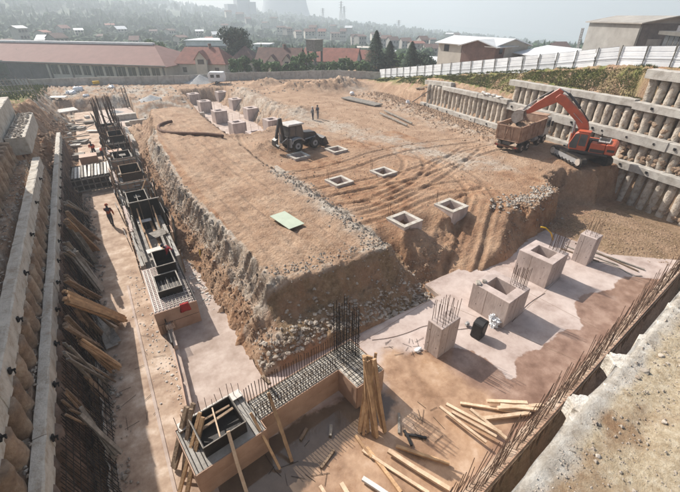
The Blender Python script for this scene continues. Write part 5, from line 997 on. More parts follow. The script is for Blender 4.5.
# ------------------------------------------------------------------ people
def skinmesh(name, verts, edges, rad, root, m, parent, sub=1):
    me = bpy.data.meshes.new(name); me.from_pydata(verts, edges, []); me.materials.append(M[m]); o = bpy.data.objects.new(name, me); COL.objects.link(o); par(o, parent)
    md = o.modifiers.new('skin', 'SKIN'); sv = me.skin_vertices[0].data
    for i, r in enumerate(rad): sv[i].radius = (r, r) if not isinstance(r, tuple) else r; sv[i].use_root = (i == root)
    md.use_smooth_shade = True; s_ = o.modifiers.new('sub', 'SUBSURF'); s_.levels = sub; s_.render_levels = sub; return o
def person(x, y, z, rz, label, top, legs, helmet='helmet', bend=0.0, arms=((.25, .2), (.2, -.1)), stride=.15, h=1.72, skincol='skin'):
    t_ = thing('person', label, 'person', (x, y, z), rz, local=True); k = h / 1.72
    def up(px_, pz_):                     # bend the trunk forward about the hips
        d = pz_ - .92; return (px_ + math.sin(bend) * d, .92 + math.cos(bend) * d - 0) if d > 0 else (px_, pz_)
    V = []; E_ = []; Rr = []
    def v(x_, y_, z_, r): a, b_ = up(x_, z_); V.append((a * k, y_ * k, b_ * k)); Rr.append(r * k); return len(V) - 1
    pel = v(0, 0, .95, .13); wa = v(.01, 0, 1.12, .12); ch = v(0, 0, 1.33, (.14)); nk = v(0, 0, 1.48, .055); hd0 = v(.02, 0, 1.58, .085); hd1 = v(.02, 0, 1.68, .08)
    E_ += [(pel, wa), (wa, ch), (ch, nk), (nk, hd0), (hd0, hd1)]
    for s_, (fx, fz), st_ in ((1, arms[0], stride), (-1, arms[1], -stride)):
        sh = v(0, s_ * .19, 1.40, .06); el = v(fx * .5, s_ * .25, 1.14 + fz * .4, .047); wr = v(fx + .05, s_ * .22, .92 + fz, .036); ha = v(fx + .11, s_ * .2, .86 + fz, .03); E_ += [(ch, sh), (sh, el), (el, wr), (wr, ha)]
        V.append((0, s_ * .1 * k, .88 * k)); Rr.append(.10 * k); hp = len(V) - 1; V.append((st_ * .6 * k + .03, s_ * .11 * k, .48 * k)); Rr.append(.07 * k); kn_ = len(V) - 1; V.append((st_ * k, s_ * .11 * k, .08 * k)); Rr.append(.05 * k); an = len(V) - 1; V.append(((st_ + .15) * k, s_ * .12 * k, .045 * k)); Rr.append(.045 * k); ft = len(V) - 1
        E_ += [(pel, hp), (hp, kn_), (kn_, an), (an, ft)]
    skinmesh('body', V, E_, Rr, 0, legs, t_, 1)
    # jacket: torso and arms, slightly larger
    ids = [0, 1, 2, 6, 7, 8]; J = [V[i] for i in (pel, wa, ch)]; JR = [Rr[pel] * 1.12, Rr[wa] * 1.32, Rr[ch] * 1.35]; JE = [(0, 1), (1, 2)]
    for base_ in (6, 14 if len(V) > 14 else 6):
        sh = base_; JJ = len(J); J += [V[sh], V[sh + 1], tuple(Vector(V[sh + 1]).lerp(Vector(V[sh + 2]), .9))]; JR += [Rr[sh] * 1.35, Rr[sh + 1] * 1.35, Rr[sh + 2] * 1.35]; JE += [(2, JJ), (JJ, JJ + 1), (JJ + 1, JJ + 2)]
    skinmesh('jacket', J, JE, JR, 0, top, t_, 1)
    hp_ = Vector(V[hd1]); hc = Vector(V[hd0]); 
    f = MB(); f.rock((0, 0, 0), .10 * k, 1.15); fo = f.build('head', skincol, t_); fo.location = hc + Vector((.01, 0, .03)); fo.modifiers.new('s', 'SUBSURF').render_levels = 2
    nsx = MB(); nsx.box((.105 * k, 0, .0), (.03, .025, .04)); nsx.box((.09 * k, .035, .03), (.012, .02, .01)); nsx.box((.09 * k, -.035, .03), (.012, .02, .01)); o = nsx.build('face', skincol, t_); o.location = fo.location
    hm = MB(); n_ = 12; P = []
    for j, (rr_, zz) in enumerate(((.155, 0), (.125, .012), (.12, .06), (.085, .11), (.02, .13))): P += [((rr_ * math.cos(2 * math.pi * i / n_)) * k, rr_ * .9 * math.sin(2 * math.pi * i / n_) * k, zz * k) for i in range(n_)]
    hm.add(P, [(j * n_ + i, j * n_ + (i + 1) % n_, (j + 1) * n_ + (i + 1) % n_, (j + 1) * n_ + i) for j in range(4) for i in range(n_)] + [tuple(range(4 * n_, 5 * n_))])
    if helmet: o = hm.build('helmet', helmet, t_, smooth=True); o.location = hc + Vector((.01, 0, .07)); o.rotation_euler = (0, bend * .7, 0)
    return t_
mat('cloth_rust', (0.45, 0.12, 0.05), (0.30, 0.07, 0.03), 4)
p3 = at(113, 226, S); person(p3[0], p3[1], S, R_(70), 'worker in rust red jacket standing alone on the muddy floor by the formwork', 'cloth_rust', 'cloth_dark', 'cloth_rust', .1, h=1.85)
p1 = at(96, 158, S); person(p1[0], p1[1], S, R_(100), 'worker in an orange vest stooping at the formwork, left of the pair', 'cloth_orange', 'cloth_dark', 'cloth_dark', .45, ((.3, .15), (.3, .1)), .25, h=1.9)
p2 = at(104, 160, S); person(p2[0], p2[1], S, R_(60), 'worker in dark clothes bending beside the formwork, right of the pair', 'cloth_orange', 'cloth_dark', 'cloth_dark', .85, ((.3, .0), (.3, .1)), .3, h=1.75)
p4 = at(173, 259, -.8); person(p4[0] + .1, p4[1], -1.1, R_(170), 'worker in a bright red shirt crouching behind the open box of the near formwork', 'cloth_red', 'cloth_dark', 'cloth_dark', .8, ((.35, -.1), (.3, 0)), .1, h=1.6)
p5 = at(313, 119, .1); person(p5[0], p5[1], hz(*p5) - .02, R_(190), 'person in dark clothes standing on the earth road, left of the pair', 'cloth_grey', 'cloth_dark', 'helmet', 0, ((.1, 0), (.1, 0)), .06)
p6 = at(318, 118, .1); person(p6[0], p6[1], hz(*p6) - .02, R_(200), 'person in black jacket standing on the earth road, right of the pair', 'cloth_dark', 'cloth_grey', 'cloth_dark', .05, ((.25, .1), (.1, 0)), .08)
# ------------------------------------------------------------------ site fences
def prj(x, y, z):                        # only used for checks while writing
    return (x, y, z)
fz_ = thing('metal_fence', 'tall fence of pale metal sheets with slanting posts on top of the right embankment', 'fence', (42 + WB * 30, 30, 6))
pan = MB(); Wd = 2.4; n_ = 12; V = []
for i in range(7): z = 1.5 * i / 6; V += [(0, .02, z), (0, Wd - .02, z), (.05 if i % 2 == 0 else .0, .02, z)]
pp = MB(); rib = []
zz = [0]; 
for i in range(5): rib += [(.0, .42 * i), (.0, .42 * i + .34), (.03, .42 * i + .36), (.03, .42 * i + .40)]
rib.append((0, 2.1)); V = [(x, y, z) for x, z in rib for y in (.03, Wd - .03)]
pp.add(V, [(2 * i, 2 * i + 1, 2 * i + 3, 2 * i + 2) for i in range(len(rib) - 1)]); panm = pp.mesh('panel', 'sheet_metal')
post = MB(); post.bar((-.08, 0, -.2), (-.08, 0, 1.85), .07, .07); postm = post.mesh('post', 'wall_dark')
for k in range(32):
    y = 70.4 - k * 2.37 - 2.37; z0 = float(fence_z(y)); z1 = float(fence_z(y + 2.37)); x = 42 + WB * y
    sl = (z1 - z0) / 2.37; mtx = Matrix.Translation((x, y, z0 - .35)) @ Matrix.Rotation(angW, 4, 'Z') @ Matrix.Rotation(math.atan(sl), 4, 'X')
    inst(panm, 'panel', mtx, fz_); inst(postm, 'post', Matrix.Translation((x, y, z0)) @ Matrix.Rotation(angW, 4, 'Z'), fz_)
    MB().bar((x - .06, y, z0 + .75), (x - .06 + WB * 2.37, y + 2.37, z1 + .75), .03, .04).build('rail', 'sheet_metal', fz_)
cw = thing('site_wall', 'low pale concrete panel wall along the far edge of the site', 'wall', (20, 92, 0))
pts = [at(30, 88, 0), at(110, 85, 0), at(190, 83.2, 0), at(224, 80.8, 0), at(335, 77.5, 0), (54.0, 70.4)]
for (a, b2), (c, d) in zip(pts, pts[1:]):
    L_ = math.hypot(c - a, d - b2); k = int(L_ / 3)
    for i in range(k):
        p = Vector((a + (c - a) * i / k, b2 + (d - b2) * i / k, 0)); q = Vector((a + (c - a) * (i + 1) / k, b2 + (d - b2) * (i + 1) / k, 0)); dd_ = (q - p).normalized() * .015
        MB().bar(p + dd_ + Vector((0, 0, .7)), q - dd_ + Vector((0, 0, .7)), .14, 1.65).build('panel', 'cap_concrete', cw)
        MB().bar(p + Vector((0, 0, .72)) + Vector((0, -.12, 0)), p + Vector((.08, -.12, .72)), .14, 1.6).build('post', 'concrete', cw)
# picket fence on the left bank
pk = thing('picket_fence', 'leaning line of thin stakes on the grassy left bank', 'fence', (-12, 84, 1))
for k in range(13):
    c = at(-2 + k * 3.4, 101 - k * .25, 1.3); z = hz(*c); MB().bar((c[0], c[1], z - .1), (c[0] - .5 + U(-.1, .1), c[1] + .1, z + 2.4), .11, .11).build('stake', 'timber_grey', pk)
c0, c1 = at(-2, 101, 1.3), at(39, 98, 1.3)
for zz in (.7, 1.5, 2.2): MB().bar((c0[0] - .2, c0[1], hz(*c0) + zz), (c1[0] - .2, c1[1], hz(*c1) + zz), .04, .05).build('wire', 'machine_grey', pk)
# ------------------------------------------------------------------ buildings
def bldg(name, label, A, B, depth, z0, eave, ridge, wall='wall_cream', roof='roof_red', win=(0, 0), over=.35, cat='house', group=None, hipR=0.0, hipL=0.0, gable_wall=None, ww=1.1, wh=1.2, zw=None, perp=False, floors=1, chimney=False, wm='window_dark', sidewin=0):
    A = Vector((A[0], A[1], 0)); B = Vector((B[0], B[1], 0)); d = (B - A); L_ = d.length; d.normalize(); nrm = Vector((-d.y, d.x, 0))
    if nrm.dot(A + B) < 0: nrm = -nrm
    t_ = thing(name, label, cat, ((A + B) / 2 + Vector((0, 0, z0))), group=group)
    P = lambda u, v, z: tuple(A + d * u + nrm * v + Vector((0, 0, z)))
    flip = (d.cross(nrm)).z < 0
    m_ = MB(); Q = [P(u, v, z) for z in (z0 - 2, eave) for u, v in ((0, 0), (L_, 0), (L_, depth), (0, depth))]
    F = [(0, 1, 5, 4), (1, 2, 6, 5), (2, 3, 7, 6), (3, 0, 4, 7)]
    if ridge > eave:
        if perp: Q += [P(L_ / 2, 0, ridge), P(L_ / 2, depth, ridge)]; F += [(4, 5, 8), (6, 7, 9)]
        elif hipL == 0 or hipR == 0: Q += [P(0, depth / 2, ridge), P(L_, depth / 2, ridge)]; F += ([(7, 4, 8)] if hipL == 0 else []) + ([(5, 6, 9)] if hipR == 0 else [])
    F.append((4, 5, 6, 7)); m_.add(Q, F); m_.build('wall', wall, t_)
    o = over; rt = .12; m_ = MB(); dz_ = (ridge - eave) / (depth / 2 if not perp else L_ / 2) * o if ridge > eave else 0
    if ridge > eave:
        if perp: top = [P(L_ / 2, -o, ridge + .08), P(L_ / 2, depth + o, ridge + .08)]; C = [P(-o, -o, eave - dz_ + .05), P(L_ + o, -o, eave - dz_ + .05), P(L_ + o, depth + o, eave - dz_ + .05), P(-o, depth + o, eave - dz_ + .05)]; RF = [(0, 4, 5, 3), (4, 1, 2, 5)]
        else: top = [P(hipL - (o if hipL == 0 else 0), depth / 2, ridge + .08), P(L_ - hipR + (o if hipR == 0 else 0), depth / 2, ridge + .08)]; C = [P(-o, -o, eave - dz_ + .05), P(L_ + o, -o, eave - dz_ + .05), P(L_ + o, depth + o, eave - dz_ + .05), P(-o, depth + o, eave - dz_ + .05)]; RF = [(0, 1, 5, 4), (2, 3, 4, 5)] + ([(1, 2, 5)] if hipR else []) + ([(3, 0, 4)] if hipL else [])
        m_.add(C + top, RF); ro = m_.build('roof', roof, t_); sd = ro.modifiers.new('solid', 'SOLIDIFY'); sd.thickness = .14; sd.offset = 0
    else:
        m_.add([P(u, v, z) for z in (eave + .004, eave + .3) for u, v in ((-o, -o), (L_ + o, -o), (L_ + o, depth + o), (-o, depth + o))], [(0, 3, 2, 1), (4, 5, 6, 7), (0, 1, 5, 4), (1, 2, 6, 5), (2, 3, 7, 6), (3, 0, 4, 7)]); ro = m_.build('roof', roof, t_)
    nx_, nz_ = win
    fh = (eave - z0) / max(1, nz_)
    for j in range(nz_):
        for i in range(nx_):
            u = L_ * (i + .5) / nx_; z = z0 + fh * (j + .55) if zw is None else zw
            a = P(u - ww / 2, -.03, z - wh / 2); fm = MB(); 
            fm.add([P(u + sx_ * ww / 2, v, z + sz * wh / 2) for v in (-.04, .1) for sx_, sz in ((-1, -1), (1, -1), (1, 1), (-1, 1))], [(0, 1, 2, 3), (7, 6, 5, 4), (0, 4, 5, 1), (1, 5, 6, 2), (2, 6, 7, 3), (3, 7, 4, 0)])
            w0 = fm.build('window', wm, t_)
    for i in range(sidewin):
        v_ = depth * (i + .5) / sidewin
        for uu in ((L_ + .03),):
            for j in range(max(1, nz_)):
                z = z0 + fh * (j + .55); fm = MB(); fm.box((0, 0, 0), (.1, ww, wh)); fm.v = [P(uu - .04 + x, v_ + y, z + zq) for x, y, zq in fm.v]; fm.build('window', wm, t_)
    if chimney: fm = MB(); c = P(L_ * .6, depth * .5, ridge + .2); fm.box(c, (.7, .7, 1.6)); fm.build('chimney', 'wall_brick', ro)
    return t_, P, L_
def F2(px, py, d): p = far(px, py, d); return (p[0], p[1])
# long factory on the left
A = far(-60, 74, 172); B = far(167, 76, 114)
ft, FP, FL = bldg('factory', 'long low factory with pinkish hipped roof and dark windows at upper left', A, B, 19, -3.0, 1.0, 5.0, 'wall_cream', 'roof_pink', (0, 0), .8, 'factory', hipR=9.0)
for k in range(26):
    u = FL - 3.0 - k * 6.2 / 2 - (k // 2) * .9
    if u < 2: break
    mm = MB(); mm.add([FP(u + sx_ * 1.15, v, -.75 + sz * 1.15) for v in (-.05, .1) for sx_, sz in ((-1, -1), (1, -1), (1, 1), (-1, 1))], [(0, 1, 2, 3), (7, 6, 5, 4), (0, 4, 5, 1), (1, 5, 6, 2), (2, 6, 7, 3), (3, 7, 4, 0)]); wo = mm.build('window', 'window_dark', ft)
    mm = MB(); mm.add([FP(u + sx_ * .04, v, -.75 + sz * 1.15) for v in (-.09, -.05) for sx_, sz in ((-1, -1), (1, -1), (1, 1), (-1, 1))], [(0, 1, 2, 3), (7, 6, 5, 4), (0, 4, 5, 1), (1, 5, 6, 2), (2, 6, 7, 3), (3, 7, 4, 0)]); mm.build('mullion', 'wall_cream', wo)
for k in range(12):
    u = FL - .6 - k * 7.1
    if u > 0: mm = MB(); mm.add([FP(u + sx_ * .2, v, z) for v in (-.25, 0) for sx_, z in ((-1, -4), (1, -4), (1, .95), (-1, .95))], [(0, 1, 2, 3), (7, 6, 5, 4), (0, 4, 5, 1), (1, 5, 6, 2), (2, 6, 7, 3), (3, 7, 4, 0)]); mm.build('pilaster', 'wall_dark', ft)
a, b_ = Vector(FP(-20, 9.5, 5.25)), Vector(FP(FL - 9, 9.5, 5.25)); MB().bar(a, b_, 1.3, .5).build('ridge_cap', 'roof_white', ft)
a, b_ = Vector(FP(-.5, -.75, .95)), Vector(FP(FL + .6, -.75, .95)); MB().bar(a, b_, .15, .22).build('gutter', 'wall_grey', ft)
mm = MB(); mm.bar(Vector(FP(0, -.09, -1.4)), Vector(FP(FL * .52, -.09, -1.4)), .08, 4.4); mm.build('dark_cladding', 'wall_dark', ft)
# houses behind the wall
bldg('house', 'grey rendered house with red hipped roof next to the factory', F2(178, 74, 118), F2(226, 74, 112), 9, -2.5, 1.3, 4.5, 'wall_cream', 'roof_red', (3, 1), .5, hipR=3, hipL=1.0, chimney=True)
dm, DP, DL = bldg('dormer_house', 'small gabled dormer on the red roof beside the factory', F2(196, 66, 113.2), F2(207, 66, 112.5), 4, .8, 2.4, 4.0, 'wall_cream', 'roof_red', (1, 1), .3, cat='dormer', perp=True, ww=1.6, wh=1.1)
bldg('house', 'dark brown roofed twin house behind the bushes left of the water tank', F2(256, 72, 112), F2(297, 72, 108), 9, -2.5, .8, 4.4, 'wall_dark', 'roof_brown', (4, 1), .5, chimney=True)
bldg('house', 'smaller house with pointed brown roof left of the twin house', F2(232, 70, 118), F2(254, 70, 116), 8, -2.5, 1.6, 4.5, 'wall_cream', 'roof_brown', (2, 1), .5, hipL=3, hipR=3)
bldg('house', 'low house with dark tiled roof beside the white van', F2(219, 70, 126), F2(234, 70, 125), 8, -2.5, .6, 2.6, 'wall_cream', 'roof_brown', (2, 1), .5)
for u_, px in ((0, 268), (1, 283)):
    bldg('roof_dormer', 'left gabled dormer of the brown twin house' if u_ == 0 else 'right gabled dormer of the brown twin house', F2(px, 66, 108.8), F2(px + 8, 66, 108.4), 3, .4, 1.9, 3.1, 'wall_cream', 'roof_brown', (1, 1), .2, cat='dormer', perp=True, ww=1.0, wh=.8)
bldg('house', 'long orange tiled house right of the water tank', F2(303, 66, 128), F2(355, 67, 124), 9, -3, .2, 3.2, 'wall_cream', 'roof_red', (6, 1), .5)
bldg('house', 'low orange tiled house behind the conifers', F2(350, 68, 134), F2(372, 68, 132), 8, -3, -.4, 2.2, 'wall_cream', 'roof_red', (3, 1), .5)
bldg('warehouse', 'white flat roofed hall with dark glass front on the slope behind the red roof house', F2(187, 50, 205), F2(228, 52, 198), 18, -5, 2.0, 2.0, 'wall_white', 'roof_white', (5, 1), .6, cat='hall', ww=4.2, wh=2.4)
bldg('house', 'white block building between the round tree and the far houses', F2(253, 52, 190), F2(270, 52, 188), 9, -5, .8, .8, 'wall_white', 'wall_white', (2, 2), .2, cat='block')
bldg('apartment_block', 'white apartment block left of the tall conifers', F2(351, 60, 190), F2(368, 60, 188), 10, -9, -.8, -.8, 'wall_white', 'wall_cream', (3, 3), .2, cat='block', ww=2, wh=1.3)
bldg('house', 'pale house with shallow roof between the conifers', F2(385, 60, 200), F2(408, 60, 198), 10, -9, -4.6, -2.6, 'wall_cream', 'roof_white', (4, 1), .4)
bldg('house', 'pale grey roofed house right of the conifers', F2(416, 62, 150), F2(434, 62, 148), 10, -7, -2.6, -.8, 'wall_white', 'roof_white', (3, 1), .5)
# right sheds and the grey concrete building
def bz(px, py, d): return far(px, py, d)[2]
bldg('brick_shed', 'long shed with cream and brick walls and pale roof behind the metal fence', F2(437, 60, 90), F2(492, 60, 80), 9, 2, bz(492, 46.5, 80), bz(492, 46.5, 80) + 1.0, 'wall_cream', 'roof_white', (3, 1), .6, cat='shed', ww=1.4, wh=1.2, zw=bz(475, 50, 84))
bb, BP, BL = bldg('brick_shed', 'dark red brick end of the long shed with two small windows', F2(493.5, 60, 79.5), F2(515, 60, 86), 7, 2, bz(493, 47, 79.5), bz(493, 47, 79.5) + .9, 'wall_brick', 'roof_white', (2, 1), .6, cat='shed', ww=1.0, wh=.9, zw=bz(505, 50, 84))
bldg('long_shed', 'low open sided shed with long pale roof right of the brick shed', F2(517, 60, 84), F2(571, 62, 72), 12, 3, bz(545, 57, 77), bz(545, 57, 77) + 1.0, 'wall_dark', 'roof_white', (0, 0), .8, cat='shed')
mat('wall_shaded', (0.17, 0.155, 0.145), (0.10, 0.092, 0.088), 0.9, 0.9, 0.3)  # darker wall grey with the shading of the side face painted in
c1, c2, c3 = far(590, 22, 79), far(643, 23, 70), far(671, 22.6, 78)
cbg, CP, CL = bldg('concrete_building', 'bare grey rendered building with shallow gable roof behind the metal fence', c1, c2, 8.6, 3, 11.05, 11.75, 'render_grey', 'wall_grey', (0, 0), .45, cat='building')
for (v_, z_, w_, h_) in ((2.4, 8.3, 2.0, 1.8), (5.9, 8.2, 3.2, 2.3), (6.6, 10.4, 3.2, .8)):
    fm = MB(); fm.box((0, 0, 0), (.12, w_, h_)); fm.v = [CP(CL + .06 + x, v_ + y, z_ + zq) for x, y, zq in fm.v]; fm.build('window', 'wall_grey' if z_ < 10 else 'roof_white', cbg)
fm = MB(); fm.add([CP(CL + q, v, z) for q in (.004, .05) for v, z in ((.1, 3), (8.5, 3), (8.5, 11), (.1, 11))], [(0, 1, 2, 3), (7, 6, 5, 4), (0, 4, 5, 1), (1, 5, 6, 2), (2, 6, 7, 3), (3, 7, 4, 0)]); fm.build('side_shade_sheet', 'wall_shaded', cbg)  # dark sheet over the gable side, painting its shade
fm = MB(); fm.bar(Vector(CP(CL + .1, -.05, 3)), Vector(CP(CL + .1, -.05, 11)), .25, .25); fm.build('corner_band', 'wall_dark', cbg)
bldg('flat_roofed_house', 'pale house with barred dark windows cut by the right edge of the photo', F2(660, 50, 52), F2(716, 45, 44), 9, 6, bz(668, 35, 51), bz(668, 35, 51), 'wall_cream', 'wall_dark', (9, 1), .5, cat='house', ww=.85, wh=1.3, zw=bz(668, 42, 51))
lad = thing('leaning_conveyor', 'thin dark lattice mast leaning beside the grey building', 'mast', (*F2(576, 58, 82), 5)); a = Vector(far(575, 58, 82)); b_ = Vector(far(583, 28, 82)) + Vector((0, 0, 0))
for o_ in (-.25, .25): MB().bar(a + Vector((o_, 0, 0)), b_ + Vector((o_ + 0, 0, 0)), .14, .14).build('rail', 'machine_grey', lad)
for k in range(12): p = a.lerp(b_, k / 12); MB().bar(p + Vector((-.25, 0, 0)), p + Vector((.25, 0, .3)), .08, .08).build('rung', 'machine_grey', lad)
# water tank on legs
wt = thing('water_tank', 'square brown water tank on concrete legs among the far roofs', 'water tank', (*F2(315, 60, 122), -3)); c = Vector(far(315, 60, 122)); zt, zb, zg = far(315, 40, 122)[2], far(315, 51, 122)[2], -4
MB().box((c.x, c.y, (zt + zb) / 2), (3.4, 3.4, zt - zb), R_(20)).build('tank', 'timber_grey', wt); MB().box((c.x, c.y, zt + .1), (3.7, 3.7, .2), R_(20)).build('lid', 'wall_grey', wt)
for i in (-1, 1):
    for j in (-1, 1): q = Matrix.Rotation(R_(20), 3, 'Z') @ Vector((i * 1.4, j * 1.4, 0)); MB().box((c.x + q.x, c.y + q.y, (zb + zg) / 2), (.45, .45, zb - zg)).build('leg', 'wall_dark', wt)
for z in (zb - 1.4,): MB().box((c.x, c.y, z), (2.9, .3, .3), R_(20)).build('brace', 'wall_dark', wt); MB().box((c.x, c.y, z), (.3, 2.9, .3), R_(20)).build('brace', 'wall_dark', wt)
# cooling tower, towers and masts in the haze
ct = MB(); n_ = 40; c = far(286, 20, 1250); K = []; prof = [(0, 78), (25, 69), (50, 61), (75, 56), (100, 54), (110, 53.5)]
for z, r in prof: K += [(c[0] + r * math.cos(2 * math.pi * i / n_), c[1] + r * math.sin(2 * math.pi * i / n_), -15 + z) for i in range(n_)]
ct.add(K, [(k * n_ + i, k * n_ + (i + 1) % n_, (k + 1) * n_ + (i + 1) % n_, (k + 1) * n_ + i) for k in range(5) for i in range(n_)] + [tuple(range(5 * n_, 6 * n_))])
tag(ct.build('cooling_tower', 'tower_concrete', smooth=True), 'huge grey cooling tower fading into the haze above the town', 'tower')
for px, w_, top in ((243, 26, -6), (231, 16, 4), (252, 12, 2)):
    c = far(px, 14, 900); o = MB().box((0, 0, 0), (w_, 22, 60)).build('tower_block', 'tower_concrete'); o.location = (c[0], c[1], far(px, top, 900)[2] - 30); tag(o, {243: 'widest grey tower block in the haze left of the cooling tower', 231: 'leftmost hazy grey tower block near the cooling tower', 252: 'narrow hazy tower block nearest the cooling tower'}[px], 'tower block')
def mast(px, top, bot, d, label, w_=1.2):
    c = far(px, bot, d); zt = far(px, top, d)[2]; t_ = thing('pylon', label, 'pylon', c); b_ = w_ * 2
    for i, j in ((-1, -1), (1, -1), (1, 1), (-1, 1)): MB().bar((c[0] + i * b_, c[1] + j * b_, c[2] - 3), (c[0] + i * .3, c[1] + j * .3, zt), .45, .45).build('leg', 'machine_grey', t_)
    for f_ in (.72, .84, .94): z = c[2] + (zt - c[2]) * f_; MB().box((c[0], c[1], z), (w_ * 6, .4, .4), R_(YAW)).build('cross_arm', 'machine_grey', t_)
mast(341, 1, 24, 700, 'tallest hazy lattice pylon above the hill, left of the pair'); mast(344, 6, 24, 720, 'second hazy lattice pylon close to the tallest one'); mast(323, 8, 22, 760, 'lone hazy pylon on the ridge left of the pair'); mast(398, 20, 34, 700, 'hazy pylon above the minaret')
c = far(363, 44, 330); mn = thing('minaret', 'thin white minaret among the far houses', 'minaret', c); zt = far(363, 31, 330)[2]
MB().cyl((c[0], c[1], c[2] - 3), (c[0], c[1], zt - 2.5), .9, .8, 12).build('shaft', 'wall_white', mn); MB().cyl((c[0], c[1], zt - 4), (c[0], c[1], zt - 3.6), 1.4, 1.4, 12).build('balcony', 'wall_white', mn); MB().cyl((c[0], c[1], zt - 2.5), (c[0], c[1], zt), .8, .05, 12).build('spire', 'wall_grey', mn)
# scattered town on the slope
rt_ = random.Random(5); town = []
spec = [(20, 36, 260), (8, 44, 240), (36, 42, 250), (45, 36, 300), (75, 32, 330), (62, 30, 360), (107, 30, 420), (118, 32, 380), (97, 38, 300), (140, 38, 330), (150, 34, 370), (170, 36, 340), (196, 34, 360), (213, 36, 350), (222, 30, 400), (226, 14, 620), (236, 16, 600), (246, 20, 560), (262, 24, 520), (270, 22, 540), (277, 30, 400), (287, 30, 380), (296, 33, 370), (309, 30, 400), (305, 33, 350), (318, 34, 370), (331, 35, 380), (340, 36, 370), (352, 40, 330), (359, 42, 300), (380, 44, 300), (390, 46, 280), (402, 44, 300), (412, 50, 240), (426, 52, 230), (421, 46, 260), (436, 48, 250), (445, 38, 500), (455, 36, 560), (330, 28, 500), (345, 30, 480), (372, 36, 420), (430, 42, 380), (180, 44, 260), (206, 42, 290), (560, 50, 190), (553, 52, 170), (130, 44, 250), (58, 46, 235)]
def zone_(px): return 'above the left half of the factory roof' if px < 85 else 'above the right half of the factory roof' if px < 150 else 'above the red roofed house' if px < 200 else 'above the round dark tree' if px < 240 else 'below the cooling tower' if px < 300 else 'above the water tank' if px < 350 else 'behind the tallest conifer' if px < 400 else 'right of the conifers' if px < 500 else 'right of the brick shed'
for i, (px, py, d) in enumerate(spec):
    p = far(px, py, d); wv = rt_.uniform(4, 7.5) * (d / 300) ** .45; q = far(px + wv / d * 441, py, d + rt_.uniform(-2, 3)); zg = hz(p[0], p[1]); hh = rt_.choice((2.5, 3.2, 4.5)) * (1 + d / 1500); z0 = max(zg, p[2] - 2)
    rm_ = rt_.choice(('roof_white', 'roof_red', 'roof_brown', 'roof_brown')); wl = rt_.choice(('wall_cream', 'wall_grey', 'wall_grey', 'wall_cream'))
    bldg('house', 'small hazy house with ' + ('pale' if rm_ == 'roof_white' else 'tiled') + ' roof ' + zone_(px), p, q, 8, z0, z0 + hh, z0 + hh + rt_.choice((.9, 1.8)), wl, rm_, (3, 2) if d < 420 else (0, 0), .4, ww=1.1, wh=1.2, group=('pale' if rm_ == 'roof_white' else 'tiled') + ' roofed houses ' + zone_(px))
# ------------------------------------------------------------------ trees
def leafy(cs, n_, size, seed, flat=.8):
    r = random.Random(seed); m_ = MB(); tot = sum(c[3] ** 2 for c in cs)
    for (x, y, z, R0) in cs:
        k = int(n_ * R0 ** 2 / tot)
        for _ in range(k):
            while True:
                d = Vector((r.gauss(0, 1), r.gauss(0, 1), r.gauss(0, 1)))
                if d.length > .1: break
            d.normalize(); rad = R0 * (r.random() ** .35) * r.uniform(.75, 1.08); c = Vector((x, y, z)) + Vector((d.x, d.y, d.z * flat)) * rad
            a = Vector((r.uniform(-1, 1), r.uniform(-1, 1), r.uniform(-1, 1))).normalized(); b_ = a.orthogonal().normalized(); s_ = size * r.uniform(.6, 1.3)
            m_.add([c - a * s_ - b_ * s_ * .5, c + a * s_ * .2 - b_ * s_, c + a * s_, c + b_ * s_], [(0, 1, 2, 3)])
    return m_
def blobs(R0, h, k, seed):
    r = random.Random(seed); return [(r.uniform(-1, 1) * R0 * .62, r.uniform(-1, 1) * R0 * .62, h * .62 + r.uniform(-.28, .34) * h, R0 * r.uniform(.32, .55)) for _ in range(k)]
def broad(px, py_base, d, htop, R0, label, m='leaf_mid', seed=1, n_=2600, size=.22, zb=None, group=None, dome=13):
    c = far(px, py_base, d); zg = hz(c[0], c[1]) if zb is None else zb; zt = far(px, htop, d)[2]; h = zt - zg
    t_ = thing('tree', label, 'tree', (c[0], c[1], zg), group=group, local=True)
    tm = MB(); tm.tube([(0, 0, -.3), (.05, 0, h * .3), (0, .1, h * .55), (0, 0, h * .8)], [.05 * h * .6, .035 * h, .02 * h, .008 * h], 7)
    for k in range(6): a = k * 1.05; tm.tube([(0, 0, h * (.3 + .06 * k)), (math.cos(a) * R0 * .4, math.sin(a) * R0 * .4, h * (.45 + .07 * k)), (math.cos(a) * R0 * .7, math.sin(a) * R0 * .7, h * (.55 + .07 * k))], [.018 * h, .01 * h, .004 * h], 5)
    tm.build('trunk', 'bark', t_); leafy(blobs(R0, h, dome, seed), n_, size, seed).build('crown', m, t_); return t_
def conifer(px, py_base, d, htop, R0, label, seed, n_=3600):
    c = far(px, py_base, d); zg = hz(c[0], c[1]); zt = far(px, htop, d)[2]; h = zt - zg; t_ = thing('conifer', label, 'conifer', (c[0], c[1], zg), local=True); r = random.Random(seed)
    MB().tube([(0, 0, -.3), (0, 0, h * .5), (0, 0, h)], [.22, .13, .02], 7).build('trunk', 'bark', t_); m_ = MB()
    for k in range(n_):
        f_ = r.random() ** 1.25; a = r.uniform(0, 6.28); lay = .72 + .28 * abs(math.sin(f_ * 26 + a * 1.5)); rad = R0 * (1 - f_) ** .8 * lay * r.uniform(.35, 1.0) * (1 + .15 * math.sin(a * 3 + seed))
        p = Vector((math.cos(a) * rad, math.sin(a) * rad, h * (.06 + .94 * f_) - rad * .22)); o = Vector((math.cos(a), math.sin(a), -.25)); b_ = Vector((-math.sin(a), math.cos(a), r.uniform(-.3, .3))); s_ = r.uniform(.16, .36)
        m_.add([p - o * s_, p + b_ * s_ * .5, p + o * s_ * 1.2, p - b_ * s_ * .5 + Vector((0, 0, .05))], [(0, 1, 2, 3)])
    m_.build('crown', 'leaf_dark', t_)
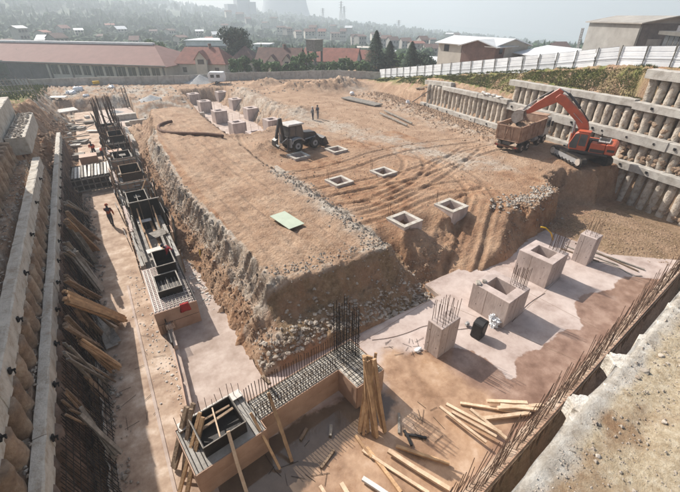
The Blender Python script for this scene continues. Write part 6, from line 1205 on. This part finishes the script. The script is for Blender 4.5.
conifer(375, 72, 103, 30.5, 4.0, 'tallest dark conifer behind the bend of the fence', 1, 5000); conifer(388.5, 72, 106, 41, 3.4, 'middle dark conifer touching the tallest one', 2); conifer(410, 70, 101, 41.5, 3.3, 'separate dark conifer right of the other two', 3)
broad(238, 70, 124, 29, 4.6, 'big round dark tree behind the brown roofed houses', 'leaf_dark', 4, 6000, .24, dome=20); broad(160, 68, 135, 42, 3.6, 'bright green tree between the factory and the red roof house', 'leaf_mid', 5, 3400, .25)
broad(420, 70, 108, 54, 2.4, 'round green tree at the foot of the last conifer', 'leaf_dark', 6, 2200, .2); broad(398, 70, 112, 54, 1.8, 'green bush tree between the conifers', 'leaf_mid', 7, 1500, .2); broad(430, 68, 106, 58, 2.0, 'low green tree near the shed', 'leaf_dark', 8, 1500, .2)
for k, (px, ht, R0) in enumerate([(237, 60, 1.9), (247, 58, 2.1), (258, 61, 1.8), (267, 62, 1.6), (277, 63, 1.7), (299, 56, 2.0), (307, 53, 2.2), (296, 62, 1.5), (322, 60, 1.6), (333, 61, 1.7), (343, 60, 1.7), (352, 61, 1.6), (361, 62, 1.5), (366, 64, 1.3), (328, 63, 1.3), (287, 64, 1.3)]):
    broad(px, 74, 97 + (k % 3) * 2, ht, R0, 'leafy green garden bush in the row behind the site wall', 'leaf_mid', 20 + k, 1100, .2, group='garden bushes behind the site wall', dome=9)
for k, (px, ht, R0, d) in enumerate([(444, 60, 1.3, 92), (470, 59, 1.2, 88), (452, 61, 1.0, 90)]): broad(px, 70, d, ht, R0, 'small bush in front of the sheds behind the metal fence', 'leaf_mid', 50 + k, 500, .16, group='small bushes by the sheds', dome=6)
# woods on the slopes: one mass
wd = MB(); rw_ = random.Random(9)
def wtree(x, y, z, h, con):
    n_ = 5 if con else 6; a0 = rw_.uniform(0, 6)
    if con:
        for (f0, f1, rr_) in ((0, .55, .26), (.3, .8, .2), (.58, 1.0, .13)):
            P = [(x + math.cos(a0 + 6.283 * i / n_) * h * rr_ * rw_.uniform(.8, 1.2), y + math.sin(a0 + 6.283 * i / n_) * h * rr_ * rw_.uniform(.8, 1.2), z + h * f0) for i in range(n_)] + [(x, y, z + h * f1)]; wd.add(P, [(i, (i + 1) % n_, n_) for i in range(n_)])
    else:
        for _ in range(4): wd.rock((x + rw_.uniform(-.3, .3) * h, y + rw_.uniform(-.3, .3) * h, z + h * rw_.uniform(.3, .8)), h * rw_.uniform(.18, .32), 1.1)
pts_ = []
for _ in range(15000):
    px = rw_.uniform(-120, 760); d = math.exp(rw_.uniform(math.log(150), math.log(1500))); p = far(px, 40, d)
    if px > 430 and d < 260: continue
    if d < 190 and (px < 180 or px > 240) and rw_.random() < .5: continue
    dens = vn(np.array([p[0] * .012]), np.array([p[1] * .012]), 5)[0] + .5
    if rw_.random() > dens * 1.5: continue
    pts_.append((p[0], p[1], d, px))
hh_ = hzs([(a, b2) for a, b2, _, _ in pts_])
for (x, y, d, px), z in zip(pts_, hh_): con = rw_.random() < (.4 if px < 210 and d > 400 else .1); wtree(x, y, z - .5, rw_.uniform(5, 8) * (1 + d / 1300) * (1.2 if con else 1), con)
tag(wd.build('hill_woods', 'leaf_far'), 'hazy woods covering the slopes behind the town', 'woods', kind='stuff')
# grass on the embankment and bank
def tufts(n_, f, hgt, m, name, label, seed):
    r = random.Random(seed); P = []
    while len(P) < n_:
        q = f(r)
        if q: P.append(q)
    H = hzs(P); g = MB()
    for (x, y), z in zip(P, H):
        for _ in range(3):
            a = r.uniform(0, 6.28); h = hgt * r.uniform(.5, 1.3); w_ = h * .22; dx, dy = math.cos(a), math.sin(a); lx, ly = r.uniform(-.4, .4) * h, r.uniform(-.4, .4) * h
            g.add([(x - dx * w_, y - dy * w_, z - .03), (x + dx * w_, y + dy * w_, z - .03), (x + lx, y + ly, z + h)], [(0, 1, 2)])
    tag(g.build(name, m), label, 'grass', kind='stuff')
def fe(r):
    y = r.uniform(12, 68); e = r.uniform(1.7, 5); x = WA + WB * y + e
    return (x, y) if vn(np.array([x * .5]), np.array([y * .5]), 8)[0] > -.12 - (y - 30) * .006 else None
tufts(15000, fe, .15, 'grass', 'embankment_grass', 'rough green grass on the slope below the metal fence', 1); tufts(9000, lambda r: (lambda y, e: (WA + WB * y + e, y))(r.uniform(12, 45), r.uniform(1.8, 4.3)), .13, 'dry_grass', 'dry_grass', 'dry straw coloured grass on the slope below the metal fence', 2)
tufts(5000, lambda r: (r.uniform(-20, -6.6), r.uniform(66, 98)), .3, 'grass', 'bank_grass', 'green grass on top of the left earth bank', 3)
# ------------------------------------------------------------------ debris and small things
def scatter(name, label, m, n_, f, rmin, rmax, n_sub=0, cat='rubble', sq=.7, sink=.2, zf=None, power=2.2):
    P = []; g = MB()
    while len(P) < n_:
        q = f()
        if q: P.append(q)
    H = hzs(P) if zf is None else [zf] * len(P)
    for (x, y), z in zip(P, H): r = rmin + (rmax - rmin) * random.random() ** power; g.rock((x, y, z + r * (.5 - sink)), r, sq, n_sub)
    return tag(g.build(name, m), label, cat, kind='stuff')
def offramp(f):
    def g():
        q = f()
        return q if float(sdf(RAMP, np.array([q[0]]), np.array([q[1]]))[0]) > .15 else None
    return g
def near_line(pts, w_):
    seg = [(a, b_, math.hypot(b_[0] - a[0], b_[1] - a[1])) for a, b_ in zip(pts, pts[1:])]; T_ = sum(s_[2] for s_ in seg)
    def f():
        t = U(0, T_)
        for a, b_, l in seg:
            if t <= l: return (a[0] + (b_[0] - a[0]) * t / l + random.gauss(0, w_), a[1] + (b_[1] - a[1]) * t / l + random.gauss(0, w_))
            t -= l
    return f
scatter('ridge_foot_rubble', 'grey broken stone heaped at the foot of the ridge end', 'rock', 1500, lambda: (U(3.2, 14), 11.75 + abs(random.gauss(0, .9))), .02, .14, 0)
scatter('ridge_foot_rubble', 'larger grey blocks at the foot of the ridge end', 'rock', 60, lambda: (U(3.3, 8.5), 11.8 + abs(random.gauss(0, .4))), .07, .17, 1)
scatter('ridge_edge_stones', 'grey stones along the right edge of the ridge top', 'rock', 1200, near_line([(12.1, 30), (12.3, 22), (12.1, 15)], .55), .02, .12)
scatter('ridge_edge_stones', 'grey stones along the front edge of the ridge top', 'rock', 450, near_line([(12.2, 15), (8, 14.9), (5, 15.2)], .4), .02, .10)
scatter('ridge_edge_stones', 'grey stones down the left flank of the ridge', 'rock', 2200, near_line([(4.5, 15.5), (4.0, 24), (3.6, 32), (4.0, 45)], .3), .02, .09)
scatter('ridge_flank_soil', 'brown clods at the foot of the left ridge flank', 'rock_brown', 2600, near_line([(3.6, 13), (3.3, 24), (3.1, 34), (3.4, 50)], .3), .02, .11)
scatter('slope_clods', 'brown clods on the slopes of the terrace edge', 'rock_brown', 3000, offramp(near_line([(12, 14.2), (15.5, 13.8), (17, 13.6), (20, 13.0), (23, 13.8), (27, 13.4), (30, 13.9), (33, 16)], .75)), .02, .11)
scatter('terrace_stones', 'pale stones at the brink of the cut near the excavator', 'rock', 650, near_line([(22.8, 15.2), (24.5, 14.9), (27, 14.6), (29.5, 15.3)], .5), .03, .17)
scatter('terrace_stones', 'small stones strewn over the terrace', 'rock_brown', 3200, lambda: (U(13, 37), U(16.5, 60)), .015, .09)
scatter('wall_foot_spoil', 'brown spoil heaped along the foot of the right pile wall', 'rock_brown', 4600, lambda: (lambda y: (WA + WB * y - abs(random.gauss(0, 2.6)) - .2, y))(U(24, 60)), .03, .2)
scatter('far_spoil', 'mixed spoil and rubble across the far side of the site', 'rock', 1500, lambda: (U(-4, 50), U(66, 97)) , .03, .25)
scatter('basin_gravel', 'brown gravel covering the low ground by the right wall', 'rock_brown', 3800, lambda: (U(27.6, 37), U(3, 13.5)), .02, .08)
scatter('floor_crumbs', 'pale mortar crumbs on the floor beside the formwork', 'white_flake', 1100, near_line([(2.35, 18), (2.4, 30), (2.5, 45)], .3), .02, .11, zf=S + .01, sq=.4)
scatter('floor_crumbs', 'pale crumbs at the outer foot of the formwork', 'white_flake', 260, near_line([(-.75, 24), (-.8, 17), (-.35, 12)], .28), .015, .08, zf=S + .01, sq=.5)
scatter('wall_foot_rubble', 'dark broken stone along the foot of the left wall', 'rock', 900, lambda: (-2.95 + random.gauss(0, .22), U(8, 40)), .02, .13, zf=S + .02)
scatter('bank_clods', 'red brown clods below the left bank', 'rock_brown', 1200, lambda: (U(-5.6, -3.4), U(34, 70)), .05, .3)
# grey gravel cones
def cone(x, y, R0, h, label, m='gravel_grey'):
    z0 = hz(x, y) - .15; g = MB(); n_, k = 36, 9; V = []
    for j in range(k):
        f_ = j / (k - 1)
        for i in range(n_): a = 6.2832 * i / n_; r = R0 * (1 - f_) ** 1.05 * (1 + .12 * math.sin(3 * a + j * .4) * (1 - f_) + U(-.03, .03)); V.append((r * math.cos(a) * 1.35, r * math.sin(a), h * f_))
    g.add(V, [(j * n_ + i, j * n_ + (i + 1) % n_, (j + 1) * n_ + (i + 1) % n_, (j + 1) * n_ + i) for j in range(k - 1) for i in range(n_)] + [tuple(range((k - 1) * n_, k * n_))])
    o = g.build('gravel_heap', m, smooth=True); o.location = (x, y, z0); tag(o, label, 'gravel heap', kind='stuff')
cx_, cy_ = at(201, 82.6, 0); cone(cx_, cy_, 2.7, 1.7, 'pale grey conical gravel heap by the white caravan')
cx_, cy_ = at(152, 101, -.9); cone(cx_, cy_, 2.2, 1.0, 'low dark grey gravel heap beyond the ridge'); cx_, cy_ = at(113, 104, -.8); cone(cx_, cy_, 1.8, .8, 'low grey gravel heap next to the steel post')
# caravan
cv = thing('caravan', 'small white caravan parked at the end of the site wall', 'caravan', (*at(218, 84, 0), 0), R_(-28), local=True); cv.location.z = hz(cv.location.x, cv.location.y) + .05
MB().prof([(-1.5, .45), (1.5, .45), (1.6, 1.2), (1.45, 2.2), (-1.35, 2.25), (-1.6, 1.6)], -.95, .95).build('body', 'wall_white', cv, bevel=.1)
for x in (-.7, .45): MB().box((x, -.955, 1.5), (.7, .02, .55)).build('window', 'window_dark', cv)
MB().box((-1.55, 0, 1.6), (.14, 1.2, .5)).build('window', 'window_dark', cv)
for s_ in (-1, 1): wheel(cv, 0, s_ * .9, .3, .16, so_=s_)
# steel lattice post beyond the ridge
c = at(129, 107, -2.0); sp = thing('steel_post', 'tall dark lattice post standing beyond the end of the ridge', 'lattice post', (*c, S))
for dx, dy in ((-.25, 0), (.25, 0), (-.25, .4), (.25, .4)): MB().bar((c[0] + dx, c[1] + dy, S), (c[0] + dx - .15, c[1] + dy, S + 3.5), .11, .11).build('leg', 'machine_dark', sp)
for k in range(7): z = S + .3 + k * .48; MB().bar((c[0] - .28, c[1], z), (c[0] + .22, c[1], z + .3), .07, .05).build('brace', 'machine_dark', sp)
# white bags and sheets far left
for k, (px, py, r, lb) in enumerate([(70, 93, .75, 'large white sack heap at the far left corner of the pit'), (78, 91, .8, 'bulging white sacks beside the sack heap'), (111, 88, .6, 'white wrapped bundle among the far rubble'), (85, 94, .5, 'small white sack at the edge of the heap')]):
    c = at(px, py, 0); z = hz(*c); t_ = MB()
    for _ in range(4): t_.add(*nrock((U(-.6, .6) * r, U(-.5, .5) * r, r * U(.2, .7)), r * U(.5, .8), 3, .8, .4, 1.8))
    o = t_.build('sack', 'plastic_white', smooth=True); o.location = (*c, z); tag(o, lb, 'sack')
def slab_piece(px, py, sx_, sy_, th, rz, tilt, m, name, label, cat, zoff=.1, z=None):
    c = at(px, py, 0 if z is None else z); zz = (hz(*c) if z is None else z) + zoff; o = MB().box((0, 0, 0), (sx_, sy_, th)).build(name, m); o.location = (*c, zz); o.rotation_euler = (tilt, 0, rz); return tag(o, label, cat)
slab_piece(57, 97, 3.0, 1.2, .1, R_(-25), .1, 'white_flake', 'white_sheet', 'small white sheet lying on the far left rubble', 'sheet', .5)
slab_piece(58, 106, 4.6, 1.5, .12, R_(20), .15, 'white_flake', 'white_sheet', 'long white sheet lying on the left bank', 'sheet', .7)
slab_piece(97, 86, 1.1, .8, .5, R_(10), 0, 'yellow', 'yellow_crate', 'yellow box among the far rubble', 'box', .3)
slab_piece(287, 222, 1.15, 2.3, .03, R_(8), 0, 'green_sheet', 'green_board', 'pale green board lying flat on the ridge top', 'board', .09, z=.6)
o_ = bpy.data.objects['green_board']; o_.location.z = float(max(hzs([(o_.location.x + a, o_.location.y + b_) for a in (-.5, 0, .5) for b_ in (-1.1, 0, 1.1)]))) + .03
for k, (px, py, l, rz) in enumerate([(60, 124, 4.5, 35), (66, 128, 5, 38), (70, 121, 4, 42), (64, 138, 5, 30), (72, 133, 4, 36), (82, 118, 3, 50)]):
    c = at(px + 4, py + 6, S + .3); plank((c[0] - l / 2 * math.cos(R_(rz)), c[1] - l / 2 * math.sin(R_(rz)), S + .9), (c[0] + l / 2 * math.cos(R_(rz)), c[1] + l / 2 * math.sin(R_(rz)), S + .3), .22, .1, 'timber_grey', 'long grey plank leaning among the rubble at the far left', 'grey planks at the far left')
for k in range(14):
    c = (U(-4.5, -1), U(50, 78)); o = MB().box((0, 0, 0), (U(.5, 1.6), U(.4, 1.2), U(.1, .4))).build('debris_block', random.choice(('white_flake', 'timber_grey', 'concrete'))); o.location = (*c, S + .2); o.rotation_euler = (0, 0, U(0, 3)); tag(o, 'pale block or offcut lying on the far left floor', 'block', 'offcuts on the far left floor')
# curved rusty pipe on the ridge
pth = smooth_pts([at(*p, .75) for p in [(223, 135), (210, 134), (196, 133.5), (182, 132.5), (171, 131.5), (163, 130), (158, 127.5), (158, 124.5), (164, 122.3), (172, 121)]], 2)
m_ = MB(); m_.tube([(x, y, .62 + .1 * math.sin(i * .2)) for i, (x, y) in enumerate(pth)], .2, 8); tag(m_.build('pipe', 'rust', smooth=True), 'long curved rusty pipe lying across the ridge top', 'pipe')
# draped red cloth on the formwork end
m_ = MB(); V = []
for j in range(7):
    for i in range(6): x = .86 + i * .085 + .02 * j * (i - 2.5) / 5; V.append((x, 17.05 - .11 * min(1, j) - .02 * math.sin(i * 2 + j), TOP + .06 - max(0, j - .5) * .085))
m_.add(V, [(j * 6 + i, j * 6 + i + 1, (j + 1) * 6 + i + 1, (j + 1) * 6 + i) for j in range(6) for i in range(5)]); o = m_.build('red_cloth', 'cloth_red', smooth=True); o.modifiers.new('s', 'SOLIDIFY').thickness = .02; tag(o, 'dark red garment draped over the brown end of the long formwork', 'garment')
# bag, box and bottle on the slab
bgc = at(493, 325, S)
m_ = MB()
for _ in range(4): m_.add(*nrock((U(-.2, .2), U(-.15, .15), .12 + .13 * _), .17, 3, 1.0, .6, 2.2))
o = m_.build('plastic_bag', 'plastic_white'); o.location = (bgc[0], bgc[1], S); tag(o, 'crumpled silver plastic bag standing against the patched pedestal', 'bag')
c = at(477, 336, S); bn = thing('black_bin', 'black bent drum leaning on the slab between the slim and patched pedestals', 'bin', (c[0], c[1], S), R_(10), local=True)
MB().prof([(-.3, .02), (.26, .02), (.42, .95), (.1, 1.05), (-.22, .9)], -.28, .28).build('shell', 'steel_dark', bn, bevel=.05); MB().cyl((-.2, -.29, .5), (-.2, .29, .5), .05, n=8).build('handle', 'steel_dark', bn)
c = at(467, 326, S); m_ = MB(); m_.rock((0, 0, .15), .2, .8); o = m_.build('sack', 'gravel_grey'); o.location = (*c, S); tag(o, 'small grey crumpled sack left of the black drum', 'sack')
c = at(417, 352, S); m_ = MB(); m_.rock((0, 0, .1), .17, .7); m_.rock((.2, .05, .08), .1, .7); o = m_.build('sack', 'plastic_white'); o.location = (*c, S); tag(o, 'small white rag lying at the edge of the muddy puddle', 'rag')
# wet cloth patch on pedestal side and broken lumps on rim
for k, (px, py) in enumerate([(478, 283), (484, 281)]):
    c = at(px, py, -.45); m_ = MB(); m_.rock((0, 0, 0), .16, .7); o = m_.build('rag', 'pale_concrete'); o.location = (*c, -.42); tag(o, ('left' if k == 0 else 'right') + ' pale rag lying on the rim of the patched pedestal', 'rag')
# loose timbers on the slab by the rebar kerb
TBL = ['lowest and leftmost sawn timber of the crossed pile by the rebar kerb', 'sawn timber just above the leftmost one in the crossed pile', 'long nearly level timber in the middle of the crossed pile', 'topmost timber of the crossed pile by the rebar kerb', 'timber sloping down through the middle of the crossed pile', 'timber reaching farthest right into the kerb bars', 'timber lying across the sloping ones in the crossed pile', 'sawn timber between the two leftmost ones of the crossed pile', 'short timber under the one reaching into the kerb bars']
for a, b_ in (((439, 406), (487, 443)), ((446, 404), (503, 434)), ((459, 403), (522, 413)), ((486, 401), (528, 403)), ((470, 409), (508, 440)), ((497, 408), (545, 405)), ((480, 419), (530, 413)), ((452, 412), (497, 437)), ((500, 405), (540, 410))):
    z = S + U(.06, .34); TB = TBL.pop(0); plank((*at(*a, z), z), (*at(*b_, z), z), .13, .10, 'timber_pale', TB, 'sawn timbers across the muddy puddle', 'timber')
TBL = ['long pale timber at the lower middle, left of the two long parallel ones', 'long pale timber at the lower middle, right of the two long parallel ones', 'brown timber pointing right from above the two long parallel ones', 'whitish timber between the short stubs and the long parallel timbers', 'pale timber stub at the bottom edge left of the whitish timber', 'leftmost pale timber stub at the bottom edge', 'thin brown timber crossing under the left long timber', 'short brown batten at the foot of the leaning timber bundle']
for a, b_, m__ in (((362, 450), (430, 494), 'timber_pale'), ((387, 450), (452, 491), 'timber_pale'), ((396, 446), (450, 464), 'timber'), ((362, 478), (392, 498), 'wall_white'), ((341, 483), (352, 500), 'timber_pale'), ((320, 486), (330, 500), 'timber_pale'), ((366, 447), (402, 494), 'timber'), ((355, 435), (372, 458), 'timber')):
    z = S + U(.07, .22); TB = TBL.pop(0); plank((*at(*a, z), z), (*at(*b_, z), z), .13, .10, m__, TB, 'long timbers in the lower middle', 'timber')
for a, b_, m__ in (((399, 413), (399, 434), 'timber_grey'), ((404, 430), (412, 446), 'steel_dark'), ((404, 434), (427, 438), 'steel_dark'), ((321, 468), (334, 450), 'timber_old'), ((330, 436), (331, 425), 'timber_grey'), ((300, 440), (307, 428), 'timber_old')):
    z = S + .07; plank((*at(*a, z), z), (*at(*b_, z), z), .1, .08, m__, 'short offcut lying in the mud near the timber bundle', 'short offcuts in the mud', 'offcut')
for _ in range(60):
    px, py = random.choice(((U(402, 440), U(405, 440)), (U(380, 440), U(340, 355)), (U(250, 330), U(430, 480)), (U(120, 160), U(330, 430)))); c = at(px, py, S); a = U(0, 3.14); l = U(.1, .35); m_ = MB(); m_.bar((-l * math.cos(a), -l * math.sin(a), 0), (l * math.cos(a), l * math.sin(a), 0), .011, .011)
    o = m_.build('wire_offcut', 'rebar_dark'); o.location = (*c, S + .035); tag(o, 'thin bent wire offcut scattered on the muddy slab', 'wire', 'wire offcuts on the slab')
# wires and hoses
def hose(px, m, r, label, z=S + .03, name='cable', cat='cable'):
    p = smooth_pts([at(*q, z) for q in px], 2); m_ = MB(); m_.tube([(x, y, z) for x, y in p], r, 6); tag(m_.build(name, m, smooth=True), label, cat)
hose([(372, 340), (390, 338), (410, 332), (425, 325), (440, 326), (455, 330), (470, 328)], 'rebar', .012, 'thin cable snaking over the slab past the slim pedestal')
hose([(512, 322), (520, 312), (530, 302), (545, 293)], 'rebar', .012, 'thin cable on the slab between the two large pedestals')
hose([(592, 262), (605, 262), (620, 268), (632, 276), (642, 276)], 'timber_grey', .035, 'pale hose along the end of the slab by the gravel')
for k, (a, b_) in enumerate([((560, 248), (600, 262)), ((566, 246), (618, 265)), ((575, 243), (640, 272)), ((588, 250), (645, 270))]):
    plank((*at(*a, S + .06), S + .06), (*at(*b_, S + .06), S + .06), .1, .06, 'timber_grey' if k % 2 else 'timber_old', 'grey batten lying along the end of the slab beyond the pedestals', 'battens at the end of the slab', 'batten')
c = Vector((*at(548, 238, -1.2), -1.2)); pts = [(*at(x, y, z), z) for x, y, z in ((541, 227, -.4), (546, 228, -.5), (551, 233, -.9), (553, 240, -1.6))]; m_ = MB(); m_.tube(pts, .05, 6); tag(m_.build('yellow_hose', 'yellow', smooth=True), 'bent yellow hose sticking out of the cut slope behind the pedestals', 'hose')
c = at(201, 267, S); m_ = MB(); m_.cyl((0, 0, 0), (.25, .5, 1.0), .05, n=8); o = m_.build('yellow_tube', 'yellow'); o.location = (*c, S); tag(o, 'short yellow tube standing against the earth beside the formwork', 'tube')
# planks and rails lying on the terrace near the far wall
for k, (a, b_, w_) in enumerate([((345, 97), (380, 104), 1.6), ((415, 97), (450, 107), .3), ((412, 101), (440, 104), .4), ((380, 114), (408, 127), .25), ((384, 110), (412, 124), .25)]):
    za = hz(*at(*a, 0)) + .25; zb = hz(*at(*b_, 0)) + .25; plank((*at(*a, 0), za), (*at(*b_, 0), zb), w_, .12, 'timber_grey', ['wide grey sheet lying on the far spoil', 'pale beam on the spoil by the far end of the right wall', 'second pale beam on the spoil by the far end of the right wall', 'thin rail lying on the spoil in front of the right wall', 'thin rail beside the other on the spoil in front of the right wall'][k], None, 'board' if k == 0 else 'beam')
for k, (px, py) in enumerate([(352, 91), (408, 100)]):
    c = at(px, py, .2); m_ = MB(); m_.rock((0, 0, .3), .5, .8); o = m_.build('white_sack', 'plastic_white'); o.location = (*c, hz(*c)); tag(o, ('white sack on the far spoil beside the grey sheet', 'white sack near the far end of the right wall')[k], 'sack')
m_ = MB()
for _ in range(12): x, y = wpt(U(31.5, 35), U(.1, .5)); m_.rock((x, y, 3.3), U(.2, .45), .5)
tag(m_.build('mortar_heap', 'white_flake'), 'white spilled mortar on top of the far capping beam', 'mortar', kind='stuff')
# ------------------------------------------------------------------ haze

hv = MB(); x0, x1, y0, y1, z0, z1 = -1700, 2100, -400, 2100, -90, 92
hv.add([(x, y, z) for z in (z0, z1) for x, y in ((x0, y0), (x1, y0), (x1, y1), (x0, y1))], [(0, 3, 2, 1), (4, 5, 6, 7), (0, 1, 5, 4), (1, 2, 6, 5), (2, 3, 7, 6), (3, 0, 4, 7)])
mh = bpy.data.materials.new('haze'); mh.use_nodes = True; n = mh.node_tree; n.nodes.remove(n.nodes['Principled BSDF']); pv_ = n.nodes.new('ShaderNodeVolumePrincipled'); pv_.inputs['Color'].default_value = (.80, .88, .95, 1); pv_.inputs['Density'].default_value = HAZE; pv_.inputs['Anisotropy'].default_value = .2
n.links.new(pv_.outputs[0], n.nodes['Material Output'].inputs['Volume']); M['haze'] = mh
tag(hv.build('haze', 'haze'), 'thin bluish haze filling the valley', kind='stuff')
